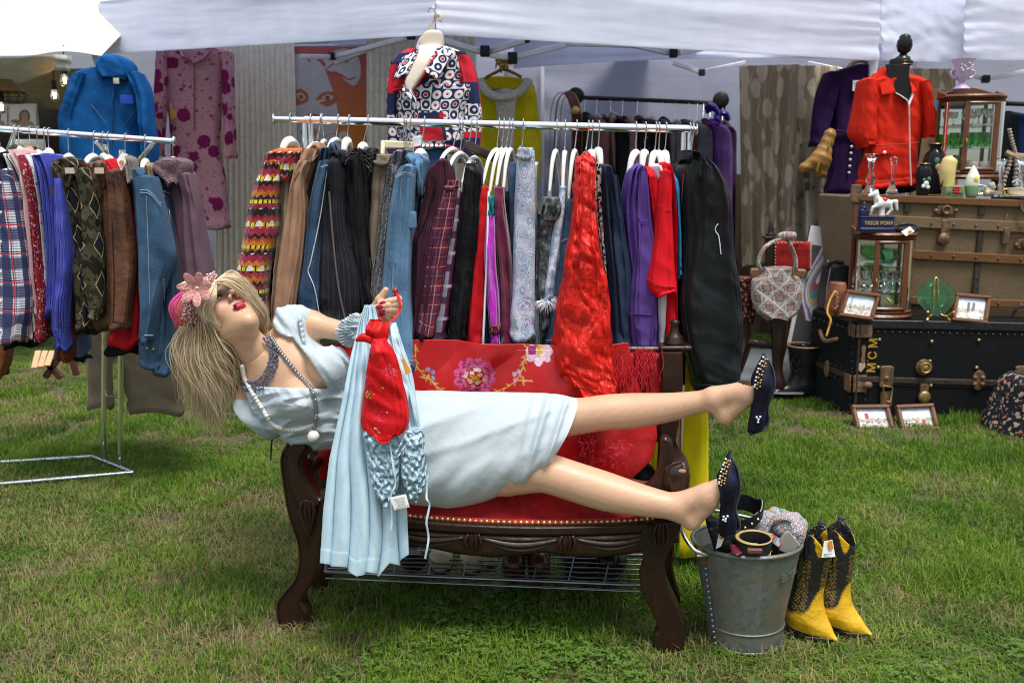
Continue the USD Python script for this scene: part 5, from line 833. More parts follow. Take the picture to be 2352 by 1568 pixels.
def hasp(x,y):
 HS=T.part('hasp',plate([(-.035,.055),(-.02,.062),(.02,.062),(.035,.055),(.035,-.045),(.028,-.055),(-.028,-.055),(-.035,-.045)],.016,pxf(x,y,.010),(1,0,0),(0,0,1),.003),RUST);T.part('hasp',plate([(-.033,.03),(.033,.03),(.030,-.055),(-.030,-.055)],.012,pxf(x,y+45,.008),(1,0,0),(0,0,1),.003),RUST);T.part('stud',ball(pxf(x,y+2,.018),.013,2),CNR,under=HS)
 a=pxf(x+2,y+32,.02);T.part('hasp_loop',tube([a+q for q in ([-.022,0,.03],[-.024,-.01,-.05],[.016,-.012,-.055],[.028,0,.02],[-.022,0,.03])],.004,6),BRASS,under=HS)
hasp(2036,866);hasp(2346,866)
c=pxf(2122,843,.004);LK=T.part('lock',plate(Point(0,0).buffer(.044,3),.012,c,(1,0,0),(0,0,1),.003),RUST)
T.part('lock_ring',lathe([(.001,.024),(.016,.022),(.020,.016),(.024,.026),(.030,.024),(.034,.004),(.034,0)],c+[0,-.004,0],24,axis=(0,-1,0)),OLDB,under=LK)
c=pxf(2122,900,.004);T.part('lock',box(c+[0,0,.02],(.045,.018,.05),.004),RUST);T.part('lock',lathe([(.001,.02),(.012,.022),(.026,.018),(.032,.012),(.034,0)],c+[0,-.004,-.024],24,axis=(0,-1,0)),OLDB)
for x,y in ((2248,874),):
 HP=T.part('hinge_plate',plate([(-.033,.03),(-.018,.05),(0,.058),(.018,.05),(.033,.03),(.033,-.02),(.018,-.045),(0,-.055),(-.018,-.045),(-.033,-.02)],.010,pxf(x,y,.008),(1,0,0),(0,0,1),.003),RUST)
 for a in (-.02,.02):
  for b in (-.018,.018):T.part('stud',ball(pxf(x,y,.014)+[a,0,b],.012,1),CNR,under=HP)
T.part('clasp',cat(box(pxf(1980,884,.006),(.06,.01,.035),.003),ball(pxf(1994,884,.014),A([.024,.014,.018]),2)),CNR)
T.part('side_handle',tube(cr([side(.35,.22,.01),side(.5,.26,.045),side(.75,.20,.01)],12),.012,8),CNR);T.part('side_clasp',ball(side(.55,.56,.01),A([.012,.035,.05]),2),CNR)
T.part('lettering',text('M C M',.045,pxf(2003,817,.003),(.02,0,1),(-1,0,.02),.0015,True),plain('gold_paint',(.36,.22,.02),.5));T.part('torn_label',plate([(-.012,.04),(.0,.055),(.012,.04),(.008,0),(.012,-.04),(0,-.05),(-.012,-.035),(-.007,0)],.001,pxf(1983,814,.003),(1,0,0),(0,0,1)),CNR);T.part('torn_label',plate([(-.02,.02),(.02,.022),(.022,.0),(.0,-.03),(-.02,-.012)],.001,pxf(1978,842,.003),(1,0,0),(0,0,1)),plain('torn_paper',(.36,.27,.19),.8))
BD=5.28
gtl,gtr,gbl,gbr=P(1966,448,BD),P(2620,474,BD-.10),P(1960,738,BD),P(2620,752,BD-.05);bv=A([-.05,.50,.0])
K=Thing('trunk','brown canvas trunk with wooden slats standing on the black trunk','trunk',(gbl+gbr)/2+bv/2);hexbox((gtl,gtr,gbl,gbr),bv,K,TRB)
def bx(x,y,o=.004):return P(x,y,BD-o-.1*(x-1960)/650)
def slat(y0,y1,h,mat,x0=1972,x1=2600,o=.010):K.part('slat',bar(bx(x0,y0,o),bx(x1,y1,o),.020,h,.004),mat)
slat(453,478,.040,SLAT);slat(504,533,.060,TRB);slat(578,609,.050,SLAT);slat(686,706,.044,SLAT);K.part('slat',bar(bx(1966,455,0),bx(1962,735,0),.018,.03,.004,(1,0,0)),SLAT)
K.part('corner_iron',cat(box(bx(1966,445,.006),(.06,.02,.10),.006),box(bx(1958,470,-.1),(.02,.16,.12),.006)),plain('worn_tan_iron',(.15,.09,.05),.6,.2,.5,18,.5))
K.part('side_strap',box(bx(1958,600,-.06),(.015,.06,.5),.004),CNR)
for x0,y0,x1,y1 in ((2085,456,2083,488),(2257,466,2254,494),(2254,516,2248,584),(2246,604,2240,678)):K.part('strap',bar(bx(x0,y0,.006),bx(x1,y1,.006),.034,.012,.003,(0,-1,0)),LTH)
for k,(y,y2) in enumerate(((506,532),(578,608),(686,706))):
 for x in np.linspace(1985,2345,8):K.part('nail',ball(bx(x,y+(y2-y)*(x-1972)/628,.022),.007,1),RUST)
def lockset(x,y,kind):
 c=bx(x,y,.01)
 if kind==0:K.part('lock',cat(plate([(-.05,.02),(-.03,.026),(.03,.026),(.05,.02),(.05,-.025),(-.05,-.025)],.010,c,(1,0,0),(0,0,1),.003),lathe([(.001,.004),(.014,.004),(.018,.014),(.026,.012),(.027,0)],c+[0,-.005,0],20,axis=(0,-1,0)),ball(c+[-.055,-.005,-.005],.013,1),ball(c+[.055,-.005,-.005],.013,1)),RUST)
 if kind==1:K.part('lock',cat(box(c+[.006,-.006,.04],(.05,.02,.09),.005),lathe([(.001,.022),(.012,.024),(.02,.016),(.032,.014),(.036,0)],c+[0,-.005,-.02],22,axis=(0,-1,0))),RUST)
 if kind==2:K.part('lock',cat(plate([(0,.08),(.014,.05),(.036,.02),(.03,.0),(-.03,0),(-.036,.02),(-.014,.05)],.012,c,(1,0,0),(0,0,1),.003),box(c+[0,-.006,-.04],(.036,.022,.09),.005)),RUST)
lockset(2172,482,0);lockset(2166,540,1);lockset(2311,525,2);lockset(2356,560,0)
K.part('side_handle',tube(cr([bx(2345,470,.02),bx(2352,490,.05),bx(2372,500,.04)],12),.008,8),LTH);K.part('side_handle',tube(cr([bx(2322,735,.03),bx(2338,705,.05),bx(2370,700,.04)],12),.008,8),LTH)
PANE=pane('cabinet_glass');GLS=glass('clear_glass',(.93,.96,.97));GRG=glass('green_glass',(.18,.80,.25),.03);GRG2=glass('pale_green_glass',(.45,.85,.55),.05);MIR=plain('mirror_back',(.62,.64,.62),.04,1.,.02)
def cabinet(label,x0,x1,ytop,ybot,d,dep,shelves,gallery):
 a,b=P(x0,ybot,d),P(x1,ybot,d);w=b[0]-a[0];z0=(a[2]+b[2])/2;z1=P((x0+x1)/2,ytop,d)[2];cx=(a[0]+b[0])/2;t=Thing('display_cabinet',label,'cabinet',(cx,d+dep/2,z0))
 def plan(e,z=0):
  q=[(-w/2-e,dep),(-w/2-e,dep*.52-e*.5)]+[(w/2*-math.cos(s)*(1+e*3),dep*.52-(dep*.52+e)*math.sin(s)) for s in np.linspace(.25,math.pi-.25,12)]+[(w/2+e,dep*.52-e*.5),(w/2+e,dep)];return q
 O=lambda z:A([cx,d,z]);X,Y=(1,0,0),(0,1,0)
 t.part('base',cat(plate(plan(.008),.026,O(z0+.013),X,Y,.005),plate(plan(-.002),.024,O(z0+.038),X,Y,.003)),WOODR);t.part('top',cat(plate(plan(.006),.020,O(z1-.012),X,Y,.004),plate(plan(-.004),.02,O(z1-.032),X,Y,.003)),WOODR)
 lo,hi=z0+.05,z1-.042;arc=plan(0);ix={'l':arc[1],'r':arc[-2]}
 def arcp(s):return A([w/2*-math.cos(s),dep*.52-dep*.52*math.sin(s)])
 sa,sb=1.05,math.pi-1.05
 for q in (A(arc[0])+[.008,-.006],A(arc[1])+[.008,0],A(arc[-2])-[.008,0],A(arc[-1])-[.008,.006]):t.part('post',bar([cx+q[0],d+q[1],lo],[cx+q[0],d+q[1],hi],.020,.016,.003,Y),WOODR)
 for s in (sa,sb):q=arcp(s)+A([0,.006]);t.part('post',bar([cx+q[0],d+q[1],lo],[cx+q[0],d+q[1],hi],.026 if s<1.6 else .030,.018,.003,Y),WOODR)
 for zz in (lo+.008,hi-.008):t.part('door_rail',tube([[cx+arcp(s)[0],d+arcp(s)[1]+.006,zz] for s in np.linspace(sa,sb,12)],.010,8),WOODR)
 for s0,s1 in ((.1,sa),(sa,sb),(sb,math.pi-.1)):
  q=A([[cx+arcp(s)[0],d+arcp(s)[1]+.007,0] for s in np.linspace(s0,s1,9)]);t.part('pane',grid(np.stack([q+[0,0,hi],q+[0,0,lo]],0)),PANE,True)
 t.part('back',box((cx,d+dep-.004,(lo+hi)/2),(w-.02,.006,hi-lo)),MIR);t.part('latch',ball(arcp(sa).tolist() and A([cx+arcp(sa)[0],d+arcp(sa)[1]-.008,lo+(hi-lo)*.42]),A([.005,.006,.016]),1),BRASS)
 for s in shelves:t.part('shelf',plate([(x*.94,y*.94+.01) for x,y in plan(-.012)],.005,O(lo+(hi-lo)*s),X,Y),GLS)
 if gallery:
  n=20;u=np.linspace(-1,1,n);top=.028+.020*np.cos(u*2.6)*(1-.2*u*u);q=[(cx+k*(w/2+.006),z1+h) for k,h in zip(u,top)];t.part('gallery',plate([(p_[0],p_[1]) for p_ in [(cx-w/2-.006,z1-.004)]+q+[(cx+w/2+.006,z1-.004)]],.014,(0,d+dep-.012,0),X,(0,0,1),.003),WOODR)
  for sg in (-1,1):t.part('gallery',plate([(0,z1-.004),(0,z1+.03),(dep*.35,z1+.012),(dep*.5,z1-.004)],.012,(cx+sg*(w/2),d+dep,0),(0,-1,0),(0,0,1),.003),WOODR)
 return cx,d,lo,hi,w,dep,z1
cu=cabinet('small curved walnut cabinet holding green glasses, standing on the brown trunk',2180,2316,214,412,5.36,.22,(.33,.66),True);cl=cabinet('curved walnut cabinet holding a green bowl, standing on the black trunk',1974,2108,535,735,4.98,.20,(.24,.62),True)
TUM=[(.018,0),(.020,.004),(.019,.03),(.024,.075),(.022,.075),(.016,.012)];GOB=[(.022,0),(.004,.006),(.003,.035),(.022,.055),(.024,.085),(.022,.085),(.018,.058),(.002,.045)]
cx,d,lo,hi,w,dep,z1=cu
def ware(name,label,cat,c,prof,mat,grp=None,n=20,**k):t=Thing(name,label,cat,c,grp);t.part('body',lathe(prof,c,n,**k),mat,35);return t
ORD=('leftmost','second from left','middle','second from right','rightmost');OR4=('leftmost','second','third','rightmost');OR7=('leftmost front','second front','third front','fourth front','rightmost front','rear left','rear right')
for k,(dx,dy) in enumerate(((-.11,.10),(-.062,.07),(-.012,.05),(.032,.06),(.082,.09))):ware('tumbler',f'{ORD[k]} green glass tumbler on the middle shelf of the upper cabinet','glass',(cx+dx,d+dy,lo+(hi-lo)*.33+.006),[(r*1.15,z*1.05) for r,z in TUM],GRG)
for k,(dx,dy) in enumerate(((-.05,.08),(.0,.06),(.06,.08),(.09,.11))):ware('goblet',f'{OR4[k]} clear goblet on the top shelf of the upper cabinet','glass',(cx+dx,d+dy,lo+(hi-lo)*.66+.006),GOB,GLS)
ware('green_jug','stacked green glass cups at the bottom left of the upper cabinet','jug',(cx-.08,d+.09,lo),[(.03,0),(.034,.02),(.030,.05),(.036,.06),(.03,.085),(.026,.085),(.026,.01)],GRG)
for k,dx in enumerate((-.01,.06)):ware('china_cup',f'white china cup at the bottom of the upper cabinet, {"left" if k == 0 else "right"} one','cup',(cx+dx,d+.07,lo),[(.018,0),(.028,.02),(.034,.05),(.031,.05),(.024,.015)],plain('white_china',(.62,.60,.55),.25))
cx,d,lo,hi,w,dep,z1=cl
ware('glass_bowl','green glass bowl on the top shelf of the lower cabinet','bowl',(cx,d+.085,lo+(hi-lo)*.62+.006),[(.030,0),(.036,.01),(.062,.045),(.068,.085),(.064,.088),(.058,.05),(.02,.015)],GRG2)
for k,(dx,dy) in enumerate(((-.10,.10),(-.06,.06),(-.015,.045),(.03,.05),(.075,.07),(-.03,.10),(.03,.11))):ware('goblet',f'{OR7[k]} clear cut goblet on the lower cabinet shelf','glass',(cx+dx,d+dy,lo+(hi-lo)*.24+.006),[(r*1.25,z*1.25) for r,z in GOB],GLS,'goblets in the lower cabinet')
def tz(x,d):return P(x,448+(x-1966)*.04,BD)[2]+.0
def on_top(x,y,d):c=P(x,y,d);return c
CST=[(.048,0),(.044,.008),(.026,.03),(.014,.05),(.022,.068),(.024,.09),(.012,.112),(.010,.135),(.018,.15),(.013,.165),(.020,.185),(.036,.205),(.036,.214),(.012,.212),(.010,.195)]
SWL=[(.040,0),(.036,.01),(.016,.05),(.010,.10),(.016,.15),(.012,.17),(.024,.195),(.025,.208),(.010,.206)]
ware('candlestick','cut glass candlestick in front of the red blouse hem, taller left one','candlestick',P(1997,446,5.40),[(r*1.12,z*1.05) for r,z in CST],GLS,n=18);ware('candlestick','slim flared glass candlestick in front of the red blouse hem, right one','candlestick',P(2048,447,5.40),SWL,GLS,n=18);ware('candlestick','slim flared glass candlestick right of the upper cabinet','candlestick',P(2296,452,5.36),SWL,GLS,n=18);ware('candlestick','cut glass candlestick at the right edge behind the tea cup','candlestick',P(2340,448,5.42),CST,GLS,n=18)
BLKC=plain('black_porcelain',(.008,.008,.010),.12);FLP=plain('peach_flower_glaze',(.48,.24,.14),.4);WHF=plain('white_flower_glaze',(.6,.62,.6),.4);GNF=plain('green_leaf_glaze',(.05,.16,.08),.4);GDR=plain('gilt_rim',(.5,.34,.09),.3,.9)
t=ware('vase','tall black vase with peach flowers beside the red blouse','vase',P(2141,446,5.52),[(.045,0),(.052,.02),(.066,.12),(.066,.19),(.050,.235),(.030,.25),(.028,.27),(.042,.285),(.040,.285),(.024,.27)],BLKC,n=28);c=P(2141,446,5.52);t.part('rim',tube([c+[.041*math.cos(q),.041*math.sin(q),.286] for q in np.linspace(0,6.2832,24)],.003,6),GDR)
for x,z,r,m_ in ((.012,.13,.022,FLP),(-.004,.155,.018,FLP),(.026,.152,.016,FLP),(.012,.118,.010,WHF),(-.014,.19,.016,GNF),(.03,.10,.014,GNF)):t.part('flower',ball(c+[x,-.064,z],A([r,.006,r*1.1]),1),m_)
t=ware('vase','shorter black vase with white flower in front of the tall black vase','vase',P(2118,450,5.38),[(.032,0),(.034,.03),(.042,.10),(.044,.135),(.034,.16),(.022,.168),(.030,.178),(.028,.178),(.018,.168)],BLKC,n=24);c=P(2118,450,5.38);t.part('rim',tube([c+[.029*math.cos(q),.029*math.sin(q),.179] for q in np.linspace(0,6.2832,20)],.0025,6),GDR)
for x,z,r,m_ in ((.0,.07,.016,WHF),(-.014,.055,.012,WHF),(.012,.05,.012,WHF),(.014,.095,.012,GNF),(-.012,.09,.01,GNF)):t.part('flower',ball(c+[x,-.040,z],A([r,.006,r*.9]),1),m_)
CORN=plain('cream_yellow_glaze',(.62,.50,.20),.3,0,.1);t=Thing('vase','pale yellow lily shaped vase behind the berry box','vase',P(2176,450,5.36));c=P(2176,450,5.36)
t.part('body',tube(cr([c,c+[-.006,0,.07],c+[-.012,0,.14],c+[0,0,.20],c+[.006,0,.222]],20),np.interp(np.linspace(0,1,20),[0,.2,.5,.75,.92,1],[.024,.036,.045,.040,.016,.003]),18),CORN,True);t.part('leaf',tube(cr([c+[-.03,-.02,0],c+[-.045,-.02,.06],c+[-.03,-.02,.11]],10),[.004,.008,.012,.014,.014,.013,.011,.009,.006,.002],8,flat=.4),GRG2)
t=Thing('trinket_box','small box with raised red berries before the yellow vase','box',P(2188,454,5.30));c=P(2188,454,5.30);t.part('body',box(c+[0,0,.034],(.10,.06,.068),.006),floral('pink_lace_box',(.45,.28,.22),[((.40,.08,.08),2,.25),((.52,.42,.34),3,.2),((.2,.25,.1),2.6,.15)],40))
for k in range(9):t.part('berry',ball(c+[.012*(k%3-1)+.004,-.032,.03+.013*(k//3)],.0085,1),plain('berry_red',(.42,.02,.03),.3))
for sg in (-1,1):t.part('leaf',ball(c+[sg*.032,-.031,.028],A([.012,.004,.014]),1),GNF)
t=Thing('creamer','green and white lily shaped creamer with green handle','jug',P(2230,456,5.30));c=P(2230,456,5.30);LG_=plain('lily_white_glaze',(.66,.68,.56),.3);t.part('body',tube(cr([c+[0,0,.012],c+[0,0,.08],c+[.002,0,.13],c+[0,0,.18]],18),np.interp(np.linspace(0,1,18),[0,.3,.6,.85,1],[.024,.038,.034,.018,.004]),16),LG_,True);t.part('cup',lathe([(.02,0),(.028,.01),(.036,.05),(.038,.07),(.034,.07),(.03,.05)],c,18),GRG2);t.part('handle',tube(cr([c+[.034,0,.02],c+[.068,0,.03],c+[.075,0,.065],c+[.04,0,.07]],14),.007,8),GRG2);t.part('patch',ball(c+[.004,-.034,.105],A([.014,.006,.02]),1),plain('lemon_glaze',(.62,.52,.1),.3))
t=Thing('carving','pale knotted shell carving between creamer and candlestick','ornament',P(2268,452,5.36));c=P(2268,452,5.36);t.part('body',wob(cat(ball(c+[0,0,.03],A([.036,.03,.028]),3),ball(c+[.012,-.01,.055],A([.024,.02,.026]),3),ball(c+[-.02,-.02,.02],A([.018,.02,.018]),2)),.006,60),plain('bone_stone',(.36,.31,.24),.7,0,.3,40,.5),True)
t=Thing('tea_cup','cream tea cup with gold handle on a saucer at the right edge','cup',P(2340,456,5.27));c=P(2338,455,5.27);CH=plain('cream_china',(.66,.60,.48),.2);t.part('saucer',lathe([(.02,0),(.05,.004),(.078,.012),(.076,.014),(.02,.005)],c,28),CH);t.part('cup',lathe([(.02,.006),(.022,.012),(.050,.022),(.062,.055),(.059,.055),(.045,.024),(.01,.016)],c,28),CH);t.part('handle',tube(cr([c+[-.058,0,.05],c+[-.084,0,.045],c+[-.076,0,.022],c+[-.052,0,.022]],14),.005,8),GDR);t.part('spoon',tube(cr([c+[.0,-.02,.05],c+[-.004,-.03,.085],c+[-.03,-.03,.10],c+[-.055,-.03,.085]],14),.003,6),WHITEP)
LAV=plain('lavender_glaze',(.46,.36,.52),.3,0,.06);c=P(2208,207,5.47);t=Thing('vase','lavender two handled urn vase on the upper cabinet','vase',c);t.part('body',lathe([(.048,0),(.044,.01),(.022,.03),(.015,.045),(.030,.058),(.040,.075),(.044,.10),(.050,.14),(.064,.166),(.062,.168),(.046,.14)],c,28),LAV)
for sg in (-1,1):t.part('handle',tube(cr([c+[sg*.034,0,.062],c+[sg*.062,0,.075],c+[sg*.064,0,.10],c+[sg*.044,0,.112]],14),.007,8),LAV)
for k in range(12):t.part('bead',ball(c+[.03*math.cos(k*2.4),-.044-.004*(k%3),.10+.045*((k*37%12)/12)],.006,1),plain('silver_glaze',(.66,.62,.62),.2))
BLKF=plain('black_form_cloth',(.010,.010,.012),.75);c=P(2069,144,5.8)
t=Thing('dress_form','black dress form with turned finial wearing the red blouse','dress form',[c[0],5.8,tz(2060,5.8)])
t.part('body',hang([(136,2048,2088),(160,2042,2084),(190,2030,2082),(215,2000,2110),(300,1990,2112),(440,1972,2098)],5.8,[.055,.06,.07,.11,.12,.12],fold=0,crump=0,top=1),BLKF,True);t.part('neck_front',plate([P(x,y,5.585)[[0,2]] for x,y in ((2034,148),(2084,150),(2090,180),(2094,210),(2088,240),(2070,226),(2054,212),(2040,180))],.008,(0,5.588,0),(1,0,0),(0,0,1),.002),BLKF);EB=plain('black_lacquer',(.010,.010,.011),.25)
t.part('neck_cap',lathe([(.001,-.03),(.056,-.03),(.062,-.022),(.060,-.014),(.045,-.006),(.04,.012),(.026,.018),(.02,.03)],c+[.01,0,.02],28),EB);t.part('finial',lathe([(.018,.04),(.036,.055),(.046,.085),(.042,.115),(.032,.13),(.034,.138),(.022,.15),(.001,.156)],c+[.015,0,.01],24),EB);t.part('trim',tube([c+[.01+.058*math.cos(q),.058*math.sin(q),-.012] for q in np.linspace(0,6.2832,28)],.003,6),GDR)
RB=cloth('coral_red_twill',(.56,.040,.014),.8,.1,.3,bump=.3) if False else cloth('coral_red_twill',(.58,.022,.010),.8,.1,.4);WZ=plain('white_zip_tape',(.7,.66,.62),.6);DR=plain('red_seam',(.38,.03,.012),.8)
wear('blouse','coral red short sleeved zip blouse on the black dress form','blouse',0,None,('body',hang([(168,2008,2034),(180,1996,2110),(198,1984,2122),(240,1982,2124),(300,1984,2118),(335,1984,2110),(385,1974,2102),(430,1970,2096)],5.75,.15,seed=21,fold=.05,N=60,M=90,crump=.014,csc=8,top=.6),RB),('sleeve',hang([(188,1976,2004),(220,1970,2006),(270,1962,2004),(310,1957,2002),(338,1978,1998)],5.66,.10,seed=22,fold=.05),RB),('sleeve',hang([(192,2104,2126),(230,2112,2132),(270,2116,2140),(305,2119,2146),(314,2120,2136)],5.68,.09,seed=23,fold=.05),RB),('zip',tube(cr([P(2057,214,5.58),P(2074,224,5.57),P(2087,240,5.565),P(2089,300,5.565),P(2090,360,5.565),P(2093,426,5.57)],30),.009,6,flat=.4),WZ),('zip',tube([P(2097,214,5.585),P(2092,228,5.575),P(2087,242,5.57)],.008,6,flat=.4),WZ),('collar',solid(np.stack([cr([P(2032,152,5.62),P(2042,178,5.59),P(2058,213,5.555)],10),cr([P(2014,164,5.64),P(2020,192,5.60),P(2026,219,5.57)],10)],1),.006),RB),('collar',solid(np.stack([cr([P(2080,176,5.62),P(2094,194,5.6),P(2106,210,5.58)],8),cr([P(2088,182,5.6),P(2092,200,5.58),P(2094,214,5.57)],8)],1),.006),RB),('pocket_flap',plate([(-.062,.022),(.062,.022),(.062,-.016),(-.06,-.02)],.008,P(2028,346,5.575),(1,0,0),(0,0,1),.002),RB),('button',ball(P(2032,350,5.56),A([.010,.005,.010]),1),WZ),('seam',tube([P(1988,335,5.60),P(2030,333,5.575),P(2088,331,5.57),P(2110,326,5.6)],.003,5),DR),('seam',tube([P(1969,416,5.62),P(2030,416,5.58),P(2096,411,5.60)],.003,5),DR),('seam',tube([P(2030,222,5.60),P(1992,204,5.63)],.003,5),DR))
t=Thing('artwork_board','tall brown board with a blue band between red blouse and cabinet','board',P(2150,440,6.1));t.part('board',box((P(2128,216,6.1)+P(2176,440,6.1))/2,(.30,.02,.66),.003),plain('brown_card',(.20,.13,.07),.85));t.part('band',box(P(2150,244,6.085),(.26,.01,.06)),plain('sky_blue_paint',(.04,.19,.42),.7));t.part('flap',bar(P(2146,300,6.06),P(2164,316,6.04),.01,.05,.002),plain('brown_card',(0,0,0)))
NVY=plain('navy_enamel',(.012,.014,.06),.3,0,.2);c=P(2010,536,5.03);c[2]=cl[6]+.004;u_=S(500,5.0)
t=Thing('toy_bank','white trick pony on a navy bank, standing on the lower cabinet','toy bank',c);t.part('base',cat(box(c+[0,0,.012],(.185,.075,.024),.006),box(c+[0,0,.048],(.175,.06,.055),.004),box(c+[0,0,.078],(.182,.066,.008),.002)),NVY);t.part('tower',cat(box(c+[-.065,.01,.10],(.045,.045,.04),.005),lathe([(.022,.12),(.016,.128),(.010,.14),(.012,.15),(.001,.158)],c+[-.065,.01,0],14)),NVY)
t.part('lettering',text('TRICK PONY',.018,c+[.004,-.0315,.047],(1,0,0),(0,0,1),.0015,True),plain('gold_letters',(.48,.33,.10),.4))
t.part('pedestal',lathe([(.020,.08),(.017,.086),(.015,.09),(.015,.125),(.02,.13)],c+[.028,0,0],16),WHITEJ);t.part('pedestal_ring',lathe([(.018,.0),(.019,.004),(.017,.009)],c+[.028,0,.082],16),plain('yellow_enamel',(.55,.36,.02),.3))
def pony(p):
 q=p-c;B=lambda a,b,r,s:cone_sdf(q,a,b,r,s);s=smin(ell_sdf(q,(.036,0,.150),(.040,.024,.026)),B((.005,0,.158),(-.012,0,.198),.021,.013),.02);s=smin(s,B((-.008,0,.204),(-.042,0,.190),.0135,.009),.008)
 for y in (-.008,.008):s=smin(s,B((-.006,y,.212),(-.004,y,.222),.005,.002),.003)
 for a,b,e in (((.008,-.012,.142),(-.028,-.014,.128),(-.034,-.014,.108)),((.004,.012,.142),(-.012,.014,.122),(-.024,.014,.092)),((.062,-.012,.148),(.072,-.014,.118),(.050,-.014,.090)),((.064,.012,.146),(.086,.014,.116),(.066,.014,.088))):s=smin(smin(s,B(a,b,.014,.007),.010),B(b,e,.007,.0055),.004)
 s=smin(s,B((.074,0,.158),(.098,0,.158),.008,.011),.006);s=smin(s,B((.098,0,.156),(.108,0,.116),.011,.006),.006);return s
t.part('pony',nets(pony,c+[-.06,-.04,.07],c+[.125,.04,.235],.0032),plain('white_enamel',(.66,.66,.64),.25,0,.05),True);t.part('saddle',ball(c+[.034,0,.168],A([.020,.0255,.014]),2),plain('red_enamel',(.42,.02,.02),.3));t.part('collar',tube([c+[-.002+.004*math.cos(q),.020*math.cos(q),.166+.016*math.sin(q)] for q in np.linspace(0,6.2832,20)],.003,6),MATS['yellow_enamel'])
t=Thing('purse','small black purse lying on the lower cabinet behind the pony bank','purse',P(2080,530,5.06));c2=P(2080,532,5.08);c2[2]=cl[6];t.part('body',wob(ball(c2+[0,0,.014],A([.062,.05,.022]),3),.006,30),BLACKP,True);t.part('strap',tube(cr([c2+[-.06,0,.01],c2+[-.03,-.01,.04],c2+[.03,-.01,.04],c2+[.065,-.02,.01]],16),.007,8),BLACKP)
t=Thing('price_tag','white tag with orange blot on the black purse','tag',P(2086,532,4.97));t.part('card',solid(A([[P(2070,532,4.965),P(2090,520,4.985)],[P(2081,542,4.96),P(2101,531,4.98)]]),.001),MATS['tag_card']);t.part('print',ball(P(2090,532,4.965),A([.012,.002,.008]),1),MATS['orange_ink'])
def framed(label,q,prnt,d,rev=.012):
 """q: tl, tr, br, bl in the picture and the distances of top and bottom"""
 (tl,tr,br,bl),(dt,db)=q,d;p=[P(*tl,dt),P(*tr,dt),P(*br,db),P(*bl,db)];x=unit(p[1]-p[0]);y=unit(p[0]-p[3]);z=np.cross(x,y);t=Thing('framed_picture',label,'picture',(p[2]+p[3])/2);c=sum(p)/4;w,h=np.linalg.norm(p[1]-p[0]),np.linalg.norm(p[0]-p[3]);R=np.stack([x,y,z],1);b_=.020
 for a,sz in (((0,h/2-b_/2),(w,b_)),((0,-h/2+b_/2),(w,b_)),((-w/2+b_/2,0),(b_,h-2*b_)),((w/2-b_/2,0),(b_,h-2*b_))):t.part('frame',box(c+x*a[0]+y*a[1],(sz[0],sz[1],.036),.004,R),WOODR)
 n=40;u,v=np.meshgrid(np.linspace(0,1,n),np.linspace(0,1,n));V=c+((u-.5)*(w-2*b_))[...,None]*x+((.5-v)*(h-2*b_))[...,None]*y-z*.004;t.part('mount',box(c-z*.014,(w-.01,h-.01,.006),0,R),WOODR);t.part('print',grid(V),PRINT,False,col=prnt(u.ravel(),v.ravel()))
def scene(kind):
 r=np.random.default_rng(kind)
 def f(u,v):
  n=fbm(np.stack([u*6,v*6,u*0+kind],-1),4,kind)[:,None];sky=A((.58,.66,.72))+n*.35;c=np.where((v<.5)[:,None],sky,A((.60,.60,.54))+n*.3)
  h=np.interp(u,np.linspace(0,1,14),.42+.16*r.random(14));b=(v>h)&(v<.68);c[b]=(A((.40,.36,.30))+fbm(np.stack([u*22,v*14,u*0],-1),3,kind+3)[:,None]*.55)[b]
  for k in range(34):x,y,a,e=r.random(),.62+.34*r.random(),.008+.02*r.random(),.015+.03*r.random();m=(np.abs(u-x)<a)&(np.abs(v-y)<e);c[m]=[(.45,.05,.06),(.07,.09,.14),(.08,.08,.08),(.5,.38,.1),(.12,.22,.30),(.2,.26,.16)][k%6]
  if kind==1:m=(np.abs(u-.2)<.012)&(v<.6)&(v>.08);c[m]=(.10,.10,.12)
  if kind==2:
   m=((np.abs(u-.42)<.05)|(np.abs(u-.60)<.05))&(v>.18)&(v<.62);c[m]=A((.16,.15,.16));m=(np.hypot(u-.68,(v-.80)*1.1)<.24)&(v<.80);c[m]=(.62,.64,.60)
  if kind==3:m=(np.abs(u-.34)<.07)&(v>.22)&(v<.5);c[m]=(.42,.04,.06);c[(np.abs(u-.52)<.006)]=(.7,.7,.7)
  if kind==4:m=(np.abs(u-.7)<.05)&(v>.6)&(v<.85);c[m]=(.40,.03,.10)
  return np.clip(c,.01,.8)
 return f
framed('small framed town square print leaning left of the lower cabinet',((1942,665),(2020,676),(2008,738),(1923,726)),scene(1),(4.96,4.90));framed('framed bridge and church print right of the green plate',((2192,674),(2273,681),(2271,743),(2182,738)),scene(2),(5.0,4.92))
framed('left framed street print with red mill on the grass before the black trunk',((1954,931),(2040,930),(2054,990),(1968,992)),scene(3),(4.80,4.72));framed('right framed bridge print standing on the grass before the black trunk',((2056,932),(2142,928),(2157,984),(2070,992)),scene(4),(4.80,4.72))
c=P(2150,682,4.97);t=Thing('glass_plate','green glass plate standing on a gilt easel','plate',P(2150,730,4.97));q=[(.098*(1+.06*math.cos(4*a))*math.cos(a),.098*(1+.06*math.cos(4*a))*math.sin(a)) for a in np.linspace(0,6.2832,48,endpoint=False)];t.part('plate',cat(plate(Polygon(q).difference(Point(0,0).buffer(.066,24)),.006,c,(1,0,0),(0,.25,1),.0015),plate(Point(0,0).buffer(.066,24),.008,c+[0,.012,-.002],(1,0,0),(0,.25,1),.0015)),GRG2)
t=Thing('plate_easel','gilt folding easel carrying the green glass plate','easel',P(2150,736,4.95));b0=P(2150,735,4.95)
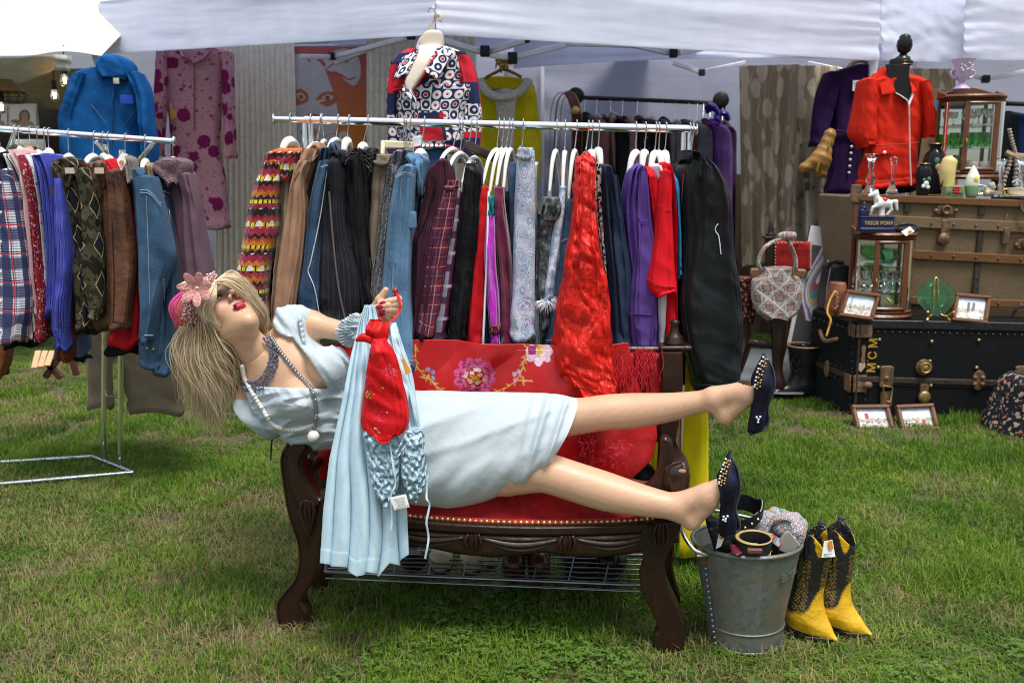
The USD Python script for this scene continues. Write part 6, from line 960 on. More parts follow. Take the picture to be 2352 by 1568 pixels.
for sg in (-1,1):t.part('leg',tube(cr([b0+[sg*.062,-.03,0],b0+[sg*.052,-.02,.022],b0+[sg*.07,-.05,.052]],12),.007,8),GDR);t.part('leg',tube(cr([b0+[sg*.052,-.02,.022],b0+[sg*.02,.005,.04],b0+[sg*.010,.03,.16]],12),.0055,8),GDR)
t.part('back_stay',tube(cr([b0+[-.012,.03,.12],b0+[-.010,.035,.20],b0+[0,.04,.222],b0+[.010,.035,.20],b0+[.012,.03,.12]],20),.005,8),GDR)
MOC=plain('tan_brown_leather',(.17,.055,.022),.45,0,.35,14,.3)
t=Thing('boot','small brown leather boot left of the framed town print','boot',P(1915,722,5.0));t.part('shaft',hang([(648,1910,1940),(664,1906,1940),(690,1900,1930),(708,1898,1926),(721,1902,1924)],5.05,[.04,.05,.055,.06,.05],seed=2,N=26,top=1,crump=.004,fold=.03),MOC);t.part('lace',tube(cr([P(1918,668,4.98),P(1906,690,4.97),P(1900,716,4.95),P(1908,734,4.93),P(1904,752,4.93),P(1898,772,4.92)],24),.006,6),plain('yellow_lace',(.50,.26,.04),.5));t.part('lacing',tube([P(1918+(k%2)*7,668+k*5,4.99) for k in range(9)],.003,5),plain('pale_thread',(.5,.42,.33),.8))
t=Thing('case','black instrument case standing behind the brown boot','case',P(1915,712,5.5));t.part('body',hang([(606,1906,1950),(616,1898,1952),(660,1890,1948),(712,1886,1946)],5.45,.12,fold=0,crump=0,N=20,top=1,pw=.4),plain('black_case',(.012,.012,.014),.4));t.part('handle',tube(cr([P(1900,614,5.33),P(1914,600,5.3),P(1936,604,5.33)],12),.012,8),BLACKP);t.part('edge',tube([P(1908,614,5.32),P(1900,660,5.32),P(1894,710,5.32)],.004,6),STEEL)
a,b_,c_,e_=P(1861,517,5.75),P(1948,530,5.75),P(1872,800,5.55),P(1806,790,5.55)
t=Thing('poster_board','leaning board with an abstract drawing of flowing coloured bands','poster',(c_+e_)/2);V,u,v=lerp4(a,b_,e_,c_,150,60);u,v=u.ravel(),v.ravel();C=np.tile(A((.44,.45,.46)),(len(u),1));ins=(u>.12)&(v>.16)&(v<1.1);C[ins&(v>.55)]=(.035,.035,.040);C[ins&(v<=.55)]=(.07,.05,.055)
rr=np.hypot((u-.62-.12*np.sin(v*9))*1.0,(v-.40)*.75);ks=[(.44,.43,.42),(.24,.05,.09),(.05,.2,.19),(.42,.24,.15),(.40,.40,.40),(.10,.13,.26),(.44,.43,.42),(.30,.09,.06)];w_=rr*18+2.2*fbm(np.stack([u*3,v*4,u*0],-1),3,5);ok=ins&(rr<.40)&(v<.78)
for k in range(8):m=ok&(np.floor(w_).astype(int)%8==k);C[m]=ks[k]
t.part('print',grid(V-[0,.012,0]),PRINT,False,col=C);t.part('board',panel(a,b_,e_,c_,0,1,1,1,4,4,t=.012),plain('black_board',(.02,.02,.02),.6),False)
t=Thing('paper_roll','rolled sheet printed green, red and white standing by the poster','paper roll',P(1922,612,5.7));PR=[(.62,.62,.62),(.01,.13,.10),(.36,.02,.03)];m_=tube([P(1925,528,5.66),P(1918,615,5.62)],.042,20);zz=(m_[0][:,2]-m_[0][:,2].min())/np.ptp(m_[0][:,2])
q0=cr([P(1926,528,5.66),P(1916,615,5.62)],40);m_=tube(q0,.044,28);zz=(m_[0][:,2]-m_[0][:,2].min())/np.ptp(m_[0][:,2]);ang=np.arctan2(m_[0][:,0]-np.interp(zz,[0,1],[q0[-1][0],q0[0][0]]),-(m_[0][:,1]-5.64));C=np.tile(A((.60,.60,.62)),(len(zz),1));C[(zz>.5)&(zz<.92)]=(.010,.085,.065);C[(zz>.58)&(zz<.84)&(np.abs(ang-.1)<.55)]=(.34,.02,.03);C[(np.abs(ang-.85)<.12)&(zz<.85)]=(.6,.45,.02);t.part('sheet',m_,PRINT,False,col=C)
t=Thing('easel_post','black upright edge standing behind the paper roll','post',P(1945,640,5.8));t.part('upright',bar(P(1952,535,5.75),P(1940,700,5.7),.03,.10,.004,(0,1,0)),BLACKP)
RV=pat('red_velvet',lambda g,u,v,uv,p:g.mix(g.step(g.noise(p,22,5,.6),.35,.7),(.20,.003,.004),(.44,.010,.010)),.62,.3,.35,60)
DKW=pat('dark_carved_wood',lambda g,u,v,uv,p:g.mix(g.noise(g('mapping','vector',vector=p,scale=(4,4,1.3)),12,5,.65),(.006,.003,.002),(.034,.014,.008)),.34,.25,0,40,.35)
t=Thing('velvet_chair','dark wooden chair with red velvet back behind the tapestry handbag','chair',G(1790,895));t.part('back',panel(P(1776,553,5.72),P(1860,556,5.6),P(1776,622,5.72),P(1860,622,5.6),.004,4,4,3,10,16,t=.03),RV,True);t.part('back_post',bar(P(1769,545,5.74),P(1769,730,5.74),.05,.05,.006,(0,1,0)),DKW);t.part('finial',lathe([(.03,0),(.03,.02),(.016,.03),(.022,.05),(.012,.07),(.015,.085),(.001,.10)],P(1770,545,5.74),16),DKW);t.part('cap',box(P(1769,545,5.74),(.085,.07,.014),.003),DKW)
for k in range(8):t.part('nail',ball(P(1781,560+k*7.5,5.70),.006,1),BRASS)
for k in range(8):t.part('nail',ball(P(1786+k*9,558,5.68-k*.008),.006,1),BRASS)
t.part('seat_rail',bar(P(1724,626,5.45),P(1850,628,5.4),.06,.05,.006),plain('worn_oak',(.15,.08,.035),.5));t.part('leg',tube(cr([P(1788,715,5.5),P(1790,780,5.45),P(1786,840,5.42),P(1792,895,5.38)],16),[.06,.058,.055,.052,.05,.048,.046,.042,.038,.034,.032,.03,.032,.036,.04,.03],12),DKW);t.part('leg',tube(cr([P(1712,715,5.6),P(1708,790,5.58),P(1688,850,5.5)],14),.045,10),DKW);t.part('stretcher',tube(cr([P(1700,782,5.6),P(1735,788,5.55),P(1780,796,5.5)],16),[.02,.024,.028,.022,.026,.03,.026,.03,.026,.022,.028,.024,.022,.02,.02,.02],10),DKW)
def tap(g,u,v,uv,p):
 a=g.m('pingpong',g.m('add',u,v),.055);b=g.m('pingpong',g.m('subtract',u,v),.055);k=g.m('minimum',a,b);n=g.noise(uv,70,3);r=g.m('add',g.m('multiply',a,9),g.m('multiply',b,9))
 c=g.ramp(g.m('add',g.m('multiply',r,.9),g.m('multiply',n,.5)),[(0,(.36,.36,.33)),(.35,(.10,.14,.13)),(.45,(.34,.32,.28)),(.55,(.26,.10,.08)),(.66,(.36,.34,.30)),(.78,(.10,.11,.15)),(.9,(.30,.17,.14))],False);return g.mix(g.m('less_than',k,.006),c,(.42,.41,.38))
TAP=pat('tapestry_cloth',tap,.9,.5,0,60)
t=Thing('handbag','tapestry handbag with diamond pattern hanging on the velvet chair','handbag',P(1785,730,5.25));t.part('body',hang([(614,1754,1822),(632,1746,1826),(640,1724,1842),(670,1724,1843),(705,1730,1836),(722,1740,1828),(730,1756,1808)],5.25,.07,fold=.03,N=40,M=72,top=1,seed=4),TAP)
for q in ([(1748,622),(1742,600),(1760,565),(1800,545),(1810,540)],[(1828,622),(1826,590),(1812,555),(1800,540)]):t.part('strap',tube(cr([P(x,y,5.2) for x,y in q],24),.028,10,flat=.35),TAP)
t.part('knot',wob(tube([P(1788,540,5.2),P(1806,543,5.18),P(1826,540,5.2)],[.012,.03,.016],12),.004,30),TAP)
CROC=spots('crochet_knots',55,None,[(0,(.40,.25,.21)),(.34,(.30,.15,.12)),(.5,(.05,.012,.010))],bsc=70,rough=.9) if False else pat('crochet_knots',lambda g,u,v,uv,p:g.ramp(g.vor(uv,44),[(0,(.42,.27,.22)),(.26,(.28,.13,.10)),(.5,(.045,.010,.010))]),.9,1.0,0,60)
t=Thing('crochet_bag','pink and brown knotted crochet bag left of the tapestry handbag','bag',P(1710,736,5.35));t.part('body',hang([(636,1686,1726),(650,1687,1734),(690,1690,1736),(720,1698,1732),(736,1708,1724)],5.35,.06,fold=.12,nf=8,N=30,top=1,seed=5,crump=.012,csc=30),CROC)
BOOTB=plain('black_boot_leather',(.010,.010,.011),.22,0,.2,8,.3,12);c=G(1840,912)
def bboot(p):
 q=p-c;a=cone_sdf(q,(0,0,.33),(.005,0,.10),.095,.070);b=cone_sdf(q,(0,0,.055),(-.17,-.05,.035),.062,.035);e=cone_sdf(q,(.03,.0,.06),(.03,0,.02),.055,.045);s=smin(smin(a,b,.07),e,.04);s=np.maximum(s,q[...,2]-.31);s=np.maximum(s,-cone_sdf(q,(0,0,.40),(0,0,.2),.085,.07));return np.maximum(s,.006-q[...,2])
t=Thing('boot','tall shiny black leather boot left of the black trunk','boot',c);t.part('upper',nets(bboot,c+[-.26,-.15,0],c+[.13,.13,.36],.010),BOOTB,True);t.part('sole',plate([(-.23,-.04),(-.10,.04),(.09,.055),(.09,-.05),(-.05,-.065),(-.2,-.09)],.012,c+[0,0,.006],(1,0,0),(0,1,0),.002),BLACKP);t.part('rim',tube([c+[.094*math.cos(q),.094*math.sin(q),.312] for q in np.linspace(0,6.2832,30)],.006,6),plain('tan_rim',(.22,.13,.06),.5))
lone('floor_mat',panel(G(1690,800,.05),G(1860,800,.05),G(1664,904,.05),G(1846,904,.05),.006,6,6,4,12,16,t=.004),pat('grey_mat',lambda g,u,v,uv,p:g.mix(g.noise(g('mapping','vector',vector=p,scale=(3,14,1)),8,5,.7),(.085,.095,.095),(.20,.21,.205)),.9),'grey woven mat lying on the grass under the velvet chair','mat',smooth=True)
FLB=floral('black_flower_tapestry',(.014,.015,.020),[((.34,.27,.20),1.3,.30),((.40,.13,.08),1.0,.20),((.30,.28,.22),2.2,.20),((.08,.12,.07),2.0,.12)],26)
t=Thing('carpet_bag','black flowered tapestry bag on the grass at the right edge','bag',G(2345,990));t.part('body',hang([(862,2338,2440),(880,2318,2460),(920,2298,2470),(960,2286,2476),(985,2284,2476),(994,2290,2470)],4.62,.14,fold=.02,N=36,M=72,top=.8,crump=.008,seed=6),FLB)
t=Thing('clothes_rail','dark clothes rail behind the upper cabinet at the right edge','clothes rail',P(2400,600,7.4));t.part('rail',tube([P(2312,238,7.4),P(2560,246,7.4)],.018,12),DW);t.part('post',bar(P(2556,246,7.4),[P(2556,246,7.4)[0],7.4,0],.06,.05,.006,(0,1,0)),DW)
for k,(x,c_) in enumerate(((2300,(.02,.03,.03)),(2316,(.015,.03,.10)),(2338,(.012,.022,.085)),(2362,(.03,.03,.04)))):wear('garment',('dark grey','navy blue','deep blue','charcoal')[k]+' garment on the rail at the right edge behind the cabinet','garment',0,None,('body',hang([(256+k*3,x+4,x+14),(276,x-2,x+26),(330,x-4,x+32),(520,x-4,x+34)],7.35-k*.04,.18,seed=k,N=24,M=36),cloth(f'right_rail_{k}',c_,.85,.3)))
ROPE=plain('cream_rope',(.36,.31,.25),.9,0,.3,80,.8,120);t=Thing('macrame_hanger','cream knotted rope hanger right of the upper cabinet','macrame',P(2330,420,5.9));t.part('ring',tube(cr([P(2310,350,5.9),P(2328,358,5.88),P(2352,360,5.9)],10),.02,8),plain('driftwood',(.25,.17,.1),.7))
for k,q in enumerate((((2322,352),(2318,380),(2308,410),(2302,440)),((2330,356),(2334,390),(2330,420),(2336,445)),((2318,296),(2326,330),(2334,356)),((2345,360),(2346,400),(2350,440)))):t.part('cord',tube(cr([P(x,y,5.88) for x,y in q],40),.011+.004*np.sin(np.arange(40)*1.6),8),ROPE)
# ---------------------------------------------------------------- settee
def loft2(rows,N=30,M=40,pw=1.0,wr=0.,wsc=8,seed=0,cap=True,fold=0.,nf=6):
 """rows: ((x, y) one edge, (x, y) other edge, distance, half depth) in order -> closed skin with elliptic rings"""
 E1=cr([P(*r[0],r[2]) for r in rows],N);E2=cr([P(*r[1],r[2]) for r in rows],N);hd=cr([[r[3]] for r in rows],N)[:,0];th=np.arange(M)/M*2*np.pi
 c,a=(E1+E2)/2,(E1-E2)/2;co,si=np.sign(np.cos(th))*np.abs(np.cos(th))**pw,np.sign(np.sin(th))*np.abs(np.sin(th))**pw
 f=1+fold*np.sin(nf*th[None]+2*np.sin(np.linspace(0,3,N))[:,None]+seed)
 R=c[:,None]+co[None,:,None]*a[:,None]+(si[None]*f*hd[:,None])[...,None]*A([0,-1.0,0])
 v,f_,uv=loft(R,cap)
 if wr:v=v+wr*2*np.stack([fbm(v*wsc,4,seed+k*9) for k in range(3)],1)
 return v,f_,uv
def dfr(x):return 2.56-.13*(x-690)/865
XA=unit(P(1555,1200,dfr(1555))*[1,1,0]-P(690,1200,dfr(690))*[1,1,0]);YA=A([-XA[1],XA[0],0]);OA=P(690,1200,dfr(690))*[1,1,0];ZA=A([0,0,1.0])
def flat(pts,th,back=0.,n=0,bev=.006,dd=0.):
 q=[P(x,y,dfr(x)+back) for x,y in pts];q=[((p-OA)@XA,p[2]) for p in q]
 if n:q=cr(list(q)+[q[0]],n)[:-1]
 return plate(q,th,OA+YA*(back),XA,ZA,bev)
def st(pts,back=0.,z=None):return [P(x,y,dfr(x)+back) for x,y in pts]
T=Thing('settee','carved dark wood settee with red velvet seat under the reclining mannequin','settee',G(1120,1440))
LEGL=[(660,1020),(672,1003),(690,997),(708,1002),(717,1018),(714,1036),(703,1048),(701,1066),(708,1088),(720,1110),(738,1136),(748,1144),(748,1210),(741,1260),(738,1292),(726,1326),(706,1356),(699,1372),(706,1388),(711,1402),(708,1424),(694,1440),(676,1444),(656,1438),(644,1422),(640,1390),(646,1366),(660,1346),(680,1322),(690,1296),(691,1262),(686,1232),(674,1196),(664,1160),(656,1110),(650,1060),(652,1036)]
T.part('leg',flat(LEGL,.055,0,130),DKW,50);T.part('leg_panel',flat([(668,1026),(680,1012),(694,1010),(704,1020),(700,1034),(690,1048),(688,1068),(696,1094),(712,1122),(730,1146),(730,1160),(700,1168),(682,1150),(668,1100),(662,1056)],.012,-.030,60,.004),DKW)
LEGR=[(1458,1250),(1475,1262),(1476,1290),(1468,1318),(1474,1346),(1486,1376),(1504,1412),(1512,1432),(1503,1452),(1504,1476),(1518,1488),(1545,1491),(1566,1486),(1572,1458),(1572,1428),(1562,1396),(1546,1362),(1532,1330),(1526,1300),(1530,1272),(1544,1244),(1558,1218),(1562,1190),(1545,1185),(1500,1192),(1470,1215)]
T.part('leg',flat(LEGR,.060,0,110),DKW,50)
T.part('leg',flat([(726,1240),(744,1240),(750,1290),(756,1320),(755,1352),(742,1366),(724,1362),(714,1344),(722,1318),(724,1290)],.05,.26,50),DKW,50);T.part('leg',flat([(1530,1240),(1548,1240),(1544,1290),(1552,1330),(1562,1366),(1556,1392),(1538,1388),(1532,1350),(1526,1300)],.05,.24,50),DKW,50)
T.part('arm',flat([(716,1004),(742,1003),(748,1020),(750,1070),(758,1120),(764,1160),(740,1170),(724,1130),(716,1080),(712,1040)],.05,.30,50),DKW,50)
for a,b in (((706,1082,.02),(738,1052,.26)),((700,1064,.03),(728,1066,.26))):
 p0,p1=P(a[0],a[1],dfr(700)+a[2]),P(b[0],b[1],dfr(740)+b[2]);k=np.linspace(0,1,28);T.part('spindle',tube(p0+(p1-p0)*k[:,None],.013+.005*np.sin(k*40),14),DKW)
T.part('arm_rail',bar(P(741,1140,dfr(741)),P(762,1150,dfr(741)+.30),.04,.05,.008),DKW)
T.part('arm',flat([(1468,1122),(1492,1106),(1508,1082),(1516,1050),(1519,1006),(1534,1002),(1546,1030),(1540,1130),(1560,1180),(1490,1180)],.05,.02,60),DKW,50)
T.part('arm_scroll',loft2([((1520,1016),(1552,1010),2.56,.022),((1518,1040),(1560,1030),2.50,.030),((1520,1062),(1576,1052),2.46,.036),((1522,1086),(1583,1082),2.44,.038),((1518,1110),(1582,1114),2.44,.036),((1524,1136),(1578,1140),2.45,.028)],40,32,.8,.003,40,3),DKW,True);T.part('arm_scroll',loft2([((1536,1072),(1566,1062),2.40,.012),((1532,1092),(1576,1090),2.395,.016),((1540,1128),(1576,1132),2.40,.012)],20,20,.8),DKW,True)
T.part('worn_patch',ball(P(1566,1082,2.385),A([.012,.004,.006]),2),plain('bare_wood',(.33,.19,.10),.6))
def seatpt(u,v,z=0.):
 """u along the front 0..1, v back 0..1"""
 x0,x1=P(742,1180,dfr(742)),P(1512,1190,dfr(1512));p=x0+(x1-x0)*u;bow=-.085*np.sin(np.pi*np.clip(u,0,1))**.8
 return A([p[0],p[1],0])+YA*(bow*(1-v)+v*.36+.015)+A([0,0,.359+.085*(1-(2*v-.9)**2*.8)*(1-(2*u-1)**6)*(1-.0)*min(1,v*5+.0)+z])
us,vs=np.linspace(0,1,70),np.linspace(0,1,30);V=A([[seatpt(u,v) for u in us] for v in vs[::-1]]);V[...,2]+=.010*fbm(V*9,4,3)
SEAT=T.part('seat',solid(V,.05),RV,True)
def front(u,dz,out=.0):p=seatpt(u,0);return A([p[0],p[1],.359+dz])-YA*out
def fbar(z0,z1,o,th,mat,nm,n=60,u0=0,u1=1,wave=0.):
 uu=np.linspace(u0,u1,n);zz=np.linspace(0,1,5);V=A([[front(u,z0+(z1-z0+wave*(abs(math.sin(u*9.42))-.3))*k,o) for u in uu] for k in zz]);return T.part(nm,solid(V,th),mat,True)
fbar(.012,-.012,.004,-.02,DKW,'seat_trim');APR=fbar(-.013,-.066,-.010,-.03,DKW,'apron',80,0,1,-.016)
T.part('seat_edge',tube([front(u,-.004,.006) for u in np.linspace(0,1,50)],.010,8),DKW);T.part('braid',tube([front(u,.016,.000) for u in np.linspace(0,1,50)],.008,8),RV)
BRN=plain('brass_nail',(.50,.38,.16),.3,.9,.2,30);us=np.linspace(.235,.985,47)
for u in us:T.part('nail',ball(front(u,.017,.006),A([.0062,.005,.0062]),1),BRN,under=SEAT)
def px2u(x):return np.clip((x-742)/(1512-742),0,1)
ro=[(1107,1229),(1313,1229),(1516,1210),(900,1215)]
for x,y in ro[:3]:
 u=px2u(x);c=front(u,-.034,.012);T.part('rosette',cat(ball(c,A([.022,.012,.023]),2),*[tube(cr([c+[dx,-.010,.020],c+[dx*1.5,-.014,0],c+[dx,-.010,-.021]],8),.0048,6) for dx in (-.014,-.005,.005,.014)]),DKW,under=APR)
for (xa,xb) in ((880,1107),(1107,1313),(1313,1516)):
 for k,(sag,o) in enumerate(((.006,.010),(.015,.014),(.024,.010))):
  ua,ub=px2u(xa)+.03,px2u(xb)-.03;q=np.linspace(0,1,22);T.part('carved_swag',tube([front(ua+(ub-ua)*w,-.021-sag*math.sin(w*math.pi)-.006*k,o+.004) for w in q],.0055+.004*np.sin(q*np.pi),8),DKW,under=APR)
for x,y,L_ in ((707,1160,90),(1518,1214,66)):
 c=P(x,y,dfr(x)-.032);T.part('carved_knot',cat(ball(c,A([.020,.010,.022]),2),*[tube(cr([c+[dx,-.006,.016],c+[dx*1.6,-.010,-.01],c+[dx*1.2,-.008,-.04],c+[dx*.3,-.004,-.085*L_/90]],10),.005,6) for dx in (-.012,-.004,.004,.012)]),DKW)
def dbk(x):return 2.86-.12*(x-740)/800
def bk(x,y,o=0.):return P(x,y,dbk(x)-o)
V=A([[bk(x,y,.004) for x in np.linspace(748,1552,60)] for y in np.linspace(808,985,14)]);BACK=T.part('back',solid(V,-.03),RV,True)
T.part('back_rail',bar(bk(745,800),bk(1560,806),.035,.03,.006),DKW);T.part('back_rail',bar(bk(745,994),bk(1540,1000),.035,.035,.006),DKW)
T.part('back_post',flat([(1515,806),(1566,806),(1568,880),(1560,960),(1552,1010),(1548,1150),(1560,1240),(1530,1240),(1516,1150),(1508,1090),(1512,1000),(1519,900)],.045,.28,0),DKW);T.part('back_post',flat([(735,800),(765,800),(765,1240),(735,1240)],.045,.29,0),DKW)
c=bk(1548,800);T.part('post_cap',box(c+[0,0,.006],(.095,.07,.014),.004),DKW);T.part('finial',lathe([(.030,.012),(.032,.02),(.024,.03),(.026,.036),(.018,.042),(.013,.055),(.011,.07),(.015,.078),(.013,.084),(.001,.088)],c,20),DKW)
for k in range(9):T.part('nail',ball(bk(1552,828+k*11,.028),.0065,1),BRN,under=BACK)
for k in range(4):T.part('nail',ball(bk(1520+k*10,823+k*1.5,.028),.0065,1),BRN,under=BACK)
W,Hh=420,190;uu,vv=np.meshgrid(np.linspace(0,1,W),np.linspace(0,1,Hh));py_=784+304*vv;rx=np.interp(py_,[784,900,960,990,1040,1085,1090],[1440,1470,1500,1503,1488,1440,1400]);px_=742+(rx-742)*uu;py_=py_+6*np.sin(px_/90)*(vv<.05)+(12*np.sin(px_/300))*(1-vv)*0
V=A([P(x,y,dbk(x)-.035) for x,y in zip(px_.ravel(),py_.ravel())]).reshape(Hh,W,3);fo=fbm(np.stack([px_/120+py_/300,py_/200,px_*0],-1),3,5)*.085+.020*np.sin(px_/40+py_/70+2*fbm(np.stack([px_/200,py_/200,px_*0],-1),2,9));fo[-1]+=0;V[...,1]-=np.maximum(fo,-.012)*1.0+.02*vv+.022
C=np.tile(A((.40,.004,.006)),(W*Hh,1));X2,Y2=px_.ravel(),py_.ravel();xy=np.stack([X2,Y2],1);nse=fbm(np.stack([X2/3,Y2/3,X2*0],-1),2,3)[:,None]
def setc(m,c,j=.5):C[m]=np.clip(A(c,float)*(1+j*nse[m]*2),.005,.9)
def seg(a,b,w,c):
 a,b=A(a,float),A(b,float);d=b-a;t=np.clip(((xy-a)@d)/(d@d),0,1);setc(np.hypot(*(xy-a-t[:,None]*d).T)<w,c)
GLD=(.50,.30,.07)
def vine(pts,n=60):
 q=cr(pts,n)
 for i in range(0,n-1):seg(q[i],q[i+1],1.3,GLD)
 for i in range(2,n-2,4):
  t=unit(q[i+1]-q[i-1]);nn=A([-t[1],t[0]]);s=1 if (i//4)%2 else -1;seg(q[i],q[i]+t*8+nn*s*7,1.2,GLD)
vine([(955,790),(960,840),(990,868),(1020,890),(1078,912)]);vine([(1212,800),(1204,826),(1198,850),(1180,876),(1140,896),(1086,914)]);vine([(1204,790),(1222,812),(1198,830)],30);vine([(770,800),(790,860),(840,900)])
def petals(cx,cy,r0,r1,n,c,ph=0.):
 a=np.arctan2(Y2-cy,X2-cx);r=np.hypot(X2-cx,Y2-cy);rr=r1*(.86+.16*np.abs(np.sin((a+ph)*n/2)));setc((r<rr)&(r>r0),c,1.2)
petals(1092,860,22,47,12,(.42,.05,.17));petals(1092,860,30,34,12,(.26,.02,.10));petals(1092,860,22,31,9,(.52,.10,.24))
for k in range(13):a=k*2.4;q=(1092+21*math.cos(a)*(1-.35*(k%2)),860+20*math.sin(a)*(1-.35*(k%2)));setc(np.hypot(X2-q[0],Y2-q[1])<4.6,(.72,.66,.64) if k%3 else (.62,.38,.40));setc(np.hypot(X2-q[0],Y2-q[1])<1.4,(.45,.3,.05))
for k in range(7):a=k*.9;seg((1092,860),(1092+10*math.cos(a),860+10*math.sin(a)),1.4,(.62,.42,.02))
for tip in ((1236,838),(1212,826),(1262,826),(1270,806),(1208,806)):
 b0,t_=A((1238.,798.)),A(tip,float);d=t_-b0;L_=np.linalg.norm(d);s=((xy-b0)@d)/L_**2;e=np.abs((xy-b0)@A([-d[1],d[0]])/L_);setc((s>.1)&(s<1.0)&(e<13*np.sin(np.clip(s,0,1)*3.0)**.8),(.66,.46,.54))
setc((np.abs(X2-1222)<9)&(Y2<812)&(Y2>792),(.32,.02,.14));setc((np.abs(X2-1240)<5)&(Y2<812),(.62,.44,.03))
for q,c in (((984,846),(.16,.22,.36)),((996,852),(.14,.20,.34)),((997,866),(.15,.21,.35)),((1182,856),(.48,.28,.38)),((1192,850),(.5,.3,.4)),((1184,870),(.46,.26,.36))):setc(np.hypot(X2-q[0],Y2-q[1])<5.5,c);setc(np.hypot(X2-q[0],Y2-q[1])<1.3,GLD)
for q in (((968,862),(990,868)),((980,872),(986,858)),((1222,870),(1188,870)),((1204,880),(1202,862))):seg(*q,1.8,GLD)
for k in range(90):x,y=1330+120*rng.random(),1000+60*rng.random();seg((x,y),(x+8*rng.normal(),y+10*rng.random()),.8,(.56,.04,.08))
SHW=vcol('shawl_silk',.42,.25,30,0,.5,.12);t=Thing('shawl','red silk shawl embroidered with flowers draped over the settee back','shawl',bk(1100,1088));m_=solid(V,-.003);t.part('cloth',m_,SHW,True,col=np.vstack([C,C]))
rg=np.random.default_rng(12);ms=[]
for cx,w,y0,y1,n in ((1422,26,806,905,80),(1478,30,804,900,110),(1380,20,880,920,40),(1350,26,1000,1060,30)):
 for k in range(n):
  x=cx+rg.normal()*w*.45;L_=y0+(y1-y0)*rg.uniform(.4,1.05);q=[bk(x+rg.normal()*2.5+3*math.sin(i+k),y0+(L_-y0)*i/5+rg.uniform(-4,4),.055+.012*rg.random()+(.03 if y0>950 else 0)) for i in range(6)];ms.append(tube(cr(q,9),.0016,4,False))
t.part('fringe',cat(*ms),plain('red_thread',(.46,.012,.022),.7),True,kind='stuff')
ms=[]
for i in range(9):
 for j in range(4):
  x,y=1352+i*11+(j%2)*5.5-j*3,876+j*9+i*1.2;ms.append(tube([bk(x,y,.06),bk(x+5.5,y+5,.06),bk(x+5.5,y+9,.06)],.0014,4));ms.append(tube([bk(x+5.5,y+5,.06),bk(x+11,y,.06)],.0014,4))
t.part('netting',cat(*ms),plain('dark_red_thread',(.26,.008,.014),.7),True)
def shoe(label,x,y,d,wpx,hpx,mat,heel=None,shaft=None):
 s=S(y,d);c=P(x,y,d);w,h=wpx*s/2,hpx*s
 def fn(p):
  q=p-c;f=ell_sdf(q,(0,.0,h*.45),(w,w*1.25,h*.58));f=smin(f,ell_sdf(q,(0,w*1.9,h*.55),(w*.85,w*1.5,h*.62)),.03)
  if shaft:f=smin(f,cone_sdf(q,(0,w*2,h*.6),(0,w*2.1,shaft),w*.85,w*.9),.04)
  return np.maximum(f,.004-q[...,2])
 t=Thing('shoe',label,'shoe',c);hi=max(h*1.3,(shaft or 0)+.06);t.part('upper',nets(fn,c+[-w*1.5,-w*1.8,-.01],c+[w*1.5,w*4.2,hi],.007),mat,True);t.part('sole',plate([(w*.95*math.cos(a),w*(1.0+2.1*math.sin(a)) if math.sin(a)>0 else w*(1.0+2.2*math.sin(a))) for a in np.linspace(0,6.28,24,endpoint=False)],.012,c,(1,0,0),(0,1,0),.003),BLACKP);return t
IVO=plain('ivory_leather',(.42,.36,.24),.35,0,.12,10);DBR=plain('oxblood_leather',(.055,.016,.011),.3,0,.3,12)
zz=2.80
shoe('left cream shoe of a pair on the rack shelf under the settee',1013,1304,zz,58,46,IVO);shoe('right cream shoe of a pair on the rack shelf under the settee',1083,1306,zz,58,46,IVO);shoe('small pale shoe beside the cream pair on the shelf',1126,1298,2.95,26,34,IVO);shoe('black shoe at the left end of the shelf behind the robe hem',950,1296,2.85,66,40,BOOTB)
shoe('left dark brown boot on the rack shelf',1180,1324,2.76,56,62,DBR,shaft=.20);shoe('right dark brown boot on the rack shelf',1238,1326,2.76,54,62,DBR,shaft=.20);shoe('black boot lying at the right of the shelf, left one',1330,1312,2.86,80,56,BOOTB);shoe('black boot lying at the right of the shelf, right one',1402,1312,2.80,76,66,BOOTB,shaft=.16)
t=Thing('handbag','black quilted bag standing behind the right arm of the settee','handbag',G(1472,1150,.2));t.part('body',wob(ball(P(1470,1100,3.0),A([.06,.05,.055]),3),.006,40),LEATHER,True);t.part('handle',tube(cr([P(1452,1080,2.97),P(1470,1052,2.97),P(1496,1074,2.97)],12),.006,8),BLACKP)
# ---------------------------------------------------------------- bucket and what is in it
GAL=pat('galvanised_iron',lambda g,u,v,uv,p:g.mix(g.step(g.noise(p,16,6,.7),.46,.72),g.mix(g.vor(p,70,'color'),(.105,.125,.115),(.165,.19,.175)),(.20,.155,.095)),.45,.25,0,60,.4,metallic=.45)
b0,b1=G(1711,1466,.0),P(1714,1238,2.50);ax=unit(b1-b0);hh=np.linalg.norm(b1-b0);r0,r1=.100,.149
T=Thing('bucket','old galvanised bucket full of belts and scarves beside the settee','bucket',b0)
T.part('body',lathe([(.001,.012),(r0-.004,.012),(r0,0),(r0+.003,.002),(r0+.006,.055),(r0+.004,.058),(r1,hh),(r1-.004,hh),(r0+.002,.06),(.001,.05)],b0,64,ax),GAL,35)
xx=unit(np.cross([0,1,0],ax));yy=np.cross(ax,xx);ring=lambda r,z,n=64,a0=0,a1=6.2832:[b0+ax*z+r*(xx*math.cos(q)+yy*math.sin(q)) for q in np.linspace(a0,a1,n)]
T.part('rim',tube(ring(r1,hh),.006,10),GAL,60);T.part('seam',tube(ring(r0+.006,.056),.003,8),GAL);T.part('base_ring',tube(ring(r0+.002,.003),.004,8),GAL)
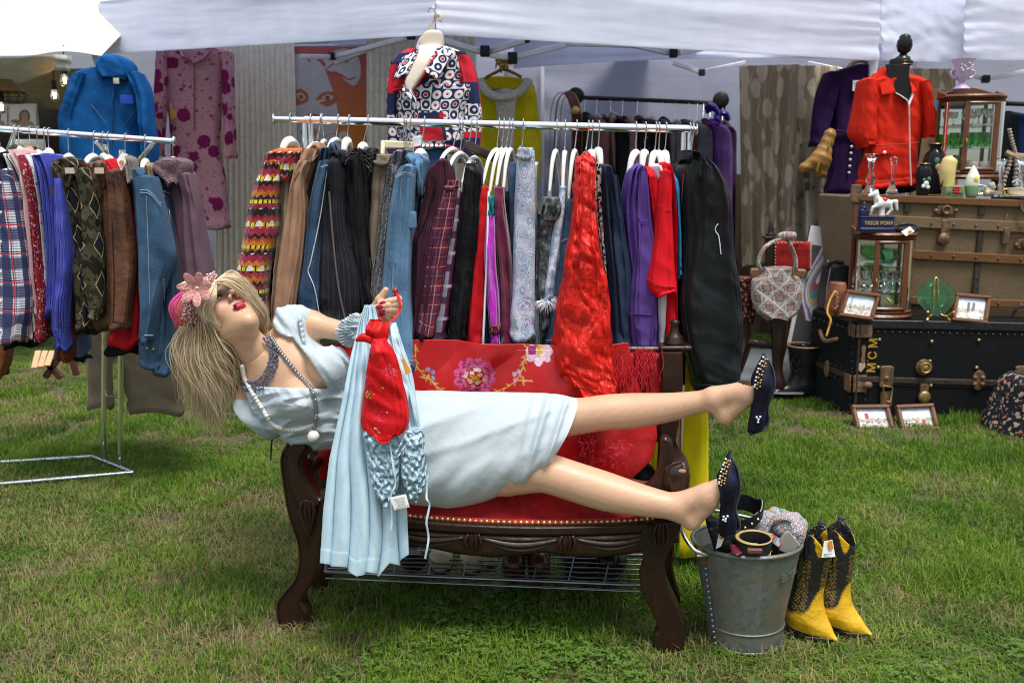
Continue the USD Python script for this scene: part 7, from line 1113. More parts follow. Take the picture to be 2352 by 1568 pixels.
def onb(x,y):
 z=(y-1466)/(1238-1466)*hh;r=r0+.004+(r1-r0)*z/hh;c=b0+ax*z;q=(P(x,y,c[1]-r*.7)[0]-c[0])/r;return c+r*(xx*q-yy*math.sqrt(max(0,1-q*q)))
for k in range(14):T.part('rivet',ball(onb(1628+k*1.6,1282+k*13.5),.0042,1),plain('bright_rivet',(.4,.4,.38),.35,.9))
ear=onb(1622,1252);T.part('ear',cat(lathe([(.010,-.003),(.020,-.003),(.020,.003),(.010,.003)],ear+[-.002,-.006,.006],20,(0,-1,.1),cap=False),bar(ear+[.004,-.004,0],ear+[.006,-.004,-.03],.022,.006,.002,(0,-1,0))),plain('rusty_iron',(.14,.075,.04),.6,.5,.5,50,.5));T.part('handle',tube(cr([ear+[-.02,-.016,.004],ear+[.012,-.014,.006],ear+[-.006,-.02,.012],ear+[-.03,-.008,.022],ear+[-.05,.04,.05],ear+[-.03,.14,.055],ear+[.06,.24,.04],ear+[.20,.25,.01]],40),.0055,10),STEEL)
for s,x in zip('Banse',range(5)):T.part('embossed_letter',text(s,.020,onb(1794+x*8,1288-x*2)+[0,-.001,0],(1,.55,.06),(-.06,.05,1),.002),GAL)
T.part('inside',lathe([(.001,0),(r1-.02,0),(r1-.02,.004),(.001,.004)],b0+ax*(hh-.05),40,ax),BLACKP)
def coil(label,c,r,w,mat,edge,turns=1.0,sq=.8,tilt=(0,-.15,1),name='belt'):
 z=unit(tilt);x=unit(np.cross([0,1,0],z));y=np.cross(z,x);t=Thing(name,label,'belt',c);q=np.linspace(0,6.2832*turns,int(60*turns));ra=r*(1-.10*q/6.28);ctr=A([c+ra_*(x*math.cos(a)+y*sq*math.sin(a)) for a,ra_ in zip(q,ra)]);t.part('strap',solid(np.stack([ctr+z*w/2,ctr-z*w/2],0),.004),mat,True)
 for s in (1,-1):t.part('edge',tube(ctr+z*s*w/2,.0024,6),edge)
 return t
GE=plain('gold_edge',(.34,.25,.09),.5);RL=plain('wine_leather',(.10,.010,.018),.4)
t=coil('coiled wine red belt with gold edges at the front of the bucket',P(1731,1250,2.385),.050,.042,BLACKP,GE,1.75);t.part('band',tube(ring(0,0,3),.0001,3),RL) if False else None
t.part('buckle_tab',box(P(1733,1264,2.345),(.040,.016,.014),.003),plain('brown_tab',(.10,.04,.03),.6));t.part('outer_band',tube(cr([P(1687,1252,2.385),P(1690,1264,2.36),P(1700,1272,2.345)],10),.012,8,flat=.3),RL)
q=cr([P(1690,1152,2.56),P(1712,1154,2.60),P(1738,1164,2.58),P(1750,1158,2.52),P(1746,1182,2.46),P(1726,1200,2.43),P(1700,1214,2.42)],50);t=Thing('belt','wide black studded belt curling out of the bucket top','belt',P(1720,1210,2.45));w_=np.interp(np.linspace(0,1,50),[0,.4,.55,1],[.025,.022,.006,.024])[:,None]*A([0,0,1.0]);t.part('strap',solid(np.stack([q+w_,q-w_],0),.005),LEATHER,True)
for k in (36,41,46):t.part('stud',ball(q[k]+[0,-.006,0],.004,1),STEEL)
t.part('piping',tube(q[18:34]+w_[18:34],.0022,6),STEEL)
t=Thing('purse','black crinkled leather purse standing at the left in the bucket','purse',P(1650,1262,2.42));t.part('body',loft2([((1618,1186),(1668,1196),2.44,.02),((1622,1210),(1674,1222),2.43,.03),((1634,1240),(1682,1248),2.42,.03),((1640,1262),(1684,1264),2.42,.02)],30,40,.6,.010,40,5),LEATHER,True)
t=Thing('price_tag','white price tag with orange print on the crinkled black purse','tag',P(1653,1250,2.38));t.part('card',solid(A([[P(1652,1219,2.385),P(1666,1228,2.38)],[P(1644,1260,2.385),P(1656,1254,2.38)]]),.001),MATS['tag_card']);t.part('print',ball(P(1657,1232,2.377),A([.006,.002,.008]),1),MATS['orange_ink'])
MESH=pat('mesh_knit',lambda g,u,v,uv,p:g.mix(g.step(g.vor(p,150,'distance','distance_to_edge'),.12,.28),g.mix(g.step(g.noise(p,90,2),.45,.52),g.mix(g.step(g.noise(p,70,2),.50,.53),(.10,.22,.30),(.50,.24,.08)),(.30,.28,.34)),(.66,.62,.57)),.9,.9,0,160)
t=Thing('scarf','bundled mesh knit scarf in white, blue and orange on the bucket rim','scarf',P(1790,1235,2.5));t.part('cloth',wob(cat(ball(P(1768,1208,2.55),A([.050,.05,.042]),4),ball(P(1810,1204,2.50),A([.052,.05,.036]),4),ball(P(1788,1182,2.56),A([.03,.03,.02]),3),ball(P(1828,1224,2.46),A([.028,.03,.034]),3)),.012,22),MESH,True);t.part('hem',tube(cr([P(1750,1226,2.47),P(1772,1236,2.45),P(1796,1240,2.44),P(1826,1236,2.42)],20),.006,8),plain('white_yarn',(.62,.6,.56),.9));t.part('fold',tube(cr([P(1756,1224,2.48),P(1776,1196,2.475),P(1806,1190,2.46),P(1832,1204,2.45)],24),.007,8),MESH)
GREYS=cloth('grey_suede',(.23,.22,.20),.9,.08,.3);t=Thing('tie','folded grey suede strap lying over the right bucket rim','tie',P(1810,1262,2.42));t.part('strap',wob(plate([P(x,y,2.41)[[0,2]] for x,y in ((1800,1222),(1812,1218),(1839,1250),(1812,1272),(1788,1262),(1784,1248))],.014,(0,2.41,0),(1,0,0),(0,0,1),.004),.003,30),GREYS)
t=Thing('tie','red and grey striped tie beneath the mesh scarf in the bucket','tie',P(1776,1245,2.44));t.part('strap',tube(cr([P(1754,1226,2.44),P(1772,1234,2.42),P(1794,1250,2.41)],16),.018,10,flat=.35),stripes('tie_stripe',.03,[(0,(.30,.03,.03)),(.4,(.22,.24,.25)),(.8,(.12,.14,.15))],True))
t=Thing('shoe','black shoe with gold embroidery deep in the bucket','shoe',P(1700,1240,2.47));t.part('upper',ball(P(1712,1232,2.47),A([.05,.05,.03]),3),BLACKP,True);t.part('embroidery',cat(*[tube(cr([P(1690+k*7,1238-k*1.5,2.425),P(1697+k*7,1228-k*1.5,2.422),P(1704+k*7,1236-k*1.5,2.424)],10),.0014,5) for k in range(4)]),GDR)
# ---------------------------------------------------------------- yellow western boots
BOOTM=vcol('yellow_boot_leather',.42,.45,60,0,.5,.22)
def wboot(label,top,heel,toe,hgt,seed):
 h,t_=A(heel,float),A(toe,float);f=unit((t_-h)*[1,1,0]);s=A([-f[1],f[0],0]);L_=np.linalg.norm(t_-h);up=A(top,float)-(h+f*.04);hz=up[2]
 B=np.stack([f,s,[0,0,1]],1);lean=up-[0,0,up[2]];lx,ly=lean@f,lean@s
 def loc(p):q=(p-h)@B;k=np.clip(q[...,2]/hz,0,1)[...,None];return q-k*A([lx+.0,ly,0])
 def fn(p):
  q=loc(p);z=q[...,2];shaft=ell2(q,z)
  ft=cone_sdf(q*[1,1.06,1.2],(.05,0,.072),(L_*.60,0,.042),.042,.034);ft=smin(ft,cone_sdf(q*[1,1.25,1.25],(L_*.58,0,.042),(L_*1.02,0,.022),.036,.009),.03);hl=cone_sdf(q,(.032,0,.10),(.028,0,.035),.039,.032);o=smin(smin(shaft,ft,.045),hl,.03)
  o=np.maximum(o,.022-z*1.0-np.where(q[...,0]>.10,.012,0));rim=hz-.035+.045*np.cos(np.arctan2(q[...,1],q[...,0]-.04)*2)*-1*.6;o=smax(o,z-rim,.004);inn=ell2(q,z,-.0055);return np.maximum(o,-np.maximum(inn,hz*.45-z))
 def ell2(q,z,g=0.):
  k=np.clip((z-.08)/(hz-.08),0,1);a=.040+.022*k+g;b=.035+.013*k+g;r=np.sqrt(((q[...,0]-.040)/a)**2+(q[...,1]/b)**2);return np.maximum((r-1)*b,.07-z)
 lo=np.minimum(h,np.minimum(t_,top))-[.09,.09,0];hi=np.maximum(h,np.maximum(t_,top))+[.09,.09,.02];v,fc,_=nets(fn,lo,hi,.0042);v=v+.0008*2*np.stack([fbm(v*45,3,seed+k) for k in range(3)],1)
 q=loc(v);z=q[:,2]/hz;a=np.arctan2(q[:,1],q[:,0]-.04);Y,K_=A((.62,.36,.010)),A((.012,.011,.011));C=np.tile(Y,(len(v),1));sh=np.abs(((a+np.pi*1.5)%np.pi)-np.pi/2)
 vam=.23+.24*np.maximum(0,np.cos(a))**2+.025*np.abs(np.sin(a*3));top_=.96-.20*np.abs(np.sin(a*2.5+.3))**2.5;C[(z>vam)&(z<top_)]=K_
 mid=(z>vam)&(z<top_);e=np.abs(np.cos(a));st_=(np.abs(np.mod(z*26+np.abs(np.mod(a+.8,1.57)-.785)*5.0,1)-.5)<.15)&(np.abs(np.mod(a+.8,1.57)-.785)<.42);C[mid&st_&(z<.74)&(z>vam+.02)]=(.26,.17,.02);C[np.abs(z-vam)<.010]=(.24,.16,.02);C[np.abs(z-top_)<.008]=(.05,.04,.02)
 inn=ell2(q,q[:,2],-.003)<0;C[inn&(z>.5)]=(.012,.012,.012);T=Thing('boot',label,'boot',h,'yellow and black western boots');T.part('upper',(v,fc,None),BOOTM,True,col=C)
 sp=[(-.008,.026),(.05,.030),(L_*.35,.026),(L_*.60,.036),(L_*.85,.022),(L_*1.03,.005),(L_*1.03,-.005),(L_*.85,-.022),(L_*.60,-.036),(L_*.35,-.026),(.05,-.030),(-.008,-.026)];T.part('sole',plate([tuple(x) for x in cr(sp+sp[:1],60)[:-1]],.010,h+[0,0,.016],f,s,.002),BLACKP);T.part('heel',plate([(-.012,.03),(.05,.034),(.05,-.034),(-.012,-.03)],.022,h+[0,0,.012],f,s,.003),BLACKP)
 for sg in (-1,1):c=h+B@A([lx+.04,ly+sg*.052,hz-.05]);T.part('pull_strap',tube(cr([c+s*sg*.004+[0,0,-.03],c+s*sg*.008+[0,0,.02],c+[0,0,.047],c-s*sg*.010+[0,0,.02],c-s*sg*.012+[0,0,-.06]],20),.011,8,flat=.25),BLACKP)
 return T
wboot('front yellow and black western boot leaning on the bucket',P(1872,1206,2.52),G(1812,1446,.0),G(1914,1480,.0),.34,1);wboot('rear yellow and black western boot with a price tag',P(1922,1196,2.56),G(1880,1436,.0),G(1994,1468,.0),.34,5)
t=Thing('price_tag','white price tag with orange patch on the rear western boot','tag',P(1902,1278,2.45));t.part('card',solid(A([[P(1893,1242,2.45),P(1912,1239,2.45)],[P(1887,1280,2.44),P(1919,1278,2.45)]]),.001),MATS['tag_card']);t.part('print',solid(A([[P(1902,1243,2.447),P(1911,1241,2.447)],[P(1904,1262,2.445),P(1914,1260,2.446)]]),.0008),MATS['orange_ink']);t.part('writing',bar(P(1893,1272,2.441),P(1910,1271,2.442),.002,.002),MATS['pencil_grey'])
# ---------------------------------------------------------------- reclining mannequin
def B2(x,y,d):return P(x,y,d)
HE,HU=unit(A([.687,.677,.265])),A([-.712,.556,.429]);HU=unit(HU-HE*(HU@HE));HN=np.cross(HE,HU);HO=P(522.7,725,2.58);HB=np.stack([HE,HU,HN],1)
NECK0,NECK1=HO+HB@A([0,-.062,-.022]),P(612,838,2.60)
def head_sdf(p):
 q=(p-HO)@HB;q=q.copy();x=np.abs(q[...,0]);m_=np.stack([x,q[...,1],q[...,2]],-1)
 s=ell_sdf(q,(0,.035,-.014),(.073,.092,.092));s=smin(s,ell_sdf(q,(0,-.030,.016),(.0505,.084,.061)),.04)
 s=smin(s,cone_sdf(m_,(.042,-.056,-.008),(0,-.104,.050),.015,.012),.026);s=smin(s,cone_sdf(q,(0,-.098,.048),(0,-.105,.051),.0165,.0150),.030);s=smin(s,ell_sdf(q,(0,-.078,.018),(.029,.026,.036)),.022)
 s=smin(s,ell_sdf(m_,(.040,-.024,.048),(.020,.016,.018)),.025);s=smin(s,cone_sdf(m_,(0,.022,.068),(.036,.020,.054),.012,.012),.016)
 so=ell_sdf(m_,(.031,.000,.083),(.017,.011,.016));s=smax(s,-so,.014);s=smin(s,ell_sdf(m_,(.031,.0005,.0625),(.0150,.0100,.0128)),.003)
 s=smin(s,cone_sdf(q,(0,.012,.078),(0,-.026,.102),.0066,.0082),.009);s=smin(s,ell_sdf(q,(0,-.030,.105),(.0086,.0078,.0082)),.006);s=smin(s,ell_sdf(m_,(.0110,-.036,.091),(.0064,.0064,.0090)),.005)
 s=smax(s,-ell_sdf(m_,(.0062,-.0418,.094),(.0034,.0045,.0060)),.003)
 s=smin(s,ell_sdf(m_,(.007,-.0590,.0805),(.0125,.0042,.0064)),.006);s=smin(s,ell_sdf(q,(0,-.0690,.0795),(.0145,.0052,.0068)),.006);s=smax(s,-ell_sdf(q,(0,-.0640,.0905),(.024,.0016,.006)),.0025);s=smax(s,-ell_sdf(q,(0,-.083,.082),(.016,.006,.008)),.010)
 s=smin(s,ell_sdf(m_,(.070,-.012,-.012),(.010,.030,.018)),.006)
 return smin(s,neck_sdf(p),.014)
def neck_sdf(p):return smin(cone_sdf(p,NECK0,NECK0+(NECK1-NECK0)*.6,.042,.041),cone_sdf(p,NECK0+(NECK1-NECK0)*.55,NECK1,.041,.052),.03)
TE=unit(P(985,1000,2.6)-P(650,850,2.6));TN=A([0,-1.0,0]);TU=np.cross(TE,TN);TU=TU if TU[2]>0 else -TU;TB=np.stack([TE,TU,-TN],1)
def torso_sdf(p,limbs=True):
 s=ell_sdf(p,P(706,880,2.61),(.148,.110,.085),TB);s=smin(s,ell_sdf(p,P(640,842,2.62),(.085,.115,.066),TB),.05);s=smin(s,ell_sdf(p,P(850,940,2.60),(.14,.096,.080),TB),.06);s=smin(s,ell_sdf(p,P(990,1010,2.60),(.15,.140,.108),TB),.06)
 s=smin(s,cone_sdf(p,P(620,850,2.62),P(670,752,2.64),.048,.043),.05);s=smin(s,cone_sdf(p,P(620,850,2.62),P(574,918,2.60),.050,.046),.05)
 for q in ((752,842,2.53),(694,918,2.51)):s=smin(s,ell_sdf(p,P(*q),(.052,.052,.050)),.03)
 s=smin(s,cone_sdf(p,NECK0+(NECK1-NECK0)*.55,NECK1,.041,.052),.05)
 return s
WR=P(858,722,2.475);ELB=P(800,764,2.60)
def arm_sdf(p):
 s=cone_sdf(p,P(672,748,2.64),P(712,744,2.64),.042,.034);s=smin(s,cone_sdf(p,P(712,744,2.64),ELB,.034,.027),.03);return smin(s,cone_sdf(p,ELB,WR,.029,.020),.012)
UL=[(1010,992,2.62,.092),(1150,972,2.60,.082),(1280,958,2.57,.060),(1335,955,2.56,.051),(1390,947,2.55,.050),(1450,944,2.54,.0505),(1530,936,2.51,.041),(1600,924,2.48,.0315),(1640,917,2.46,.030)]
UF=[((1640,919,2.46,.030),(1664,955,2.45,.0215)),((1640,912,2.46,.029),(1715,898,2.43,.027)),((1664,955,2.45,.021),(1715,910,2.43,.026)),((1710,902,2.43,.027),(1748,874,2.41,.020))]
LL=[(1020,1060,2.56,.092),(1140,1078,2.50,.076),(1215,1084,2.46,.058),(1256,1086,2.44,.054),(1320,1106,2.42,.053),(1390,1128,2.41,.0525),(1470,1148,2.39,.043),(1530,1160,2.375,.036),(1556,1166,2.37,.0345)]
LF=[((1556,1166,2.37,.034),(1588,1196,2.36,.0225)),((1556,1160,2.37,.033),(1622,1136,2.35,.030)),((1588,1196,2.36,.0225),(1626,1150,2.35,.029)),((1622,1138,2.35,.030),(1664,1110,2.335,.021))]
def chain(p,pts,segs):
 q=cr([(*P(*a[:3]),a[3]) for a in pts],20);s=None
 for a,b in zip(q,q[1:]):k=cone_sdf(p,a[:3],b[:3],a[3],b[3]);s=k if s is None else np.minimum(s,k)
 for a,b in segs:s=smin(s,cone_sdf(p,P(*a[:3]),P(*b[:3]),a[3],b[3]),.012)
 return s
def legs_sdf(p):return np.minimum(chain(p,UL,UF),chain(p,LL,LF))
FING=[((905,690,2.500),(916,687,2.470),(896,691,2.448),(873,697,2.447),.0090),((905,700,2.500),(916,699,2.468),(892,701,2.443),(864,705,2.444),.0090),((903,709,2.500),(914,711,2.468),(894,711,2.443),(871,713,2.444),.0086),((898,719,2.500),(908,722,2.472),(892,720,2.448),(872,720,2.448),.0076)]
def hand_sdf(p):
 s=cone_sdf(p,WR,P(880,712,2.492),.021,.020);s=smin(s,cone_sdf(p,P(884,700,2.500),P(882,720,2.498),.017,.016),.014);s=smin(s,cone_sdf(p,P(900,697,2.504),P(894,724,2.502),.013,.012),.012);s=smin(s,arm_sdf(p),.012);s=smin(s,cone_sdf(p,P(892,735,2.49),P(905,722,2.498),.014,.012),.012)
 f=None
 for a,b,c,d,r in FING:
  k=smin(smin(cone_sdf(p,P(*a),P(*b),r*1.08,r),cone_sdf(p,P(*b),P(*c),r,r*.94),.004),cone_sdf(p,P(*c),P(*d),r*.94,r*.74),.003);f=k if f is None else smin(f,k,.0022)
 s=smin(s,f,.004);th=smin(cone_sdf(p,P(862,712,2.480),P(872,688,2.464),.017,.0115),cone_sdf(p,P(872,688,2.464),P(886,666,2.462),.0112,.0080),.006);return smin(s,th,.008)
def body_sdf(p):s=smin(torso_sdf(p),arm_sdf(p),.03);return smin(s,legs_sdf(p),.03)
def clipn(f,o,n):return lambda p:np.maximum(f(p),(p-o)@A(n))
nd=unit(NECK1-NECK0);nm=NECK0+(NECK1-NECK0)*.62;wd=unit(WR-ELB);wm=ELB+(WR-ELB)*.8;hm=P(1120,1000,2.56)
b1=nets(lambda p:np.maximum(np.maximum(smin(torso_sdf(p),arm_sdf(p),.03),((nm-.010*nd)-p)@nd),np.where(np.linalg.norm(p-wm,axis=-1)<.09,(p-(wm+.006*wd))@wd,-9)),P(520,1120,2.45)-[.02,.06,.05],P(1060,690,2.6)+[0,.14,.02],.0062)
b2=nets(lambda p:smin(legs_sdf(p),ell_sdf(p,P(990,1010,2.60),(.15,.140,.108),TB),.05),P(940,1240,2.4)+[0,-.12,-.0],P(1790,850,2.6)+[.03,.16,0],.0062)
b3=nets(clipn(head_sdf,nm+.004*nd,nd),HO-.16,HO+.16,.0023)
b4=nets(clipn(hand_sdf,wm-.004*wd,-wd),P(835,745,2.43)-[.01,.01,.02],P(925,655,2.55)+[.02,0,.02],.0019)
SK=A((.53,.325,.205));cols=[np.tile(SK,(len(b[0]),1)) for b in (b1,b2,b3,b4)]
q=(b3[0]-HO)@HB;x=np.abs(q[:,0]);C=cols[2]
def tint(m,c,w=1.0):C[m]=C[m]*(1-w)+A(c)*w
tint((np.hypot((x-.034)/.026,(q[:,1]+.030)/.022)<1)&(q[:,2]>.03),(.56,.24,.17),.35)
lp=((x/.0215)**2+((q[:,1]+.0640)/(.0112*(1-.45*(x/.026)**2).clip(.2)))**2<1)&(q[:,2]>.066)&~((x<.004)&(q[:,1]>-.0535));tint(lp,(.34,.020,.030));tint(lp&(q[:,1]<-.066),(.46,.045,.06));tint(lp&(np.abs(q[:,1]+.0640)<.0013),(.10,.01,.012))
ey=np.abs(q[:,1]-(.0245+.006*np.sin(np.clip((x-.012)/.04,0,1)*2.4)+.001));tint((x>.012)&(x<.052)&(ey<.0030*(1.25-(x-.012)/.05))&(q[:,2]>.02),(.13,.070,.038),.85)
sh=np.hypot((x-.031)/.021,(q[:,1]-.006)/.0105);tint((sh<1)&(q[:,2]>.03)&(q[:,1]>.000),(.30,.20,.19),.35)
al=np.hypot((x-.031)/.0165,(q[:,1]-.0005)/.0080);op=(al<1)&(q[:,2]>.045);tint(op,(.60,.60,.58));ir=np.hypot(x-.030,q[:,1]-.0022);tint(op&(ir<.0068),(.16,.26,.32));tint(op&(ir<.0030),(.01,.01,.012));tint((al>=.90)&(al<1.22)&(q[:,2]>.045)&(q[:,1]>-.002),(.018,.012,.010),.95)
tint((np.hypot(x-.0058,q[:,1]+.0400)<.0033)&(q[:,2]>.075)&(q[:,1]<-.037),(.10,.04,.03),.9)
ch=(np.hypot(q[:,0]+.004,q[:,1]+.079)<.0022)&(q[:,2]>.06);tint(ch,(.05,.04,.035))
SKIN=vcol('mannequin_skin',.46,.08,60,0,.45,.07)
W_=Thing('mannequin','blonde mannequin in a pale blue dress reclining on the settee','mannequin',seatpt(.35,.3))
vb,fb,_=cat(b1,b2,b3,b4);W_.part('body',(vb,fb,None),SKIN,True,col=np.vstack(cols))
def surf(x,y,f,off=0.,d0=2.30,d1=2.75,n=240):
 d=np.linspace(d0,d1,n);q=A([P(x,y,k) for k in d]);s=f(q);i=np.argmax(s<off);return q[i] if (s<off).any() else P(x,y,2.5)
NAIL=plain('red_nail_varnish',(.30,.012,.025),.25,0,.1)
for a,b,c,d,r in FING:
 c_,d_=P(*c),P(*d);k=d_+(c_-d_)*.30+A([0,-r*.72,.0]);x_=unit(c_-d_);W_.part('fingernail',(ball((0,0,0),1,2)[0]*A([.0100,.0032,.0062])@np.stack([x_,A([0,1,0])-x_*x_[1],np.cross(x_,[0,1,0])],0)+k,ball((0,0,0),1,2)[1],None),NAIL,True)
lash=[HO+HB@A([s*.031+.0165*math.cos(t),.0025+.0085*math.sin(t),.0795-.010*abs(math.cos(t))**2]) for s in (-1,) for t in np.linspace(.1,3.05,12)]
W_.part('eyelash',tube(lash,.0012,5),BLACKP)
DRESS=None
g=Gr();p_=g.pos();n_=g.noise(p_,5,4);cl=g.mix(n_,(.51,.625,.69),(.585,.675,.725));bp=g.bump(g.m('add',g.noise(g('mapping','vector',vector=p_,scale=(1.2,1,1)),24,5,.6),g.m('multiply',g.noise(p_,500,2),.10)),.30,.012)
pb=g('principled_bsdf','BSDF',base_color=cl,roughness=.7,specular_ior_level=.15,normal=bp);DRESS=usdkit.material(stage,'/World/Looks/pale_blue_chiffon',g.n,g.l,surface=g('mix_closure','closure',fac=.15,closure1=g('mix_closure','closure',fac=.22,closure1=pb,closure2=g('translucent_bsdf','BSDF',color=cl)),closure2=g('transparent_bsdf','BSDF',color=(1,1,1))))
def bodice(p):
 x,y=proj(p);s=torso_sdf(p);s=smin(s,ell_sdf(p,P(700,945,2.60),(.125,.085,.085),TB),.05);s=smin(s,cone_sdf(p,P(672,748,2.64),P(690,745,2.64),.046,.040),.02)
 e=np.stack([x*.016-y*.004,y*.030+x*.006,x*0],-1);lw=np.clip((y-880)/40,0,1);w=.012+lw*(.034*fbm(e,3,4)+.020*(.3-2*np.abs(fbm(e*[1.0,1.8,1]+5,2,9))))+(1-lw)*.020*fbm(np.stack([(x-y*.72)*.055,(x+y)*.008,x*0],-1),3,6)*1.5;s=s-np.maximum(w,.006)
 lo_=(y-(886+(x-550)*.035));up_=(x-(652+(y-752)*.72+6*np.sin((y-750)/48)))
 cap_=(np.hypot((x-668)/41,(y-740)/34)-1)*.035;k=np.minimum(np.minimum(-lo_*.0012,np.maximum(-up_*.0012,(y-900)*.0012)),cap_);s=np.maximum(s,k);s=np.maximum(s,(598-x+(y-1000)*.35)*.0012*np.where(y>700,1,1));s=np.maximum(s,(x-905)*.0012);return s
def fine(m,it=4):
 t=trimesh.Trimesh(m[0],m[1],process=False);trimesh.smoothing.filter_taubin(t,iterations=it);return np.array(t.vertices),np.array(t.faces),None
BOD=W_.part('dress_bodice',nets(bodice,P(530,1040,2.45)-[.02,.10,.05],P(920,690,2.6)+[0,.16,.02],.0050),DRESS,True)
m_=loft2([((870,902),(868,1116),2.55,.105),((940,899),(940,1150),2.54,.13),((1020,898),(1010,1158),2.54,.145),((1110,902),(1072,1158),2.535,.145),((1190,903),(1132,1140),2.53,.14),((1250,905),(1190,1110),2.525,.135),((1296,910),(1226,1080),2.52,.130),((1326,918),(1246,1058),2.515,.125)],90,150,1.0,.006,5,3,False,.004,5)
v=m_[0];px__,py__=proj(v);ridge=np.exp(-((px__-(1235+(1000-py__)*.30))/9)**2)+.8*np.exp(-((px__-(1275+(1000-py__)*.32))/7)**2)+.5*np.exp(-((px__-(1210+(1000-py__)*.22))/8)**2);v=v+A([0,-1,.2])*(.022*ridge+.055*fbm(np.stack([px__*.012+py__*.010,py__*.0035-px__*.002,px__*0],-1),3,5)*np.clip((py__-915)/120,0,1)+.018*(.25-2*np.abs(fbm(np.stack([px__*.006+py__*.016,py__*.004,px__*0],-1),2,8))))[:,None];W_.part('dress_skirt',(v,m_[1],m_[2]),DRESS,True)
hem=[m_[0][-151+k] for k in range(151)] if False else None
rr=[((650,892),(656,996),2.62,.06),((606,882),(628,1008),2.61,.072),((576,890),(606,1002),2.60,.066),((552,902),(592,992),2.595,.060),((540,916),(580,978),2.59,.052)];W_.part('dress_sleeve',loft2(rr,30,60,1,.007,12,8,False,.04,6),DRESS,True)
W_.part('gather',cat(*[tube(cr([P(688+k*1.5,726+k*12,2.585-k*.004),P(690+k*2,734+k*12,2.57-k*.004),P(688+k*2,742+k*12,2.58-k*.004)],6),.006,6) for k in range(5)]),DRESS,True,under=BOD)
rg=np.random.default_rng(3);ms=[]
for c,r in ((P(806,762,2.53),.034),(P(822,748,2.51),.030)):
 for k in range(26):a=k*.2417;ms.append(tube(cr([c,c+[-.5*r*math.cos(a)*1,-.012,r*.8*math.sin(a)],c+[-r*1.15*abs(math.cos(a)),-.02+.01*rg.random(),r*1.2*math.sin(a)]],6),[.003,.006,.008,.009,.008,.003],6,flat=.4))
W_.part('ruffle',wob(cat(*ms),.003,80),DRESS,True)
PEARL=plain('white_pearl',(.66,.63,.58),.18,0,.04);GPEARL=plain('grey_pearl',(.25,.25,.25),.15,.6,.15);both=lambda p:np.minimum(np.minimum(smin(torso_sdf(p),neck_sdf(p),.04),head_sdf(p) if False else 9),bodice(p))
def beads(nm,pts,n,r,mat):
 q=A([surf(x,y,both,.002)+[0,-r*.6,0] for x,y in cr(pts,n)]);nk=W_.part(nm+'_necklace',tube(q,.0012,5),mat,True)
 for c in q:W_.part('pearl',ball(c,r,2),mat,True,under=nk)
beads('white_pearl',[(557,841),(562,866),(576,894),(600,932),(622,966),(646,982),(684,985),(720,974)],40,.0062,PEARL);beads('grey_pearl',[(622,772),(640,800),(664,832),(694,868),(716,894),(726,922),(727,950),(722,980)],40,.0058,GPEARL);W_.part('pendant_pearl',ball(surf(722,998,both,.004)+[0,-.014,0],.0165,3),PEARL,True);W_.part('pendant_link',tube([surf(722,978,both)+[0,-.01,0],P(722,990,surf(722,990,both)[1])+[0,-.012,0]],.003,6),GPEARL)
CRO=plain('slate_blue_beads',(.075,.095,.17),.4,.2,.3,60);ms=[]
for k,o in enumerate((0,7,14)):
 q=cr([(606+o,774+o*.2),(622+o,806),(617+o*1.2,838+o*.3),(596+o,872+o),(571+o*.5,878+o*1.3),(555,868+o*1.5)],60);s3=A([surf(x+2.2*math.sin(i*1.9+k*2),y+2.2*math.cos(i*1.9+k*2),both,.002)+[0,-.003,0] for i,(x,y) in enumerate(q)]);ms.append(tube(s3,.0019,5));ms+=[ball(s3[i],.0035,1) for i in range(0,60,2)]
W_.part('crochet_necklace',cat(*ms),CRO,True)
VEL=pat('navy_velvet',lambda g,u,v,uv,p:g.mix(g.step(g.noise(p,26,4,.65),.46,.66),(.003,.0035,.009),(.006,.010,.045)),.55,.3,0,60,.2);SOLE=plain('slipper_sole',(.035,.037,.045),.6)
for k,(rows,sole,gems,gld,dd) in enumerate((([((1752,814),(1758,812),2.415,.006),((1740,842),(1768,842),2.412,.026),((1728,872),(1773,876),2.41,.038),((1729,904),(1768,900),2.41,.036),((1728,930),(1758,930),2.41,.030),((1722,960),(1758,958),2.41,.030),((1718,988),(1752,980),2.41,.026)],[(1756,816),(1770,842),(1774,872),(1769,902),(1759,932),(1761,958),(1754,980),(1720,994)],[(1738,958),(1742,963),(1746,957),(1741,969)],[(1752,820),(1744,836),(1738,856),(1734,876),(1732,890)],0),([((1673,1040),(1679,1038),2.34,.006),((1659,1072),(1688,1072),2.337,.026),((1646,1104),(1693,1108),2.335,.040),((1650,1134),(1690,1136),2.335,.037),((1656,1164),(1684,1162),2.335,.031),((1653,1194),(1692,1192),2.335,.031),((1652,1226),(1690,1214),2.335,.026)],[(1676,1044),(1690,1072),(1695,1108),(1691,1138),(1685,1164),(1694,1192),(1692,1214),(1656,1228)],[(1662,1186),(1667,1191),(1671,1185),(1666,1196),(1661,1193)],[(1666,1054),(1660,1068),(1655,1084),(1652,1100),(1650,1112)],1))):
 SL=W_.part('slipper',loft2(rows,44,36,.8,.0025,30,5+k),VEL,True);W_.part('sole',tube(cr([P(x,y,rows[0][2]) for x,y in sole],40),np.interp(np.linspace(0,1,40),[0,.3,.6,1],[.012,.026,.022,.020]),10,flat=.28),SOLE,True,under=SL)
 dz=2.375 if k==0 else 2.30
 for x,y in gems:W_.part('rhinestone',ball(P(x,y,dz),.0032,1),PEARL,under=SL)
 q=cr(gld,26)
 for i,(x,y) in enumerate(q):W_.part('gold_bead',ball(P(x+1+6*(i%3),y+2*(i%2),dz+.012-.006*(i%3)),.0030,1),GDR if i%3 else PEARL,under=SL)
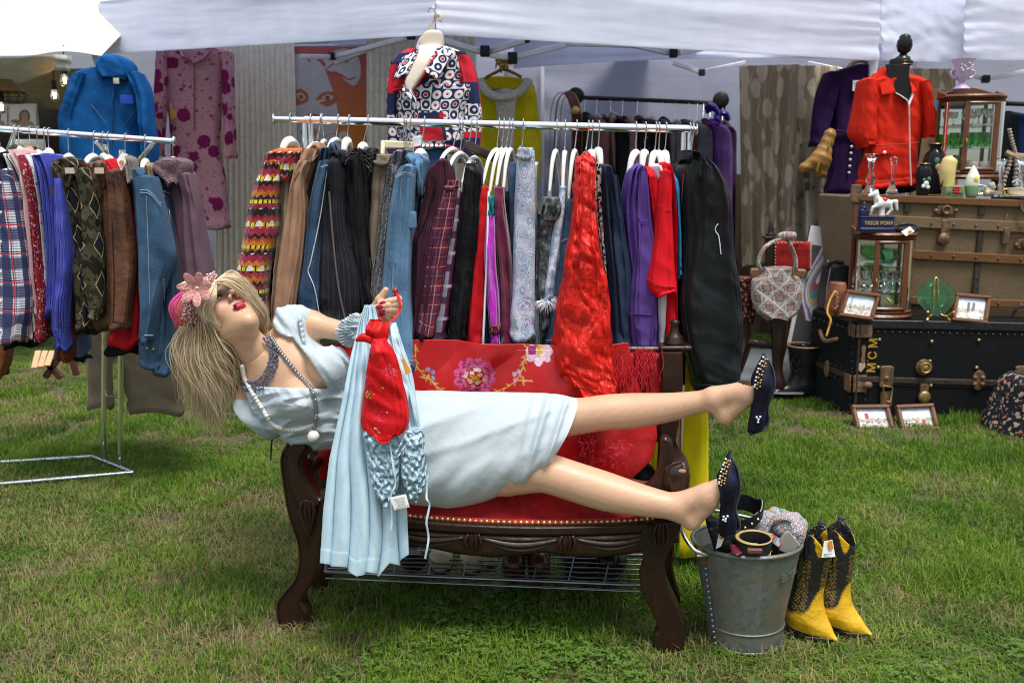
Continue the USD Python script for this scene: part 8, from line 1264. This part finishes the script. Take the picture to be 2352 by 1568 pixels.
HAIR=None;g=Gr();r_=g('geometry','random_per_island');p_=g.pos();c_=g.ramp(g.m('add',g.m('multiply',r_,.75),g.m('multiply',g.noise(p_,14,3),.25)),[(.08,(.46,.35,.21)),(.3,(.78,.68,.50)),(.6,(.90,.83,.67)),(.95,(.94,.90,.80))]);HAIR=done('blonde_hair',g,c_,.42,specular_ior_level=.4,anisotropic=.5)
def strands(guides,n,spread,r,seed,ns=18,wav=3.0):
 """hair between neighbouring guide lines (x, y, distance)"""
 rg=np.random.default_rng(seed);L=[cr(g_,ns) for g_ in guides];out=[]
 for k in range(n):
  t=rg.uniform(0,len(L)-1);i=min(int(t),len(L)-2);t-=i;q=L[i]*(1-t)+L[i+1]*t;w=np.linspace(0,1,ns);ph=rg.uniform(0,6.28,2);q=q+(np.stack([np.sin(w*rg.uniform(5,10)+ph[0])*wav*w,np.cos(w*rg.uniform(4,8)+ph[1])*wav*.6*w,np.sin(w*6+ph[0])*.008*w],1))+rg.normal(size=3)*A([spread,spread,spread*.0022])*(.5+w[:,None]*.9)
  e=int(ns*rg.uniform(.8,1.0));pts=A([P(*x) for x in q[:max(e,6)]]);out.append(tube(pts,r*rg.uniform(.6,1.3)*np.linspace(1,.25,len(pts)),5,False))
 return cat(*out)
mass=nets(lambda p:smin(smin(ell_sdf((p-HO)@HB,(0,.048,-.030),(.080,.090,.082)),cone_sdf(p,P(455,745,2.62),P(470,860,2.64),.055,.050),.05),smin(cone_sdf(p,P(470,860,2.64),P(498,950,2.65),.050,.016),ell_sdf(p,P(505,815,2.66),(.05,.05,.07)),.05),.05),P(380,1000,2.5)-[0,.05,0],P(620,600,2.75)+[0,.05,.02],.006);W_.part('wig_base',wob(mass,.006,30),HAIR,True)
G1=[[(430,742,2.60),(408,800,2.58),(430,860,2.58),(436,916,2.60)],[(434,748,2.57),(424,820,2.55),(452,890,2.56),(458,950,2.60)],[(448,744,2.54),(446,820,2.53),(470,900,2.54),(486,1004,2.58)],[(462,742,2.52),(466,820,2.52),(496,890,2.54),(492,990,2.58)],[(474,742,2.515),(486,810,2.52),(516,850,2.55),(520,930,2.60)],[(486,748,2.52),(504,806,2.54),(520,830,2.58),(540,960,2.64)]]
W_.part('hair',strands(G1,1500,5.5,.0010,1,24,13),HAIR,True)
G2=[[(494,648,2.520),(470,668,2.500),(456,690,2.495),(446,720,2.500)],[(495,648,2.515),(482,676,2.490),(468,712,2.488),(474,748,2.495)],[(496,648,2.515),(488,684,2.484),(478,722,2.486),(496,752,2.500),(512,742,2.510)],[(496,649,2.515),(494,680,2.480),(486,712,2.482),(490,738,2.496)]]
W_.part('hair',strands([[(x+(-14,-6,4,12,22,30)[j]*(i>0)*.5,y+10*(i>1),d+.006) for i,(x,y,d) in enumerate(g_)] for j,g_ in enumerate(G1)],420,13,.0009,11,24,19),HAIR,True)
W_.part('hair',strands(G2,560,3.4,.0011,2,18,4),HAIR,True)
G3=[[(496,645,2.520),(528,632,2.545),(566,646,2.57),(592,684,2.585),(612,722,2.60),(606,764,2.615)],[(496,647,2.512),(526,640,2.528),(558,658,2.55),(584,694,2.575),(604,726,2.59),(592,752,2.60)],[(496,649,2.508),(522,648,2.518),(548,664,2.54),(572,690,2.565),(590,720,2.585),(582,742,2.60)],[(496,650,2.506),(518,655,2.510),(544,668,2.53),(566,690,2.556),(586,722,2.58),(600,762,2.61)]]
W_.part('hair',strands(G3,620,3.0,.0011,3,22,5),HAIR,True)
G4=[[(600,700,2.64),(610,740,2.64),(600,780,2.65)],[(580,690,2.66),(596,740,2.66),(590,775,2.66)]];W_.part('hair',strands(G4,260,6,.0011,4,14,7),HAIR,True)
W_.part('hair',cat(*[tube(cr([P(504+k,636,2.54),P(528,621+k*2,2.56),P(546+k,626+k,2.575),P(556,640+k,2.585)],16),.0014,5) for k in range(5)]),HAIR,True)
FEA=vcol('dyed_feather',.6,.1,60);ms,cs=[],[];rg=np.random.default_rng(8)
for k in range(340):
 t=rg.random();q=cr([(430+8*t-6*rg.random(),664+6*t,2.545-.02*t),(396+26*t,690+4*t,2.535-.02*t),(390+28*t,716,2.535-.02*t),(408+18*t+rg.normal()*4,742-6*t+rg.normal()*4,2.545-.015*t)],12)+rg.normal(size=3)*A([1.2,1.2,.004]);m_=tube(A([P(*x) for x in q]),.0016*np.linspace(.5,1,12),4,False);ms.append(m_);w=np.linspace(0,1,12)[:,None];c=A((.62,.055,.34))*(1-w)+A((.66,.12,.13))*w if t<.55 else A((.66,.10,.26))*(1-w)+A((.72,.25,.12))*w;cs.append(np.repeat(c,5,0))
W_.part('feather',cat(*ms),FEA,True,col=np.vstack(cs))
BAND=plain('pink_sequin_band',(.46,.20,.20),.45,.2,.35,120,.8,160);hf=lambda p:np.minimum(head_sdf(p),ell_sdf((p-HO)@HB,(0,.048,-.030),(.080,.090,.082)))
cl_=cr([(498,634),(478,648),(456,668),(440,694),(434,722),(452,738)],40);cw=np.linspace(-14,14,9);nrm=np.gradient(cl_,axis=0);nrm=np.stack([-nrm[:,1],nrm[:,0]],1)/np.linalg.norm(nrm,axis=1,keepdims=True)
V=A([[P(*(c+n*w*(.8+.6*min(1,i/25))),2.492+.030*((i-22)/20)**2+.020*(w/14)**2) for i,(c,n) in enumerate(zip(cl_,nrm))] for w in cw]);HB_=W_.part('headband',solid(V,.006),BAND,True)
SEQ=plain('pink_sequin',(.62,.40,.38),.15,.7,.4,90);ms=[ball(V[rng.integers(0,9),rng.integers(0,40)]+rng.normal(size=3)*.002+[0,-.004,0],rng.uniform(.0016,.0034),1) for _ in range(380)];W_.part('sequins',cat(*ms),SEQ,kind='stuff',under=HB_)
PET=plain('pink_beaded_petal',(.58,.27,.26),.5,.1,.25,100,.6,140);fc=P(452,662,2.470)
for k in range(7):
 a=k*.9+.3;R=.027;e=fc+A([R*math.cos(a),-.010,R*math.sin(a)]);z_=unit(A([math.cos(a)*.4,-1,math.sin(a)*.4]));x_=unit(e-fc);y_=np.cross(z_,x_);v=ball((0,0,0),1,2)[0]*A([.022,.016,.0035]);v[:,2]+=.12*v[:,1]**2/.016;W_.part('petal',(v@np.stack([x_,y_,z_],0)+e,ball((0,0,0),1,2)[1],None),PET,True,under=HB_)
W_.part('brooch',cat(*[ball(P(426,656,2.475)+[.008*math.cos(a),0,.008*math.sin(a)],.0045,1) for a in np.linspace(0,5.5,8)]),PEARL,under=HB_)
ROBEM=cloth('pale_blue_robe',(.50,.665,.75),.75,.06,.25)
t=Thing('robe','pale blue sheer robe hanging pleated over the mannequin arm','robe',P(840,1300,2.38));nu,nv=220,90;u,v_=np.meshgrid(np.linspace(0,1,nu),np.linspace(0,1,nv));L_=np.interp(v_,[0,.06,.2,.35,.6,.8,1],[838,826,806,790,758,744,737]);R_=np.interp(v_,[0,.06,.2,.35,.6,.8,1],[858,868,926,938,932,933,937]);yb=np.interp(u,[0,.12,.3,.42,.55,.7,.78,.9,1],[1290,1298,1302,1322,1312,1322,1292,1298,1272])
ph=u*5.3+1.5*fbm(np.stack([u*3,v_*1.2,u*0],-1),2,3)*2;pl=np.abs(np.mod(ph,1)-.5)*2;xx_=L_+(R_-L_)*np.clip(u+.035*np.sin(ph*6.283)*v_,-.01,1.01);yy_=700+(yb-700)*v_;dd_=2.43-.05*np.clip(v_*3,0,1)-.034*(.25+.75*v_)*(.5-.5*np.cos(np.pi*pl))**.8-.05*np.sin(u*3.14)*np.clip(v_*2,.2,1)-.010*fbm(np.stack([u*9,v_*5,u*0],-1),3,8)
V=A([P(a_,b_,c_) for a_,b_,c_ in zip(xx_.ravel(),yy_.ravel(),dd_.ravel())]).reshape(nv,nu,3);t.part('panel',solid(V,.0015),ROBEM,True);t.part('hem',solid(V[84:90]+A([0,-.0022,0]),.0015),ROBEM,True)
t.part('panel',hang([(742,894,908),(790,900,922),(860,914,942),(940,930,958),(1020,944,974)],2.41,.022,fold=.15,nf=5,seed=4,N=50),ROBEM,True)
POU=pat('red_brocade',lambda g,u,v,uv,p:g.mix(g.m('multiply',g.m('multiply',g.step(g.vor(p,190),.36,.26),g.step(g.vor(p,17),.40,.30)),g.m('greater_than',g.noise(p,9,2),.44)),(.50,.006,.008),g.mix(g.step(g.noise(p,16,1),.48,.54),(.62,.38,.16),(.30,.10,.26))),.55,.35,0,24,.18)
PRED=plain('red_satin',(.50,.008,.006),.5,0,.15,12,.45,24,.3)
t=Thing('pouch','red brocade drawstring pouch hanging from the mannequin fingers','pouch',P(886,994,2.34));t.part('body',hang([(776,856,886),(788,853,892),(804,849,903),(824,844,913),(852,838,921),(900,835,930),(950,833,938),(978,838,935),(990,850,924),(996,866,910)],2.315,.042,N=70,M=100,fold=.10,nf=6,seed=6,top=.65,crump=.008,csc=16),POU,True)
rg=np.random.default_rng(31)
for k,(x,y) in enumerate(((876,836),(896,852),(884,884),(906,890),(858,916),(850,906),(890,938),(924,958),(914,972),(870,984),(846,950))):
 c=P(x,y,2.272+.010*abs(x-885)/50+.022*(x>918 or x<848));t.part('embroidery',cat(*[tube([c,c+A([math.cos(a),0,math.sin(a)])*L_],.0011,4) for a,L_ in zip(rg.uniform(0,6.28,9),rg.uniform(.006,.013,9))],*[ball(c+A([math.cos(a),-.1,math.sin(a)])*.010,.0020,1) for a in rg.uniform(0,6.28,6)]),GDR if k%3 else MATS['embroidery_pale'] if 'embroidery_pale' in MATS else plain('embroidery_pale',(.6,.42,.34),.5))
for q in (((846,738),(838,776),(816,778),(868,792)),((866,742),(882,782),(892,738),(896,770))):pass
t.part('ruffle',loft2([((848,734),(890,738),2.34,.016),((838,756),(894,760),2.335,.024),((850,776),(888,778),2.34,.020),((858,786),(884,787),2.345,.016)],24,60,1,.008,28,4,False,.25,5),PRED,True);t.part('ruffle',loft2([((816,776),(818,784),2.335,.010),((834,764),(836,786),2.33,.012),((856,770),(858,790),2.335,.014)],18,24,.8,.004,40,6),PRED,True)
t.part('cord',tube(cr([P(872,770,2.33),P(868,748,2.39),P(874,728,2.44),P(896,706,2.53),P(904,684,2.50),P(908,674,2.48)],30),.0034,8,flat=.6),PRED,True);t.part('cord',tube(cr([P(880,770,2.33),P(890,746,2.38),P(906,730,2.415),P(917,714,2.43),P(919,694,2.435),P(914,680,2.46),P(908,672,2.48)],30),.0036,8,flat=.6),PRED,True);t.part('bead',ball(P(908,668,2.48),A([.008,.008,.009]),2),plain('cord_knot',(.28,.02,.03),.4))
SMO=None;g=Gr();p_=g.pos();w=g('mapping','vector',vector=p_,scale=(1,1,.75));h=g.vor(w,80,'distance','smooth_f1');SMO=done('smocked_blue_lace',g,g.mix(g.step(h,.1,.5),(.50,.66,.74),(.36,.52,.62)),.8,specular_ior_level=.15,normal=g.bump(h,1.0,.03,))
def puff(m,amp,sc):v=m[0];n=fbm(v*sc,2,3);return v+A([0,-1,0])*(np.abs(np.sin(v[:,[0]]*sc*1.6+v[:,[2]]*sc)*np.sin(v[:,[0]]*sc*1.6-v[:,[2]]*sc))*amp+n[:,None]*amp),m[1],m[2]
t=Thing('smocked_top','pale blue smocked top with ribbon ties hanging below the red pouch','top',P(900,1145,2.36));t.part('cup',puff(hang([(980,838,880),(996,835,912),(1040,838,920),(1090,850,920),(1125,866,912),(1146,882,896)],2.318,.032,N=70,M=90,fold=.04,top=.7),.006,110),SMO,True);t.part('cup',puff(hang([(984,936,972),(1010,930,976),(1060,926,979),(1100,928,980),(1128,938,968),(1138,946,958)],2.325,.030,N=70,M=80,fold=.04,top=.7,seed=4),.006,110),SMO,True)
t.part('band',solid(np.stack([cr([P(902,1130,2.33),P(934,1134,2.325),P(966,1112,2.325),P(982,1090,2.33)],24),cr([P(912,1142,2.335),P(938,1146,2.33),P(970,1126,2.33),P(986,1100,2.335)],24)],1),.003),ROBEM,True)
for q,w0 in (([(982,1090),(980,1140),(986,1160),(980,1200),(984,1240),(976,1283)],4.5),([(890,1000),(902,1060),(908,1110),(898,1140),(900,1200),(892,1240)],4.0),([(936,990),(920,1020),(906,1044)],3.5),([(946,1000),(926,1030),(912,1052)],3.0)):
 c=cr([P(x,y,2.272) for x,y in q],40);t.part('ribbon',solid(np.stack([c-A([w0*.00055,0,0])+A([0,.004,0])*np.sin(np.arange(40)*.5)[:,None],c+A([w0*.00055,0,0])],1),.0012),ROBEM,True)
t=Thing('price_tag','white handwritten price tag pinned to the robe front','tag',P(918,1170,2.262));cn=[P(895,1142,2.262),P(932,1134,2.262),P(941,1164,2.258),P(906,1171,2.258)];t.part('card',solid(A([[cn[0],cn[1]],[cn[3],cn[2]]]),.0010),MATS['tag_card']);x_=unit(cn[1]-cn[0]);y_=unit(cn[0]-cn[3])
for k,s in enumerate(('Periwinkle','princess','set $42','separate $22')):t.part('writing',text(s,.0042,(cn[0]+cn[1])/2+(cn[3]-cn[0])*(.2+.22*k)+x_*.002+[0,-.0016,0],x_,y_,.0004),MATS['pencil_grey'])
t=Thing('price_tag','orange and white price tag at the right edge of the red pouch','tag',P(938,850,2.36));t.part('card',solid(A([[P(922,826,2.36),P(928,822,2.36)],[P(932,862,2.355),P(944,854,2.36)]]),.001),MATS['orange_card']);t.part('pin',tube([P(924,826,2.358),P(919,812,2.36)],.0012,5),WHITEP)
t=Thing('cord','thin black cord hanging under the mannequin torso','cord',P(623,1056,2.62));t.part('strand',tube([P(626,1000,2.60),P(623,1030,2.6),P(622,1056,2.6)],.0025,5),BLACKP)
